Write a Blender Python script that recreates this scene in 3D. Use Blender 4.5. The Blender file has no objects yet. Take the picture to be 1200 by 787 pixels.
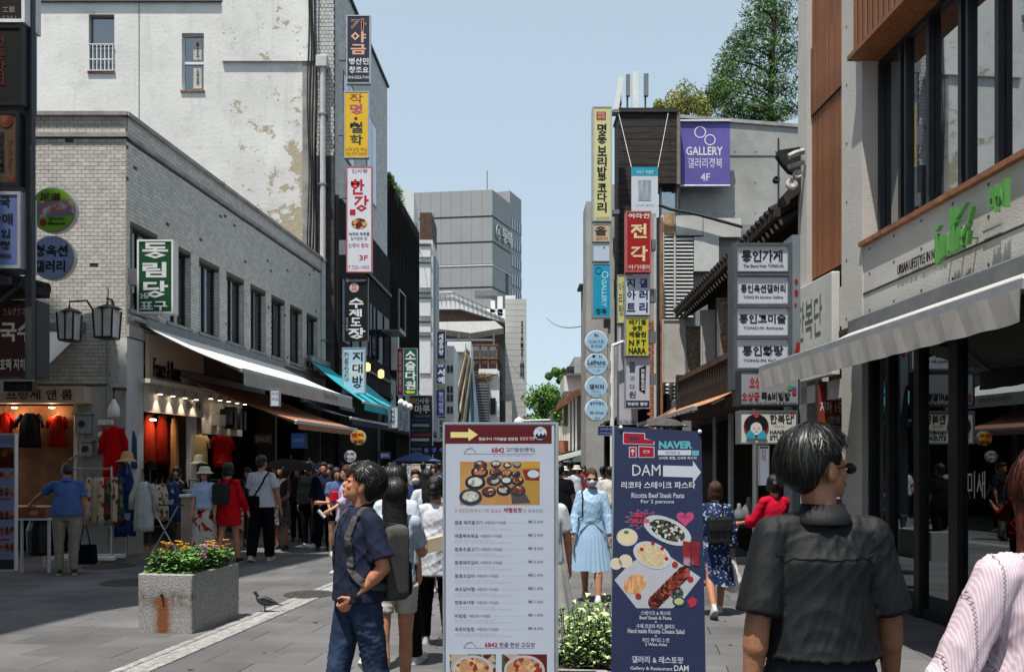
import bpy, bmesh, math, random
import numpy as np
from mathutils import Vector, Matrix, noise as mnoise
R = math.radians
random.seed(7)
S = bpy.context.scene
COL = S.collection
# ------------------------------------------------------------------ camera, sky, sun
EYE, HOR, F = 1.70, 542.0, 1000.0
cd = bpy.data.cameras.new('camera'); cam = bpy.data.objects.new('camera', cd); COL.objects.link(cam)
cam.location = (0, 0, EYE); cam.rotation_euler = (R(90), 0, 0)
cd.sensor_width = 36; cd.lens = 30; cd.shift_y = (HOR-393.5)/1200; cd.clip_end = 3000; cd.clip_start = .05
S.camera = cam
SUN_TRAVEL = Vector((.17, .28, -1)).normalized()
elev = math.asin(-SUN_TRAVEL.z); az = math.atan2(-SUN_TRAVEL.x, -SUN_TRAVEL.y)
w = bpy.data.worlds.new('World'); S.world = w; w.use_nodes = True
nt = w.node_tree; bg = nt.nodes['Background']
sk = nt.nodes.new('ShaderNodeTexSky'); sk.sky_type = 'NISHITA'; sk.sun_disc = False
sk.sun_elevation = elev; sk.sun_rotation = az; sk.air_density = 1.0; sk.dust_density = 1.2; sk.ozone_density = 1.0
hs = nt.nodes.new('ShaderNodeHueSaturation'); hs.inputs['Saturation'].default_value = .72
hz = nt.nodes.new('ShaderNodeMix'); hz.data_type = 'RGBA'; hz.inputs[0].default_value = .5; hz.inputs[7].default_value = (5.6, 7.1, 8.0, 1)   # thin even summer haze
nt.links.new(sk.outputs[0], hs.inputs['Color']); nt.links.new(hs.outputs[0], hz.inputs[6]); nt.links.new(hz.outputs[2], bg.inputs[0]); bg.inputs[1].default_value = .096
sl = bpy.data.lights.new('sun', 'SUN'); sl.energy = 5.0; sl.angle = R(.5); sl.color = (1, .955, .88)
so = bpy.data.objects.new('sun', sl); COL.objects.link(so)
so.rotation_euler = SUN_TRAVEL.to_track_quat('-Z', 'Y').to_euler()
S.view_settings.view_transform = 'Standard'; S.view_settings.look = 'None'; S.view_settings.gamma = 1
S.view_settings.use_curve_mapping = False; S.view_settings.exposure = .44
S.cycles.max_bounces = 5; S.cycles.diffuse_bounces = 3; S.cycles.glossy_bounces = 2; S.cycles.transmission_bounces = 2
S.cycles.transparent_max_bounces = 8; S.cycles.use_denoising = True; S.cycles.caustics_reflective = False; S.cycles.caustics_refractive = False
S.cycles.sample_clamp_indirect = 4

# ------------------------------------------------------------------ materials
MATS = {}
def hexc(h):
    h = h.lstrip('#'); v = [int(h[i:i+2], 16)/255 for i in (0, 2, 4)]
    return tuple(c/12.92 if c <= .04045 else ((c+.055)/1.055)**2.4 for c in v)
def col4(c): return (*(hexc(c) if isinstance(c, str) else c), 1)
def mat(name, c, rough=.7, metal=0, var=.12, vs=6., bump=.15, bs=40., emit=0, coat=0, spec=.3, world=0, stretch=None, island=0, c2=None, dirt=0, detail=5):
    """colour with two-octave variation, fine relief and optional dirt patches"""
    if name in MATS: return MATS[name]
    m = bpy.data.materials.new(name); m.use_nodes = True; n = m.node_tree.nodes; l = m.node_tree.links
    b = n['Principled BSDF']; c = col4(c); b.inputs['Roughness'].default_value = rough; b.inputs['Metallic'].default_value = metal
    b.inputs['Specular IOR Level'].default_value = spec
    if coat: b.inputs['Coat Weight'].default_value = coat
    tc = n.new('ShaderNodeTexCoord'); mp = n.new('ShaderNodeMapping'); l.new(n.new('ShaderNodeNewGeometry').outputs['Position'] if world else tc.outputs['Object'], mp.inputs[0])
    if stretch: mp.inputs['Scale'].default_value = stretch
    nz = n.new('ShaderNodeTexNoise'); nz.inputs['Scale'].default_value = vs; nz.inputs['Detail'].default_value = detail; nz.inputs['Roughness'].default_value = .6
    l.new(mp.outputs[0], nz.inputs[0])
    mx = n.new('ShaderNodeMix'); mx.data_type = 'RGBA'
    lo = col4(c2) if c2 else tuple(v*(1-var*1.6) for v in c[:3])+(1,)
    hi = tuple(min(1, v*(1+var)) for v in c[:3])+(1,)
    mx.inputs[6].default_value = lo; mx.inputs[7].default_value = hi
    mr = n.new('ShaderNodeMapRange'); mr.inputs[1].default_value = .32; mr.inputs[2].default_value = .68
    l.new(nz.outputs[0], mr.inputs[0]); l.new(mr.outputs[0], mx.inputs[0]); last = mx.outputs[2]
    if dirt:
        n2 = n.new('ShaderNodeTexNoise'); n2.inputs['Scale'].default_value = vs*.35; n2.inputs['Detail'].default_value = 8; n2.inputs['Roughness'].default_value = .7
        l.new(mp.outputs[0], n2.inputs[0]); m2 = n.new('ShaderNodeMapRange'); m2.inputs[1].default_value = .5; m2.inputs[2].default_value = .75; m2.inputs[4].default_value = dirt
        l.new(n2.outputs[0], m2.inputs[0]); x = n.new('ShaderNodeMix'); x.data_type = 'RGBA'; x.inputs[7].default_value = (.05, .045, .04, 1)
        l.new(m2.outputs[0], x.inputs[0]); l.new(last, x.inputs[6]); last = x.outputs[2]
    if island:
        g = n.new('ShaderNodeNewGeometry'); oi = n.new('ShaderNodeObjectInfo'); ad = n.new('ShaderNodeMath'); ad.operation = 'ADD'
        l.new(g.outputs['Random Per Island'], ad.inputs[0]); l.new(oi.outputs['Random'], ad.inputs[1]); fr = n.new('ShaderNodeMath'); fr.operation = 'FRACT'; l.new(ad.outputs[0], fr.inputs[0])
        m3 = n.new('ShaderNodeMapRange'); m3.inputs[3].default_value = 1-island; m3.inputs[4].default_value = 1+island; l.new(fr.outputs[0], m3.inputs[0])
        hv = n.new('ShaderNodeHueSaturation'); l.new(m3.outputs[0], hv.inputs['Value']); l.new(last, hv.inputs['Color']); last = hv.outputs[0]
    l.new(last, b.inputs['Base Color'])
    if bump:
        n3 = n.new('ShaderNodeTexNoise'); n3.inputs['Scale'].default_value = bs; n3.inputs['Detail'].default_value = 4; l.new(mp.outputs[0], n3.inputs[0])
        bp = n.new('ShaderNodeBump'); bp.inputs['Strength'].default_value = bump; bp.inputs['Distance'].default_value = .02
        l.new(n3.outputs[0], bp.inputs['Height']); l.new(bp.outputs[0], b.inputs['Normal'])
    if emit:
        b.inputs['Emission Color'].default_value = c; b.inputs['Emission Strength'].default_value = emit
    MATS[name] = m; return m
def paint(h, rough=.45, emit=0):   # flat printed/painted colour by hex
    return mat('paint_'+h.strip('#')+('e' if emit else ''), h, rough=rough, var=.05, vs=3, bump=.03, emit=emit)
def glass(name, tint=(.02, .025, .03), refl=.35, alpha=.55, rough=.02, mxr=.95):
    if name in MATS: return MATS[name]
    m = bpy.data.materials.new(name); m.use_nodes = True; n = m.node_tree.nodes; l = m.node_tree.links
    n.remove(n['Principled BSDF']); out = n['Material Output']
    t = n.new('ShaderNodeBsdfTransparent'); t.inputs[0].default_value = (alpha,)*3+(1,)
    d = n.new('ShaderNodeBsdfDiffuse'); d.inputs[0].default_value = (*tint, 1)
    g = n.new('ShaderNodeBsdfGlossy'); g.inputs['Roughness'].default_value = rough; g.inputs[0].default_value = (.9, .95, 1, 1)
    lw = n.new('ShaderNodeLayerWeight'); lw.inputs[0].default_value = .25
    mr = n.new('ShaderNodeMapRange'); mr.inputs[3].default_value = refl; mr.inputs[4].default_value = mxr; l.new(lw.outputs['Fresnel'], mr.inputs[0])
    a = n.new('ShaderNodeMixShader'); a.inputs[0].default_value = .35; l.new(t.outputs[0], a.inputs[1]); l.new(d.outputs[0], a.inputs[2])
    b = n.new('ShaderNodeMixShader'); l.new(mr.outputs[0], b.inputs[0]); l.new(a.outputs[0], b.inputs[1]); l.new(g.outputs[0], b.inputs[2])
    l.new(b.outputs[0], out.inputs[0]); MATS[name] = m; return m
def ramp_mat(name, tex, scale, stops, rough=.8, bump=.3, stretch=None, feature=None, rnd=1.):
    """colour ramp over a voronoi or noise pattern: prints, flowers, knit"""
    if name in MATS: return MATS[name]
    m = bpy.data.materials.new(name); m.use_nodes = True; n = m.node_tree.nodes; l = m.node_tree.links; b = n['Principled BSDF']
    b.inputs['Roughness'].default_value = rough; b.inputs['Specular IOR Level'].default_value = .2
    tc = n.new('ShaderNodeTexCoord'); mp = n.new('ShaderNodeMapping'); l.new(tc.outputs['Object'], mp.inputs[0])
    if stretch: mp.inputs['Scale'].default_value = stretch
    if tex == 'voronoi':
        v = n.new('ShaderNodeTexVoronoi'); v.inputs['Scale'].default_value = scale; v.inputs['Randomness'].default_value = rnd; l.new(mp.outputs[0], v.inputs[0])
        sp = n.new('ShaderNodeSeparateColor'); l.new(v.outputs['Color'], sp.inputs[0]); fac = sp.outputs[0]; h = v.outputs['Distance']
        if feature == 'dist': fac = h
    else:
        v = n.new('ShaderNodeTexNoise'); v.inputs['Scale'].default_value = scale; v.inputs['Detail'].default_value = 6; l.new(mp.outputs[0], v.inputs[0]); fac = h = v.outputs[0]
    r = n.new('ShaderNodeValToRGB'); r.color_ramp.interpolation = 'CONSTANT' if tex == 'voronoi' and feature != 'dist' else 'LINEAR'
    e = r.color_ramp.elements
    for i, (p, c) in enumerate(stops):
        x = e[i] if i < 2 else e.new(p)
        x.position = p; x.color = col4(c)
    l.new(fac, r.inputs[0]); l.new(r.outputs[0], b.inputs['Base Color'])
    bp = n.new('ShaderNodeBump'); bp.inputs['Strength'].default_value = bump; bp.inputs['Distance'].default_value = .01; l.new(h, bp.inputs['Height']); l.new(bp.outputs[0], b.inputs['Normal'])
    MATS[name] = m; return m

# ------------------------------------------------------------------ geometry helpers
MW = {}
def P(px, py, Y): return Vector(((px-600)*Y/F, Y, EYE+(HOR-py)*Y/F))
def tag(o, label=None, cat=None, group=None, kind=None):
    for k, v in (('label', label), ('category', cat), ('group', group), ('kind', kind)):
        if v: o[k] = v
    return o
def thing(name, label, cat, loc=(0, 0, 0), rotz=0, group=None, kind=None):
    o = bpy.data.objects.new(name, None); COL.objects.link(o); o.empty_display_size = .2
    o.location = loc; o.rotation_euler = (0, 0, rotz)
    MW[o.name] = Matrix.Translation(Vector(loc)) @ Matrix.Rotation(rotz, 4, 'Z')
    return tag(o, label, cat, group, kind)
class MB:
    def __init__(s, M=None): s.v = []; s.f = []; s.M = M or Matrix(); s.sm = False
    def add(s, vs, fs):
        k = len(s.v); s.v += [tuple(s.M @ Vector(v)) for v in vs]; s.f += [tuple(i+k for i in f) for f in fs]; return s
    def box(s, x0, x1, y0, y1, z0, z1):
        return s.add([(x, y, z) for z in (z0, z1) for y in (y0, y1) for x in (x0, x1)],
                     [(0, 2, 3, 1), (4, 5, 7, 6), (0, 1, 5, 4), (2, 6, 7, 3), (0, 4, 6, 2), (1, 3, 7, 5)])
    def bbox(s, x0, x1, y0, y1, z0, z1, b=.01):   # box with bevelled vertical and top edges
        o = [(x0+b, y0), (x1-b, y0), (x1, y0+b), (x1, y1-b), (x1-b, y1), (x0+b, y1), (x0, y1-b), (x0, y0+b)]
        i_ = [(min(max(x, x0+b), x1-b), min(max(y, y0+b), y1-b)) for x, y in o]
        vs = [(x, y, z0) for x, y in o]+[(x, y, z1-b) for x, y in o]+[(x, y, z1) for x, y in i_]
        fs = [(i, (i+1) % 8, 8+(i+1) % 8, 8+i) for i in range(8)]+[(8+i, 8+(i+1) % 8, 16+(i+1) % 8, 16+i) for i in range(8)]
        return s.add(vs, fs+[tuple(range(16, 24)), tuple(range(7, -1, -1))])
    def prism(s, pts, d):   # planar loop of 3-D points pushed along vector d
        n = len(pts); d = Vector(d); pts = [Vector(p) for p in pts]
        return s.add(pts+[p+d for p in pts], [tuple(range(n-1, -1, -1)), tuple(range(n, 2*n))]+[(i, (i+1) % n, n+(i+1) % n, n+i) for i in range(n)])
    def tube(s, pts, r, n=8, caps=True, r1=None):
        pts = [Vector(p) for p in pts]; m = len(pts); vs = []; fs = []; up = Vector((0, 0, 1))
        for i, p in enumerate(pts):
            t = (pts[min(i+1, m-1)]-pts[max(i-1, 0)]).normalized()
            a = t.cross(up) if abs(t.dot(up)) < .95 else t.cross(Vector((0, 1, 0)))
            a.normalize(); b = t.cross(a)
            rr = r if r1 is None else r+(r1-r)*i/(m-1)
            vs += [p+a*math.cos(k*2*math.pi/n)*rr+b*math.sin(k*2*math.pi/n)*rr for k in range(n)]
        for i in range(m-1): fs += [(i*n+k, i*n+(k+1) % n, (i+1)*n+(k+1) % n, (i+1)*n+k) for k in range(n)]
        if caps: fs += [tuple(range(n-1, -1, -1)), tuple(range((m-1)*n, m*n))]
        return s.add(vs, fs)
    def loft(s, rings, caps=True):   # rings: equal-length point loops
        n = len(rings[0]); vs = [p for r in rings for p in r]; fs = []
        for i in range(len(rings)-1): fs += [(i*n+k, i*n+(k+1) % n, (i+1)*n+(k+1) % n, (i+1)*n+k) for k in range(n)]
        if caps: fs += [tuple(range(n-1, -1, -1)), tuple(range((len(rings)-1)*n, len(rings)*n))]
        return s.add(vs, fs)
    def lathe(s, prof, c, n=16, ax=None):
        c = Vector(c); q = Matrix() if ax is None else Vector(ax).to_track_quat('Z', 'Y').to_matrix().to_4x4()
        return s.loft([[c+(q @ Vector((r*math.cos(k*2*math.pi/n), r*math.sin(k*2*math.pi/n), z))) for k in range(n)] for r, z in prof])
    def ball(s, c, r, n=10, m=6):
        if not hasattr(r, '__len__'): r = (r, r, r)
        return s.loft([[(c[0]+r[0]*math.sin(t)*math.cos(k*2*math.pi/n), c[1]+r[1]*math.sin(t)*math.sin(k*2*math.pi/n), c[2]-r[2]*math.cos(t)) for k in range(n)]
                       for t in [math.pi*(.04+.92*i/m) for i in range(m+1)]])
    def build(s, name, material, parent=None, smooth=False, kind=None):
        me = bpy.data.meshes.new(name); o = bpy.data.objects.new(name, me); COL.objects.link(o)
        vs = [Vector(v) for v in s.v]
        if parent is not None:
            inv = MW[parent.name].inverted(); vs = [inv @ v for v in vs]; o.parent = parent; MW[o.name] = MW[parent.name]
        else:
            A = np.array([tuple(v) for v in vs]); c = Vector(((A[:, 0].min()+A[:, 0].max())/2, (A[:, 1].min()+A[:, 1].max())/2, A[:, 2].min()))
            vs = [v-c for v in vs]; o.location = c; MW[o.name] = Matrix.Translation(c)
        me.from_pydata(vs, [], s.f); me.materials.append(material)
        if smooth: me.shade_smooth()
        if kind: o['kind'] = kind
        return o
def struct(name, mb, m, **k):
    o = mb.build(name, m, **k); o['kind'] = 'structure'; return o
class Plane:
    """vertical plane: point o, outward normal n; u runs left to right for someone facing it"""
    def __init__(s, o, n):
        s.o = Vector(o); s.n = Vector(n).normalized(); s.u = Vector((0, 0, 1)).cross(s.n)
    def uz(s, px, py, off=0):
        d = Vector(((px-600)/F, 1, (HOR-py)/F)); e = Vector((0, 0, EYE)); t = (s.o+s.n*off-e).dot(s.n)/d.dot(s.n); q = e+d*t
        return ((q-s.o).dot(s.u), q.z)
    sc = 1.
    def pt(s, u, z, off=0): q = s.o+s.u*u+s.n*off*s.sc; return Vector((q.x, q.y, z))
    def M(s): # local x=u, y=into the wall, z=up
        return Matrix(((s.u.x, -s.n.x, 0, s.o.x), (s.u.y, -s.n.y, 0, s.o.y), (0, 0, 1, 0), (0, 0, 0, 1)))
    def mb(s): return MB(s.M())
def cam_plane(Y): return Plane((0, Y, 0), (0, -1, 0))

# ------------------------------------------------------------------ deferred meshes (text, grown surfaces)
TXT = {}; JOBS = []
def text_src(t, bold):
    bold = min(bold, .03 if any(ord(c) > 0x2000 for c in t) else .05); k = (t, bold)
    if k not in TXT:
        c = bpy.data.curves.new('t', 'FONT'); c.body = t; c.resolution_u = 1 if ord(t[0]) > 0x2000 else 2; c.offset = bold
        c.space_line = .95; c.align_x = 'CENTER'
        o = bpy.data.objects.new('tmp', c); COL.objects.link(o); TXT[k] = o
    return TXT[k]
def lettering(t, pl, rect, m, parent, off=.004, bold=.0, depth=0, name='lettering', shear=0):
    """rect = (u0, z0, u1, z1) on plane pl; the text is fitted to it"""
    src = text_src(t, bold); me = bpy.data.meshes.new(name); o = bpy.data.objects.new(name, me); COL.objects.link(o)
    o.parent = parent; MW[o.name] = MW[parent.name]; JOBS.append(('txt', o, src, pl, rect, m, off, depth, shear)); return o
def finish():
    dg = bpy.context.evaluated_depsgraph_get(); dg.update(); cache = {}
    for j in JOBS:
        if j[0] == 'txt':
            _, o, src, pl, (u0, z0, u1, z1), m, off, depth, shear = j
            if src.name not in cache:
                me = bpy.data.meshes.new_from_object(src.evaluated_get(dg)); nv = len(me.vertices)
                A = np.zeros(nv*3); me.vertices.foreach_get('co', A); A = A.reshape(-1, 3)
                cache[src.name] = (A, [tuple(p.vertices) for p in me.polygons]); bpy.data.meshes.remove(me)
            A, fs = cache[src.name]
            if not len(A): continue
            mn, mx = A.min(0), A.max(0); U = (A-mn)/np.maximum(mx-mn, 1e-6)
            inv = MW[o.name].inverted()
            vs = [inv @ pl.pt(u0+(u1-u0)*a[0]+shear*a[1]*(u1-u0), z0+(z1-z0)*a[1], off) for a in U]
            if depth:
                d = inv.to_3x3() @ (pl.n*depth); k = len(vs); ed = {}
                for f in fs:
                    for i in range(len(f)):
                        e = (f[i], f[(i+1) % len(f)]); ed[e] = 1
                vs = vs+[v+d for v in vs]
                nf = [tuple(i+k for i in f) for f in fs]+[(a, b, b+k, a+k) for a, b in ed if (b, a) not in ed]; fs = nf
            o.data.from_pydata(vs, [], fs); o.data.materials.append(m)
        elif j[0] == 'grow':
            _, o, tmp, m, post, smooth = j
            me = bpy.data.meshes.new_from_object(tmp.evaluated_get(dg)); me.name = o.name
            if post: post(me)
            me.materials.clear(); me.materials.append(m)
            if smooth: me.shade_smooth()
            o.data = me
    from mathutils.bvhtree import BVHTree
    bv = {}
    for j in JOBS:
        if j[0] != 'strap': continue
        _, o, pts, wd, th, tgt, m, rnd = j
        if tgt.name not in bv: bv[tgt.name] = BVHTree.FromPolygons([v.co.copy() for v in tgt.data.vertices], [tuple(p.vertices) for p in tgt.data.polygons])
        q = [Vector(p) for p in pts]; dense = []
        for i in range(len(q)-1):
            a, b, c, d = q[max(i-1, 0)], q[i], q[i+1], q[min(i+2, len(q)-1)]
            for k in range(6): t = k/6; dense.append(.5*((2*b)+(c-a)*t+(2*a-5*b+4*c-d)*t*t+(3*b-a-3*c+d)*t**3))
        dense.append(q[-1]); L = []
        for p in dense:
            loc, nr, _i, _d = bv[tgt.name].find_nearest(p); L.append((loc+nr*.003, nr))
        rings = []
        for i, (c, nr) in enumerate(L):
            tn = (L[min(i+1, len(L)-1)][0]-L[max(i-1, 0)][0]).normalized(); sd = tn.cross(nr).normalized()*wd/2
            rings.append([c-sd, c+sd, c+sd*.9+nr*th, c-sd*.9+nr*th])
        mb = MB().loft(rings); o.data.from_pydata(mb.v, [], mb.f); o.data.materials.append(m)
    for o in list(bpy.data.objects):
        if o.name.startswith('tmp'): bpy.data.objects.remove(o)
    for c in list(bpy.data.curves):
        if not c.users: bpy.data.curves.remove(c)

# ------------------------------------------------------------------ sign builder
M_ALU = mat('aluminium', (.42, .44, .46), rough=.4, metal=.6, var=.08, bump=.05)
M_DARK = mat('dark_steel', (.03, .03, .033), rough=.5, var=.2, bump=.05)
M_BLACK = mat('black_paint', (.012, .012, .013), rough=.4, var=.1, bump=.05)
M_STEEL = mat('grey_steel', (.2, .21, .22), rough=.45, metal=.5, var=.12, bump=.05)
def sign(name, label, px0, py0, px1, py1, Y, face, rows, frame=M_ALU, depth=.15, fw=.03, cat='sign', group=None, pl=None, bracket=None, parts=None, rim=True):
    """box sign facing the viewer's side of its plane; rows = (text, px0, py0, px1, py1, hex, bold)"""
    pl = pl or cam_plane(Y)
    u0, z0 = pl.uz(px0, py1); u1, z1 = pl.uz(px1, py0)
    base = pl.pt((u0+u1)/2, z0, -depth/2)
    t = thing(name, label, cat, base, 0, group)
    pl.mb().box(u0, u1, 0, depth, z0, z1).build('panel', face, t)
    if rim:
        f = pl.mb(); d0 = -.009
        f.box(u0-.004, u0+fw, d0, depth+.004, z0-.004, z1+.004).box(u1-fw, u1+.004, d0, depth+.004, z0-.004, z1+.004)
        f.box(u0+fw, u1-fw, d0, depth+.004, z0-.004, z0+fw).box(u0+fw, u1-fw, d0, depth+.004, z1-fw, z1+.004)
        f.build('frame', frame, t)
    for r in rows:
        s, a, b, c, d, h, *bo = r
        ua, zb = pl.uz(a, d); uc, zd = pl.uz(c, b)
        lettering(s, pl, (ua, zb, uc, zd), paint(h) if isinstance(h, str) else h, t, bold=bo[0] if bo else .01)
    for br in (bracket or []):   # (px, py) ends of wall brackets at the sign's own depth
        b = pl.mb(); ua, zb = pl.uz(*br[0]); uc, zd = pl.uz(*br[1])
        b.box(min(ua, uc), max(ua, uc), .03, depth-.03, min(zb, zd), max(zb, zd)).build('bracket', M_STEEL, t)
    return t, pl
def disc(pl, t, px, py, r, m, name='print', off=.006, n=24, ry=None, th=.003, ang=0):
    u, z = pl.uz(px, py); k = pl.uz(px+1, py)[0]-u; a = r*k; b = (ry or r)*k; ca, sa = math.cos(ang), math.sin(ang)
    pts = []
    for i in range(n):
        x, y = a*math.cos(i*2*math.pi/n), b*math.sin(i*2*math.pi/n); pts.append(pl.pt(u+x*ca-y*sa, z+x*sa+y*ca, off))
    return MB().prism(pts, -pl.n*th*pl.sc).build(name, m, t)
def poly(pl, t, pts, m, name='print', off=.006, th=.003):
    q = [pl.pt(*pl.uz(x, y), off) for x, y in pts]
    return MB().prism(q, -pl.n*th*pl.sc).build(name, m, t)
def prect(pl, t, a, b, c, d, m, name='print', off=.006, th=.003): return poly(pl, t, [(a, d), (c, d), (c, b), (a, b)], m, name, off, th)
# ================================================================== GROUND
M_GROUND = mat('ground_stone', (.16, .16, .165), rough=.85, var=.1, vs=.6, bump=.2, bs=60)
M_JOINT = mat('joint_sand', (.06, .058, .057), rough=.95)
M_PAVER = mat('paver_basalt', (.118, .116, .118), rough=.75, var=.2, vs=.7, bump=.45, bs=90, island=.17, dirt=.6, world=1)
M_KERB = mat('kerb_granite', (.3, .295, .285), rough=.85, var=.25, vs=14, bump=.5, bs=120, dirt=.6, island=.12)
M_GRAN = mat('planter_granite', (.33, .325, .31), rough=.85, var=.2, vs=40, bump=.9, bs=75, dirt=.25)
struct('ground', MB().add([(-400, -60, -.03), (400, -60, -.03), (400, 900, -.03), (-400, 900, -.03)], [(0, 1, 2, 3)]), M_JOINT)
A_ST = -math.atan(.137)   # the paving runs a little to the right of the view
TS = Matrix.Translation((-3.12, 6.94, 0)) @ Matrix.Rotation(A_ST, 4, 'Z')
pav = thing('street_paving', None, None, (0, 0, 0), kind='structure')
pm = None; cnt = 0; bulk = MB(TS)
PW, PH, G = .88, .44, .007
tiles = []
for j in range(-24, 200):
    for i in range(-24, 24):
        x0 = i*PW+(j % 2)*PW*.5; y0 = j*PH
        if abs(x0+PW/2) < .001: pass
        tiles.append((x0, y0))
def near_key(t):
    q = TS @ Vector((t[0]+PW/2, t[1]+PH/2, 0)); return q
vis = []
for t in tiles:
    q = near_key(t)
    if q.y > 3.9 and abs(q.x) < .62*q.y+.6 and q.x > -9 and q.x < 6.5 and q.y < 75: vis.append((q.y, t))
vis.sort(); strip = (-.17, .17)
def clip(x0, x1):   # keep tiles off the granite strip
    if x1 <= strip[0] or x0 >= strip[1]: return [(x0, x1)]
    r = []
    if x0 < strip[0]-.05: r.append((x0, strip[0]))
    if x1 > strip[1]+.05: r.append((strip[1], x1))
    return r
meshes = {}
for k, (yy, (x0, y0)) in enumerate(vis):
    for (a, b) in clip(x0, x0+PW):
        if cnt < 290:
            key = round(b-a, 3)
            if key not in meshes:
                o = MB(TS).bbox(a+G/2, b-G/2, y0+G/2, y0+PH-G/2, -.03, 0, .004).build('paver', M_PAVER, pav); meshes[key] = (o, a, y0)
                o.rotation_euler = (0, 0, 0)
                # re-centre mesh so copies can share it
                c = TS @ Vector((a, y0, 0))
                for v in o.data.vertices: v.co -= c
                o.location = c
            else:
                s0 = meshes[key][0]; o = s0.copy(); COL.objects.link(o); o.location = TS @ Vector((a, y0, 0)); o.location.z = random.uniform(-.0015, .001)
            cnt += 1
        else:
            h = random.uniform(-.0015, .001)
            bulk.box(a+G/2, b-G/2, y0+G/2, y0+PH-G/2, -.03, h)
bulk.build('paver', M_PAVER, pav, kind='stuff')
ks = MB(TS)
kt = thing('drain_kerb', None, None, kind='structure')
for j in range(-4, 36):
    y0 = j*1.0
    for a, b in ((-.16, -.075), (.075, .16)):
        MB(TS).bbox(a, b, y0+.004, y0+.996, -.03, .004, .004).build('kerb_stone', M_KERB, kt)
    MB(TS).bbox(-.07, .07, y0+.004, y0+.996, -.03, .0, .006).build('drain_stone', M_KERB, kt)
rg0 = random.Random(3)
for nm_, colr_, cnt_, r_ in (('gum_spots', (.05, .05, .052), 150, .022), ('pale_gum_spots', (.22, .215, .2), 70, .018)):
    g = MB()
    for i in range(cnt_):
        y = 3.9+rg0.random()**1.4*22; x = rg0.uniform(-.55, .42)*y*.9
        if -6.6 < x < 3.9: rr = r_*rg0.uniform(.5, 1.4); g.add([(x+rr*math.cos(a*.785)*rg0.uniform(.75, 1.2), y+rr*math.sin(a*.785)*rg0.uniform(.75, 1.2), .0055) for a in range(8)], [tuple(range(8))])
    o = g.build(nm_, mat(nm_, colr_, rough=.8, bump=0)); o['kind'] = 'stuff'; o['label'] = ('dark' if r_ > .02 else 'pale')+' chewing gum spots trodden into the street paving'; o['category'] = 'gum spots'
# manhole covers
for px, py, r in ((128, 663, .38), (152, 690-8, .36), (362, 700-4, .3)):
    Yd = 1700/(py-HOR); c = P(px, py, Yd)
    t = thing('manhole_cover', {128: 'round dark manhole cover in the shade beside the man in the blue polo', 152: 'round dark manhole cover nearest the concrete planter', 362: 'small rusty drain cover set in the paving by the granite strip'}[px], 'manhole cover', (c.x, c.y, .0))
    M_IR = mat('cast_iron', (.06, .05, .045), rough=.6, var=.3, vs=30, bump=.8, bs=90)
    MB().lathe([(r*.2, .002), (r, .002), (r, .007), (r*.2, .007)], (c.x, c.y, 0), 24).build('cover', M_IR, t)
    MB().lathe([(r*1.01, .001), (r*1.08, .001), (r*1.08, .009), (r*1.01, .009)], (c.x, c.y, 0), 24).build('ring', M_IR, t)
    g = MB()
    for i in range(-4, 5):
        for k in range(-4, 5):
            if i*i+k*k < 17: g.box(c.x+i*r*.2-.018, c.x+i*r*.2+.018, c.y+k*r*.2-.018, c.y+k*r*.2+.018, .006, .011)
    g.build('stud_pattern', M_IR, t, kind='stuff')

# ================================================================== LEFT: WHITE BRICK BUILDING
LU = Vector((.1, 1, 0)).normalized(); LN = Vector((LU.y, -LU.x, 0))    # facade direction and outward normal
LP = Plane((-7.1, 15.7, 0), LN)     # u grows away from the camera
EP = Plane((-11.0, 15.7, 0), (0, -1, 0))   # end wall, faces the camera; u = x+11
M_BRICK = mat('white_brick', (.56, .54, .5), rough=.6, var=.07, vs=8, bump=.15, bs=60, island=.1, dirt=.22, world=1)
M_MORT = mat('brick_mortar', (.13, .12, .11), rough=.95)
M_COPE = mat('coping', (.34, .33, .32), rough=.7, var=.2, vs=3, dirt=.4)
M_WFRAME = mat('dark_window_frame', (.025, .022, .022), rough=.4)
M_GLASSD = glass('glass_dark', refl=.16, alpha=.5)
M_INT = mat('shaded_interior', (.014, .013, .012), rough=.95, spec=.05)  # deep shade of interiors and recesses is put into this near-black colour
M_STAINW = mat('stained_render', (.42, .4, .37), rough=.9, var=.1, vs=3, dirt=.4, bump=.3)
br = thing('brick_building', 'two storey white brick corner building with dark upstairs windows above the clothes shops', 'building', (-9, 21, 0))
LL = 11.15; ZT = 8.1; ZB = 4.25
wins = [(.12+1.38*k, 1.12+1.38*k) for k in range(8)]; WZ0, WZ1 = 4.55, 6.12
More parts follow.
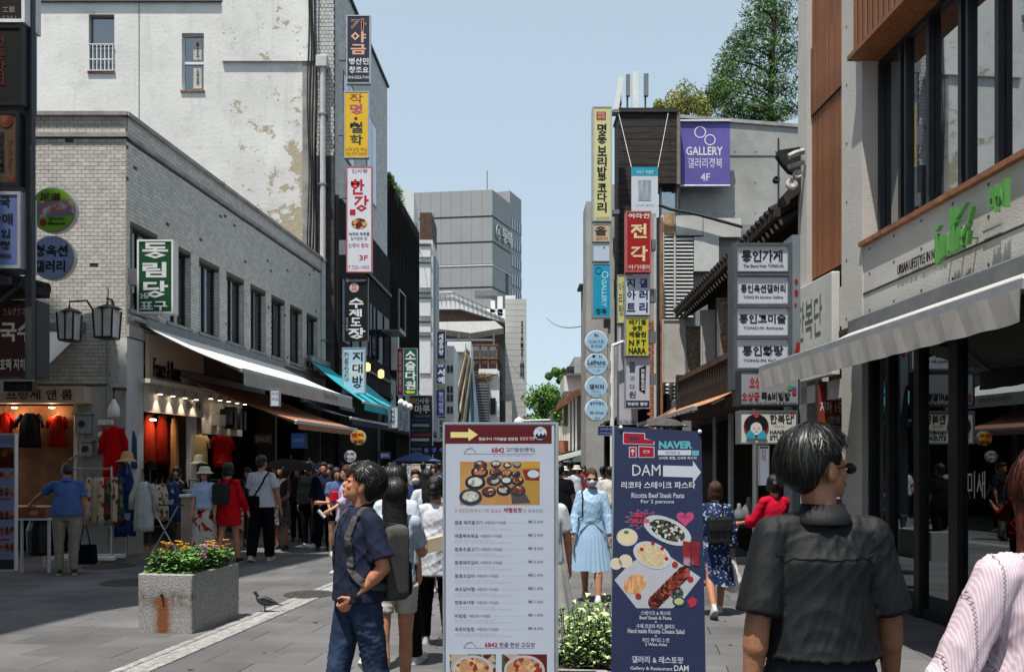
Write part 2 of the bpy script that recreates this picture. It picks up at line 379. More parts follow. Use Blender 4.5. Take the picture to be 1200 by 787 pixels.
# mortar backing (solid walls with openings)
b = LP.mb()
b.box(0, LL, .01, .3, WZ1, ZT-.02).box(0, LL, .01, .3, ZB-.6, WZ0)
for k in range(len(wins)+1):
    a = wins[k-1][1] if k else 0.0; c = wins[k][0] if k < len(wins) else LL
    b.box(a, c, .012, .3, WZ0, WZ1)
b.build('wall', M_MORT, br)
EP.mb().box(.4, 3.88, .01, .3, 3.1, ZT-.02).build('wall', M_MORT, br)
LP.mb().box(0, LL, .3, 4, ZB-.5, ZB-.4).box(0, LL, .3, 8, ZT-.5, ZT-.35).box(0, LL, 3.9, 4, ZB, ZT-.4).build('floor_slab', M_INT, br)
BW, BH, J = .152, .0715, .008
def bricks(pl, u0, u1, z0, z1, holes, mb):
    r = int((z1-z0)/BH)
    for j in range(r):
        z = z0+j*BH
        x = u0-(BW/2 if j % 2 else 0)
        while x < u1:
            a, c = max(x, u0), min(x+BW, u1); x += BW
            if c-a < .03: continue
            hit = False
            for (h0, h1, g0, g1) in holes:
                if z+BH > g0+.01 and z < g1-.01:
                    if a >= h0-.001 and c <= h1+.001: hit = True
                    elif a < h0 < c: c = h0
                    elif a < h1 < c: a = h1
            if hit or c-a < .03: continue
            if random.random() < .006: continue
            yield a+J/2, c-J/2, z+J/2, z+BH-J/2
mb = LP.mb()
for a, c, z0, z1 in bricks(LP, 0, LL, ZB, ZT-.42, [(p, q, WZ0, WZ1) for p, q in wins], mb):
    mb.box(a, c, -.008+random.uniform(-.0015, .0015), .012, z0, z1)
# piers: brick returns on the reveals
for p, q in wins:
    for j in range(int((WZ1-WZ0)/BH)):
        z = WZ0+j*BH; mb.box(p-.003, p+.006, .015, .16, z+.004, z+BH-.004).box(q-.006, q+.003, .015, .16, z+.004, z+BH-.004)
mb.build('brick', M_BRICK, br, kind='stuff')
rest = EP.mb(); one = {}; n = 0
allb = list(bricks(EP, .5, 3.9, 3.15, ZT-.42, [], None))
allb.sort(key=lambda q: -q[2])
for a, c, z0, z1 in allb:
    if n < 295 and a > 1.9 and abs((c-a)-(BW-J)) < .002:
        if 'o' not in one:
            o = EP.mb().box(0, BW-J, -.008, .012, 0, BH-J).build('brick', M_BRICK, br); one['o'] = o
            base = MW[br.name].inverted()
            o0 = Vector((-11.0, 15.7, 0))
            o.location = Vector((a, 0, z0)); 
        else:
            o = one['o'].copy(); COL.objects.link(o); o.location = Vector((a, random.uniform(-.002, .002), z0))
        n += 1
    else: rest.box(a, c, -.008+random.uniform(-.0015, .0015), .012, z0, z1)
rest.build('brick', M_BRICK, br, kind='stuff')
# parapet band and coping
for pl, u0, u1, nm in ((LP, -.03, LL, 'long'), (EP, .4, 3.93, 'end')):
    pl.mb().box(u0, u1, -.05, .2, ZT-.42, ZT-.34).box(u0-.02, u1+.02, -.09, .34, ZT-.04, ZT+.03).build('coping', M_COPE, br)
    m2 = pl.mb()
    for j in range(4):
        x = u0+.04-(BW/2 if j % 2 else 0)
        while x < u1-.03:
            m2.box(max(x, u0+.04)+J/2, min(x+BW, u1-.03)-J/2, -.03, .2, ZT-.34+j*.075+J/2, ZT-.34+(j+1)*.075-J/2); x += BW
    m2.build('parapet_brick', M_BRICK, br, kind='stuff')
for p, q in wins:
    f = LP.mb(); d0, d1 = .12, .18
    f.box(p, p+.06, d0, d1, WZ0, WZ1).box(q-.06, q, d0, d1, WZ0, WZ1).box(p+.06, q-.06, d0, d1, WZ0, WZ0+.06).box(p+.06, q-.06, d0, d1, WZ1-.06, WZ1)
    f.box((p+q)/2-.03, (p+q)/2+.03, d0, d1, WZ0+.06, WZ1-.06)
    if random.random() < .5: f.box(p+.06, (p+q)/2-.03, d0+.01, d1, WZ0+1.05, WZ0+1.09)
    fo = f.build('window', M_WFRAME, br)
    LP.mb().box(p+.06, q-.06, .15, .155, WZ0+.06, WZ1-.06).build('pane', M_GLASSD, fo)
    LP.mb().box(p-.03, q+.03, -.04, .12, WZ0-.07, WZ0).build('sill', M_COPE, fo)
    for s0 in (p+.08, (p+q)/2+.05):
        if random.random() < .6: LP.mb().box(s0, s0+random.uniform(.2, .35), .3, .32, WZ0+.1, WZ1-.1).build('curtain', mat('net_curtain', (.3, .3, .28), rough=.9), fo)
# fascia band under the windows, rust stains and pipes
LP.mb().box(0, LL, -.06, .012, 4.02, 4.24).build('fascia_band', M_STAINW, br)
LP.mb().tube([(.05, -.1, 4.36), (LL, -.1, 4.36)], .05, 8).build('conduit', M_STEEL, br)
# ground floor: corner pier, shop walls and dividers
M_PIER = mat('pier_paint', (.62, .62, .6), rough=.8, var=.05, vs=2, dirt=.3, bump=.3)
LP.mb().box(-.02, .55, -.03, .35, 0, 4.0).build('corner_pier', M_PIER, br)
EP.mb().box(3.0, 3.9, -.02, .3, 0, 3.1).build('wall_panel', M_STAINW, br)
for u in (3.0, 7.4, 11.1): LP.mb().box(u-.12, u, -.01, .5, 0, 4.0).build('pier', mat('pier_grey', (.09, .085, .08), rough=.8, dirt=.3), br)
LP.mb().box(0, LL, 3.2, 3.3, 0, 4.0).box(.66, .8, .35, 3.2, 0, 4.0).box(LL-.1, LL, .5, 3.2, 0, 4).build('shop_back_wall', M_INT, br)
# France & Rome shop front
M_CREAM = mat('fascia_cream', (.56, .45, .34), rough=.6, var=.05, vs=2)
M_CREAM2 = mat('fascia_cream_pale', (.66, .59, .5), rough=.6, var=.05, vs=2)
fs = thing('shop_fascia', 'cream fascia with black script lettering over the corner clothes shop and a row of spotlights', 'shop sign', tuple(LP.pt(1.5, 2.75)))
LP.mb().box(.56, 2.86, -.12, -.061, 3.28, 4.16).build('upper_panel', M_CREAM, fs)
LP.mb().box(.3, 2.95, -.3, -.1, 3.2, 3.28).build('light_shelf', M_CREAM2, fs)
LP.mb().box(.56, 2.86, -.12, -.03, 2.68, 3.2).build('lower_panel', M_CREAM2, fs)
lettering('France & Rome', LP, (.68, 3.35, 1.75, 3.72), paint('#120d0a'), fs, off=.15, depth=.02, shear=.02)
lettering('프랑세 앤 롬', LP, (2.05, 2.82, 2.7, 3.0), paint('#1a1512'), fs, off=.135, bold=.02)
M_LAMP = mat('lamp_glow', (1, .85, .6), emit=9)
M_WHITEP = mat('white_paint', (.72, .72, .7), rough=.5, var=.05)
def spot(t, u, z, off, en=5):
    q = LP.pt(u, z, off)
    h = MB().lathe([(.025, .09), (.03, .07), (.055, .0), (.05, -.002)], q, 12).build('lamp_head', M_ALU, t)
    MB().lathe([(.001, -.006), (.045, -.006), (.045, .0), (.001, .0)], q, 12).build('bulb', M_LAMP, h)
    MB().tube([tuple(q+Vector((0, 0, .08))), tuple(LP.pt(u, z+.16, .2))], .008, 6).build('lamp_arm', M_DARK, h)
    ld = bpy.data.lights.new('spot', 'SPOT'); ld.energy = en; ld.spot_size = R(75); ld.spot_blend = .6; ld.color = (1, .86, .66); ld.shadow_soft_size = .03
    lo = bpy.data.objects.new('spot', ld); COL.objects.link(lo); lo.parent = t; lo.location = MW[t.name].inverted() @ (q+Vector((0, 0, -.02)))
for u in (.85, 1.35, 1.85, 2.35): spot(fs, u, 3.03, .2, 14)
ld = bpy.data.lights.new('spot', 'POINT'); ld.energy = 14; ld.color = (1, .62, .34); ld.shadow_soft_size = .08; lo = bpy.data.objects.new('spot', ld); COL.objects.link(lo); lo.parent = fs; lo.location = MW[fs.name].inverted() @ LP.pt(1.6, 2.5, -.35)
MB().lathe([(.001, 0), (.06, 0), (.06, .03), (.001, .03)], LP.pt(1.6, 2.56, -.35), 10).build('ceiling_lamp', M_LAMP, fs)
# second shop: warm wall with wash lights
f2 = thing('shop_fascia', 'warm beige sign wall washed by five spotlights above hanging orange tops', 'shop sign', tuple(LP.pt(4.3, 2.4)))
LP.mb().box(3.02, 5.4, .1, .2, 2.35, 3.35).build('sign_wall', M_CREAM2, f2)
for i in range(5): spot(f2, 3.25+.46*i, 3.12, .1, 10)
LP.mb().box(3.7, 4.0, -.1, .1, 2.55, 2.8).build('letter_block', M_WHITEP, f2)
for i, (a, h0, h1) in enumerate(((4.15, 2.6, 2.95), (4.4, 2.5, 3.02), (4.7, 2.5, 3.0), (4.95, 2.5, 2.95))): LP.mb().box(a, a+.14, -.14, .1, h0, h1).build('letter_block', M_BLACK, f2)
# shop interior warm walls (wood slats and displays) inside the openings
M_WOODW = mat('warm_wood', (.2, .085, .035), rough=.6, var=.25, vs=3, stretch=(6, 6, .6))
LP.mb().box(.9, 2.75, 1.4, 1.5, .3, 2.7).build('display_wall', M_WOODW, br)
LP.mb().box(2.5, 2.75, -.02, .1, 0, 2.68).build('door_jamb', M_PIER, br)
# upper awnings: (name,label,u range,wall z,front z,out, valance, mats)
def awning(label, pl, u0, u1, zw, zf, out, cloth, val=.22, group=None, wall_off=.05, arms=True, under=None, stripes=0):
    t = thing('awning', label, 'awning', tuple(pl.pt((u0+u1)/2, zf-val, out*.5)), 0, group)
    b = pl.mb(); n = 14; rings = []
    for i in range(n+1):
        k = i/n; sag = -.05*math.sin(math.pi*k); rings.append([(u0, -(wall_off+(out-wall_off)*k), zw+(zf-zw)*k+sag), (u1, -(wall_off+(out-wall_off)*k), zw+(zf-zw)*k+sag)])
    vs = [p for r in rings for p in r]+[(p[0], p[1], p[2]-.012) for r in rings for p in r]; m = len(rings)*2
    fs_ = [(2*i, 2*i+1, 2*i+3, 2*i+2) for i in range(n)]+[(m+2*i, m+2*i+2, m+2*i+3, m+2*i+1) for i in range(n)]+[(2*i, 2*i+2, m+2*i+2, m+2*i) for i in range(n)]+[(2*i+1, m+2*i+1, m+2*i+3, 2*i+3) for i in range(n)]
    b.add(vs, fs_); b.build('fabric', cloth, t)
    pl.mb().bbox(u0-.03, u1+.03, -out-.03, -out+.04, zf-.06, zf+.02, .01).build('front_bar', M_ALU if not stripes else M_STEEL, t)
    v = pl.mb(); N = max(8, int((u1-u0)/.12)); top = []; bot = []
    for i in range(N+1):
        u = u0+(u1-u0)*i/N; w_ = .007*math.sin(i*1.9)
        top.append((u, -out-.035, zf-.05)); bot.append((u, -out-.035+w_, zf-val-.008*abs(math.sin(i*.9))))
    vs = top+bot; k = N+1; back = [(x, y+.006, z) for x, y, z in vs]
    v.add(vs+back, [(i, i+1, k+i+1, k+i) for i in range(N)]+[(2*k+i, 3*k+i, 3*k+i+1, 2*k+i+1) for i in range(N)]); v.build('valance', under or cloth, t)
    pl.mb().bbox(u0-.05, u1+.05, -wall_off-.1, 0, zw-.05, zw+.12, .02).build('cassette', M_STEEL, t)
    if arms:
        for u in (u0+.35, u1-.35):
            um = u+(.35 if u < (u0+u1)/2 else -.35)
            pl.mb().tube([(u, -wall_off, zw-.1), (um, -out*.55, (zw+zf)/2-.12), (u, -out+.05, zf-.06)], .025, 6).build('folding_arm', M_ALU, t)
    return t
M_AW_W = mat('awning_white', (.72, .7, .66), rough=.85, var=.05, vs=2, bump=.15, dirt=.1)
M_AW_G = mat('awning_valance_grey', (.42, .41, .38), rough=.85, var=.06, vs=2, dirt=.15)
M_AW_B = mat('awning_brown', (.34, .145, .075), rough=.85, var=.1, vs=2, dirt=.1)
M_AW_T = mat('awning_teal', (.02, .36, .42), rough=.8, var=.08, vs=2)
M_AW_D = mat('awning_dark', (.03, .035, .05), rough=.85, var=.15)
a1 = awning('long white awning with grey lettered valance above the clothes shops', LP, .5, 7.6, 4.32, 3.46, 2.0, M_AW_W, .3, under=M_AW_G)
lettering('France & Rome', LP, (5.2, 3.28, 6.3, 3.43), paint('#5a564e'), a1, off=2.05)
awning('brown awning stretched low over the middle clothes shop', LP, 1.9, 6.2, 3.5, 2.55, 2.55, M_AW_B, .16)
awning('teal awning at the far end of the brick building', Plane((-6.05, 25.2, 0), LN), 0, 5.2, 4.75, 3.5, 1.7, M_AW_T, .25)
awning('dark awning under the teal one', Plane((-6.05, 25.2, 0), LN), -.6, 4.4, 3.5, 3.0, 1.5, M_AW_D, .2)
# white awning on the end wall over the left shop
awning('dirty white awning on the end wall beside the red noodle sign', Plane((-11.0, 15.65, 0), (0, -1, 0)), .4, 3.15, 4.15, 3.1, 1.7, M_AW_W, .25, under=M_AW_G)
EP.mb().box(.4, 3.3, -.35, -.02, 2.78, 3.08).build('end_fascia', M_CREAM, br)
fe = thing('shop_sign', 'brown lettering on the low fascia under the dirty white awning', 'sign', (-8.6, 15.3, 2.8))
lettering('프랑세 앤 롬', EP, (1.9, 2.83, 3.1, 3.02), paint('#4a2410'), fe, off=.36, bold=.02)
# display window with garments on end wall
ew = thing('display_window', 'lit brown display window with three tops on hangers beside the meter boxes', 'shop window', (-9.2, 15.8, .4))
EP.mb().box(.2, 2.95, .5, .6, .9, 2.78).build('back_panel', mat('display_brown', (.22, .1, .045), rough=.7, var=.3, vs=2), ew)
EP.mb().box(2.95, 3.02, -.03, .6, 0, 2.78).box(.2, 2.95, -.03, .6, .82, .9).build('surround', M_CREAM2, ew)
for x in (-10.0, -9.3, -8.6):
    MB().lathe([(.001, 0), (.05, 0), (.05, .02), (.001, .02)], (x, 15.95, 2.72), 10).build('downlight', M_LAMP, ew)
    ld = bpy.data.lights.new('spot', 'POINT'); ld.energy = 7; ld.color = (1, .6, .3); ld.shadow_soft_size = .05
    lo = bpy.data.objects.new('spot', ld); COL.objects.link(lo); lo.parent = ew; lo.location = MW[ew.name].inverted() @ Vector((x, 15.95, 2.6))
EP.mb().box(.2, 2.9, 1.2, 1.3, 0, .9).build('plinth', M_INT, ew)
# meter boxes and pipes
M_METER = mat('meter_grey', (.3, .3, .29), rough=.6, var=.1, dirt=.3)
for px, py, w_, h_, lb in ((101, 497, .3, .34, 'upper grey electricity meter box on the wall beside the display window'), (105, 526, .22, .26, 'lower electricity meter with a round dial on the wall beside the display window')):
    u, z = EP.uz(px, py); t = thing('meter_box', lb, 'meter box', tuple(EP.pt(u, z-h_/2, .05)))
    EP.mb().bbox(u-w_/2, u+w_/2, -.16, -.02, z-h_/2, z+h_/2, .02).build('case', M_METER, t)
    EP.mb().box(u-w_/2-.02, u+w_/2+.02, -.18, -.02, z+h_/2, z+h_/2+.04).build('hood', M_METER, t)
    MB().lathe([(.001, 0), (.06, 0), (.06, .02), (.001, .02)], EP.pt(u, z, .16), 14, (0, -1, 0)).build('dial', M_DARK, t)
for k, (x, z0, z1) in enumerate(((-7.85, .5, 3.0), (-7.95, .3, 1.7), (-7.4, .2, 4.9))):
    MB().tube([(x, 15.62, z0), (x, 15.62, z1)], .022, 8).build('conduit', M_METER, br)
MB().tube([(-8.1, 15.62, 1.75), (-7.95, 15.6, 1.85), (-7.6, 15.6, 1.85), (-7.55, 15.6, 2.2)], .02, 8).build('conduit', M_METER, br)

# ================================================================== TALL WHITE BUILDING BEHIND
def peel_mat():
    m = bpy.data.materials.new('peeling_white'); m.use_nodes = True; n = m.node_tree.nodes; l = m.node_tree.links; b = n['Principled BSDF']; b.inputs['Roughness'].default_value = .85
    tc = n.new('ShaderNodeTexCoord'); sx = n.new('ShaderNodeSeparateXYZ'); l.new(tc.outputs['Object'], sx.inputs[0])
    def noise(sc, det, ro=.6, st=None):
        q = n.new('ShaderNodeTexNoise'); q.inputs['Scale'].default_value = sc; q.inputs['Detail'].default_value = det; q.inputs['Roughness'].default_value = ro
        if st:
            mp = n.new('ShaderNodeMapping'); mp.inputs['Scale'].default_value = st; l.new(tc.outputs['Object'], mp.inputs[0]); l.new(mp.outputs[0], q.inputs[0])
        else: l.new(tc.outputs['Object'], q.inputs[0])
        return q.outputs[0]
    def mr(x, a, c, d=0, e=1):
        q = n.new('ShaderNodeMapRange'); q.inputs[1].default_value = a; q.inputs[2].default_value = c; q.inputs[3].default_value = d; q.inputs[4].default_value = e; l.new(x, q.inputs[0]); return q.outputs[0]
    def mth(op, a, c):
        q = n.new('ShaderNodeMath'); q.operation = op
        for i, x in enumerate((a, c)):
            if isinstance(x, float): q.inputs[i].default_value = x
            else: l.new(x, q.inputs[i])
        return q.outputs[0]
    def mix(f, a, c):
        q = n.new('ShaderNodeMix'); q.data_type = 'RGBA'; l.new(f, q.inputs[0])
        for i, x in ((6, a), (7, c)):
            if isinstance(x, tuple): q.inputs[i].default_value = (*x, 1)
            else: l.new(x, q.inputs[i])
        return q.outputs[2]
    base = mix(mr(noise(.5, 6), .35, .7), (.76, .745, .71), (.6, .585, .56))
    grime = mr(noise(1.3, 9, .75), .53, .72); base = mix(mth('MULTIPLY', grime, .35), base, (.22, .2, .17))
    streak = mr(noise(1.0, 6, .7, (3, 3, .25)), .55, .78); base = mix(mth('MULTIPLY', streak, .4), base, (.3, .28, .25))
    # flaked patches gather at the right and lower part of the wall
    bias = mth('ADD', mr(sx.outputs[0], -2.5, 3.4, -.12, .05), mr(sx.outputs[2], 8.5, 17, .02, -.1))
    nn = mth('ADD', noise(1.75, 10, .72), bias); pk = mr(nn, .55, .562)
    tan = mix(mr(noise(6, 5), .3, .7), (.46, .4, .27), (.36, .31, .22))
    colr = mix(pk, base, tan); l.new(colr, b.inputs['Base Color'])
    bp = n.new('ShaderNodeBump'); bp.inputs['Strength'].default_value = .6; bp.inputs['Distance'].default_value = .03; bp.invert = True; l.new(mth('ADD', pk, mth('MULTIPLY', noise(9, 5), .4)), bp.inputs['Height']); l.new(bp.outputs[0], b.inputs['Normal'])
    MATS['peeling_white'] = m; return m
M_PEEL = peel_mat()
WY = 27.0; WP = Plane((-15, WY, 0), (0, -1, 0))
tw = thing('tall_building', 'tall white rendered building with peeling tan patches behind the brick building', 'building', (-10, 30, 0))
def wz(px, py, Y=WY): q = P(px, py, Y); return q.x, q.z
ho = []
for (a, b_, c, d) in ((104, 17, 134, 84), (213, 39, 239, 106), (288, 25, 314, 47)):
    x0, z1 = wz(a, b_); x1, z0 = wz(c, d); ho.append((x0, x1, z0, z1))
# wall as a grid with holes
xs = sorted({-15.0, -6.25, *[h[0] for h in ho], *[h[1] for h in ho]}); b = MB()
for i in range(len(xs)-1):
    x0, x1 = xs[i], xs[i+1]; cuts = sorted([(h[2], h[3]) for h in ho if h[0] <= x0+.001 and h[1] >= x1-.001]); z = 0
    for (a, c) in cuts: b.box(x0, x1, WY, WY+.35, z, a); z = c
    b.box(x0, x1, WY, WY+.35, z, 16.25 if x1 < wz(262, 0)[0]+2.5 else 17.6)
wo = b.build('wall', M_PEEL, tw)
MB().box(-15.12, wz(262, 0)[0], WY-.1, WY+.3, 16.25, 16.42).build('coping', mat('roof_flashing', (.12, .12, .14), rough=.6), tw)
x0, z0 = wz(261, 73); MB().box(x0, -6.25, WY-.09, WY-.003, z0, 17.6).build('raised_panel', M_PEEL, tw)
x1 = wz(163, 0)[0]; MB().box(x1-.008, x1+.008, WY-.012, WY-.003, 11, 16.2).build('crack_joint', M_DARK, tw)
M_TILEW = mat('tile_white', (.5, .5, .48), rough=.5, var=.1, vs=5, island=.1, dirt=.25)
MB().box(-6.24, -5.62, WY+.01, WY+.35, 11.4, 17.6).build('tile_backing', M_MORT, tw)
b = MB(); z = 11.4; j = 0
while z < 17.5:
    x = -6.24-(.055 if j % 2 else 0)
    while x < -5.63:
        a, c = max(x, -6.2 if z < 14 else -6.24), min(x+.12, -5.62)
        if c-a > .03: b.box(a+.006, c-.006, WY-.02+random.uniform(-.004, .004), WY+.01, z+.006, z+.11)
        x += .12
    z += .12; j += 1
b.build('wall_tile', M_TILEW, tw, kind='stuff')
MB().box(-6.24, -5.62, WY-.015, WY+.35, 0, 11.39).build('dark_base', mat('dark_cladding', (.045, .043, .045), rough=.6, var=.3, vs=4, dirt=.3), tw)
TU = Vector((.043, 1, 0)).normalized(); TN = Vector((TU.y, -TU.x, 0)); TP = Plane((-5.6, WY+.05, 0), TN)
TL = 8.7
TP.mb().box(0, TL, .02, .4, 10.2, 17.4).build('side_wall', M_MORT, tw)
b = TP.mb(); z = 10.2; j = 0
tholes = [(1.0, 2.6, 11.8, 14.6), (4.6, 6.4, 11.6, 14.8)]
while z < 17.3:
    x = -(.08 if j % 2 else 0)
    while x < TL:
        a, c = max(x, 0), min(x+.18, TL)
        if c-a > .04 and not any(h[0] < (a+c)/2 < h[1] and h[2] < z+.06 < h[3] for h in tholes): b.box(a+.006, c-.006, -.0+random.uniform(-.004, .004), .02, z+.006, z+.114)
        x += .18
    z += .12; j += 1
b.build('wall_tile', M_TILEW, tw, kind='stuff')
TP.mb().box(-.05, TL+.05, -.08, .45, 17.4, 17.5).build('coping', M_DARK, tw)
for h in tholes:
    f = TP.mb().box(h[0], h[1], -.01, .06, h[2], h[3]).build('window', M_WFRAME, tw)
    m_ = (h[0]+h[1])/2
    for a, c in ((h[0]+.08, m_-.04), (m_+.04, h[1]-.08)): TP.mb().box(a, c, -.02, -.012, h[2]+.08, h[3]-.08).build('pane', glass('glass_sky', tint=(.1, .13, .16), refl=.45, alpha=.3), f)
M_BLK = mat('charcoal_cladding', (.016, .0155, .016), rough=.85, spec=.08, var=.35, vs=2.5, bump=.4, dirt=.2, stretch=(1, 1, .3))
TP.mb().box(-.02, TL, -.12, .4, 4.4, 10.18).build('charcoal_front', M_BLK, tw)
for k in range(6): TP.mb().box(.3+1.4*k, 1.3+1.4*k, -.15, -.122, 5.6, 7.6).build('dark_window', glass('glass_black', refl=.05, alpha=.1, tint=(.004, .005, .006), mxr=.3), tw)
for z in (8.6, 5.0): TP.mb().box(0, TL, -.2, -.12, z, z+.1).build('band', M_DARK, tw)
TP.mb().box(0, TL, .4, .5, 0, 4.4).box(0, .1, -.1, .4, 0, 4.4).build('shop_wall', M_INT, tw)
# windows of the white wall
for i, (x0, x1, z0, z1) in enumerate(ho):
    b = MB(); y0, y1 = WY+.12, WY+.18
    b.box(x0, x0+.05, y0, y1, z0, z1).box(x1-.05, x1, y0, y1, z0, z1).box(x0+.05, x1-.05, y0, y1, z0, z0+.05).box(x0+.05, x1-.05, y0, y1, z1-.05, z1)
    zm = (z0+z1)/2
    if i < 2: b.box(x0+.05, x1-.05, y0-.02, y1, zm-.04, zm+.04)
    else: b.box((x0+x1)/2-.03, (x0+x1)/2+.03, y0, y1, z0+.05, z1-.05)
    f = b.build('window', M_WHITEP if i else M_STEEL, tw)
    MB().box(x0+.05, x1-.05, WY+.15, WY+.156, z0+.05, z1-.05).build('pane', M_GLASSD, f)
    MB().box(x0-.03, x1+.03, WY-.05, WY+.12, z0-.06, z0-.003).build('sill', mat('rusty_sill', (.3, .17, .1), rough=.9, var=.4, vs=8), f)
    if i == 0:   # iron guard over the lower half
        g = MB()
        for k in range(7): g.box(x0+.02+k*(x1-x0-.06)/6, x0+.045+k*(x1-x0-.06)/6, WY-.06, WY-.04, z0, zm-.05)
        for z in (z0, z0+.35, zm-.08): g.box(x0, x1, WY-.065, WY-.035, z, z+.03)
        g.build('window_guard', M_WHITEP, f)
    if i == 1:
        p0 = Plane((0, WY+.14, 0), (0, -1, 0))
        for nn, (s, za, zb) in enumerate((('창호', zm+.12, z1-.15), ('회화', z0+.12, zm-.12))):
            MB().box(x0+.32, x1-.12, WY+.13, WY+.145, za, zb).build('paper_notice', mat('paper', (.5, .48, .42), rough=.9), f)
            o = lettering('\n'.join(s), p0, (x0+.42, za+.08, x1-.2, zb-.08), paint('#15130f'), f, off=.03, bold=.02)
# drainpipe and cables
M_PIPE = mat('pipe_pale', (.5, .5, .5), rough=.5, var=.08, dirt=.15)
xp = wz(380, 0)[0]
MB().tube([(xp, WY-.2, 4), (xp, WY-.2, 14.1)], .09, 10).build('drain_pipe', M_PIPE, tw)
MB().bbox(xp-.2, xp+.16, WY-.34, WY-.06, 14.1, 14.45, .03).build('rain_hopper', M_PIPE, tw)
for z in (5.5, 8, 10.4, 12.6): MB().box(xp-.13, xp+.13, WY-.3, WY-.03, z, z+.05).build('pipe_clip', M_STEEL, tw)
xc = wz(366, 0)[0]
for k in range(4):
    pts = [(xc+.08*k-.1+.03*math.sin(z*1.3+k), WY-.12-.02*k, z) for z in np.linspace(6, 17.5, 14)]
    MB().tube(pts, .02+.006*(k % 2), 6).build('cable', M_BLACK, tw)
MB().box(xc-.3, xc+.1, WY-.05, WY-.01, 0, 17.5).build('edge_strip', mat('strip_grey', (.3, .29, .27), rough=.9, dirt=.6, var=.2, vs=2), tw)
# ================================================================== NEAR LEFT BUILDING (mostly outside the frame)
NU = Vector((.245, 1, 0)).normalized(); NN_ = Vector((NU.y, -NU.x, 0)); NP = Plane((-9.0, .6, 0), NN_)
nb = thing('restaurant_building', 'dark building at the left edge carrying the stacked sign boxes', 'building', (-11, 5, 0))
NP.mb().box(-8, 10.0, 0, 6, 0, 20).build('wall', mat('brown_wall', (.2, .15, .12), rough=.8, dirt=.2), nb)
# tiled eave end above the noodle sign
M_RTILE = mat('roof_tile', (.03, .031, .034), rough=.85, spec=.1, var=.25, vs=8, bump=.3)
MB().prism([(-7.0, 9.0, 3.98), (-5.28, 9.0, 3.66), (-5.28, 9.0, 3.58), (-7.0, 9.0, 3.5)], (0, .75, 0)).build('eave', M_RTILE, nb)
MB().tube([(-7.0, 9.72, 4.02), (-5.9, 9.72, 3.82), (-5.3, 9.72, 3.66)], .09, 10).build('ridge_tile', M_RTILE, nb)

# ================================================================== RIGHT: CONCRETE BUILDING
RU = Vector((.045, -1, 0)).normalized(); RN = Vector((RU.y, -RU.x, 0))   # u runs toward the camera
RP = Plane((4.25, 12.62, 0), RN)
M_CONC = mat('fair_concrete', (.5, .48, .45), rough=.75, var=.06, vs=1.5, bump=.2, bs=40, dirt=.14)
M_CONC2 = mat('old_concrete', (.36, .355, .34), rough=.85, var=.12, vs=1.2, bump=.3, bs=30, dirt=.35)
cb = thing('concrete_building', 'concrete building with timber slats and a long upstairs window at the right edge', 'building', (6, 8, 0))
def ru(px): return RP.uz(px, 500)[0]
uA, uB, uC, uW = 0.0, ru(947), ru(988), ru(1012)   # slat bay between A and C, pier to W
RE = 11.8
SZ, WT = 4.42, 6.72
b = RP.mb()
b.box(-.0, uB, -.02, .3, 0, 12)                       # far edge pier
b.box(uC, uW, -.02, 8, 3.3, 12)                         # pier between slats and window
b.box(uW, RE, 0, .3, 3.3, SZ-.06)                  # spandrel below the window
b.box(uW, RE, .35, .6, WT+.0, 12)
b.build('concrete_wall', M_CONC, cb)
RP.mb().box(uC, uW-.002, -.018, .5, 0, 3.3).build('pier', M_CONC, cb)
RP.mb().box(uB, uC, .066, .4, 4.2, 6.67).box(uB, uC, .046, .4, 6.67, 7.65).box(uB, uC, .066, .4, 7.65, 12).build('slat_backing', mat('slat_backing', (.03, .014, .008), rough=.9), cb)
RP.mb().box(uB-.001, uC, .3, 8, 0, 4.2).build('entrance_side', M_INT, cb) if False else None
M_SLAT = mat('cedar_slat', (.25, .095, .04), rough=.55, var=.22, vs=2.5, stretch=(8, 8, .5), bump=.3, bs=30, island=.18)
# three banks of slats that step in depth
nS = 17; base_u = uB+.02; pitch = (uC-uB-.04)/nS
banks = [(4.33, 6.66, .05), (6.68, 7.64, .03), (7.66, 11.9, .05)]
sl0 = {}
for (z0, z1, d) in banks:
    for i in range(nS):
        key = (z0, z1)
        if key not in sl0:
            sl0[key] = RP.mb().box(base_u, base_u+pitch*.62, d, d+.012, z0, z1).build('slat', M_SLAT, cb); k0 = base_u
        else:
            o = sl0[key].copy(); COL.objects.link(o); o.location = RP.u*(pitch*i)
# slat box over the window
u0 = uW-.02; n = 46; p2 = .13
o = None
RP.mb().box(u0, RE, -.1, .3, WT+.02, 12).build('slat_backing', MATS['slat_backing'], cb)
for i in range(n):
    if o is None: o = q = RP.mb().box(u0, u0+.075, -.118, -.102, WT+.0, 12).build('slat', M_SLAT, cb)
    else: q = o.copy(); COL.objects.link(q); q.location = RP.u*(p2*i)
RP.mb().box(u0, RE, -.2, .34, WT-.06, WT-.003).build('soffit_board', M_SLAT, cb)
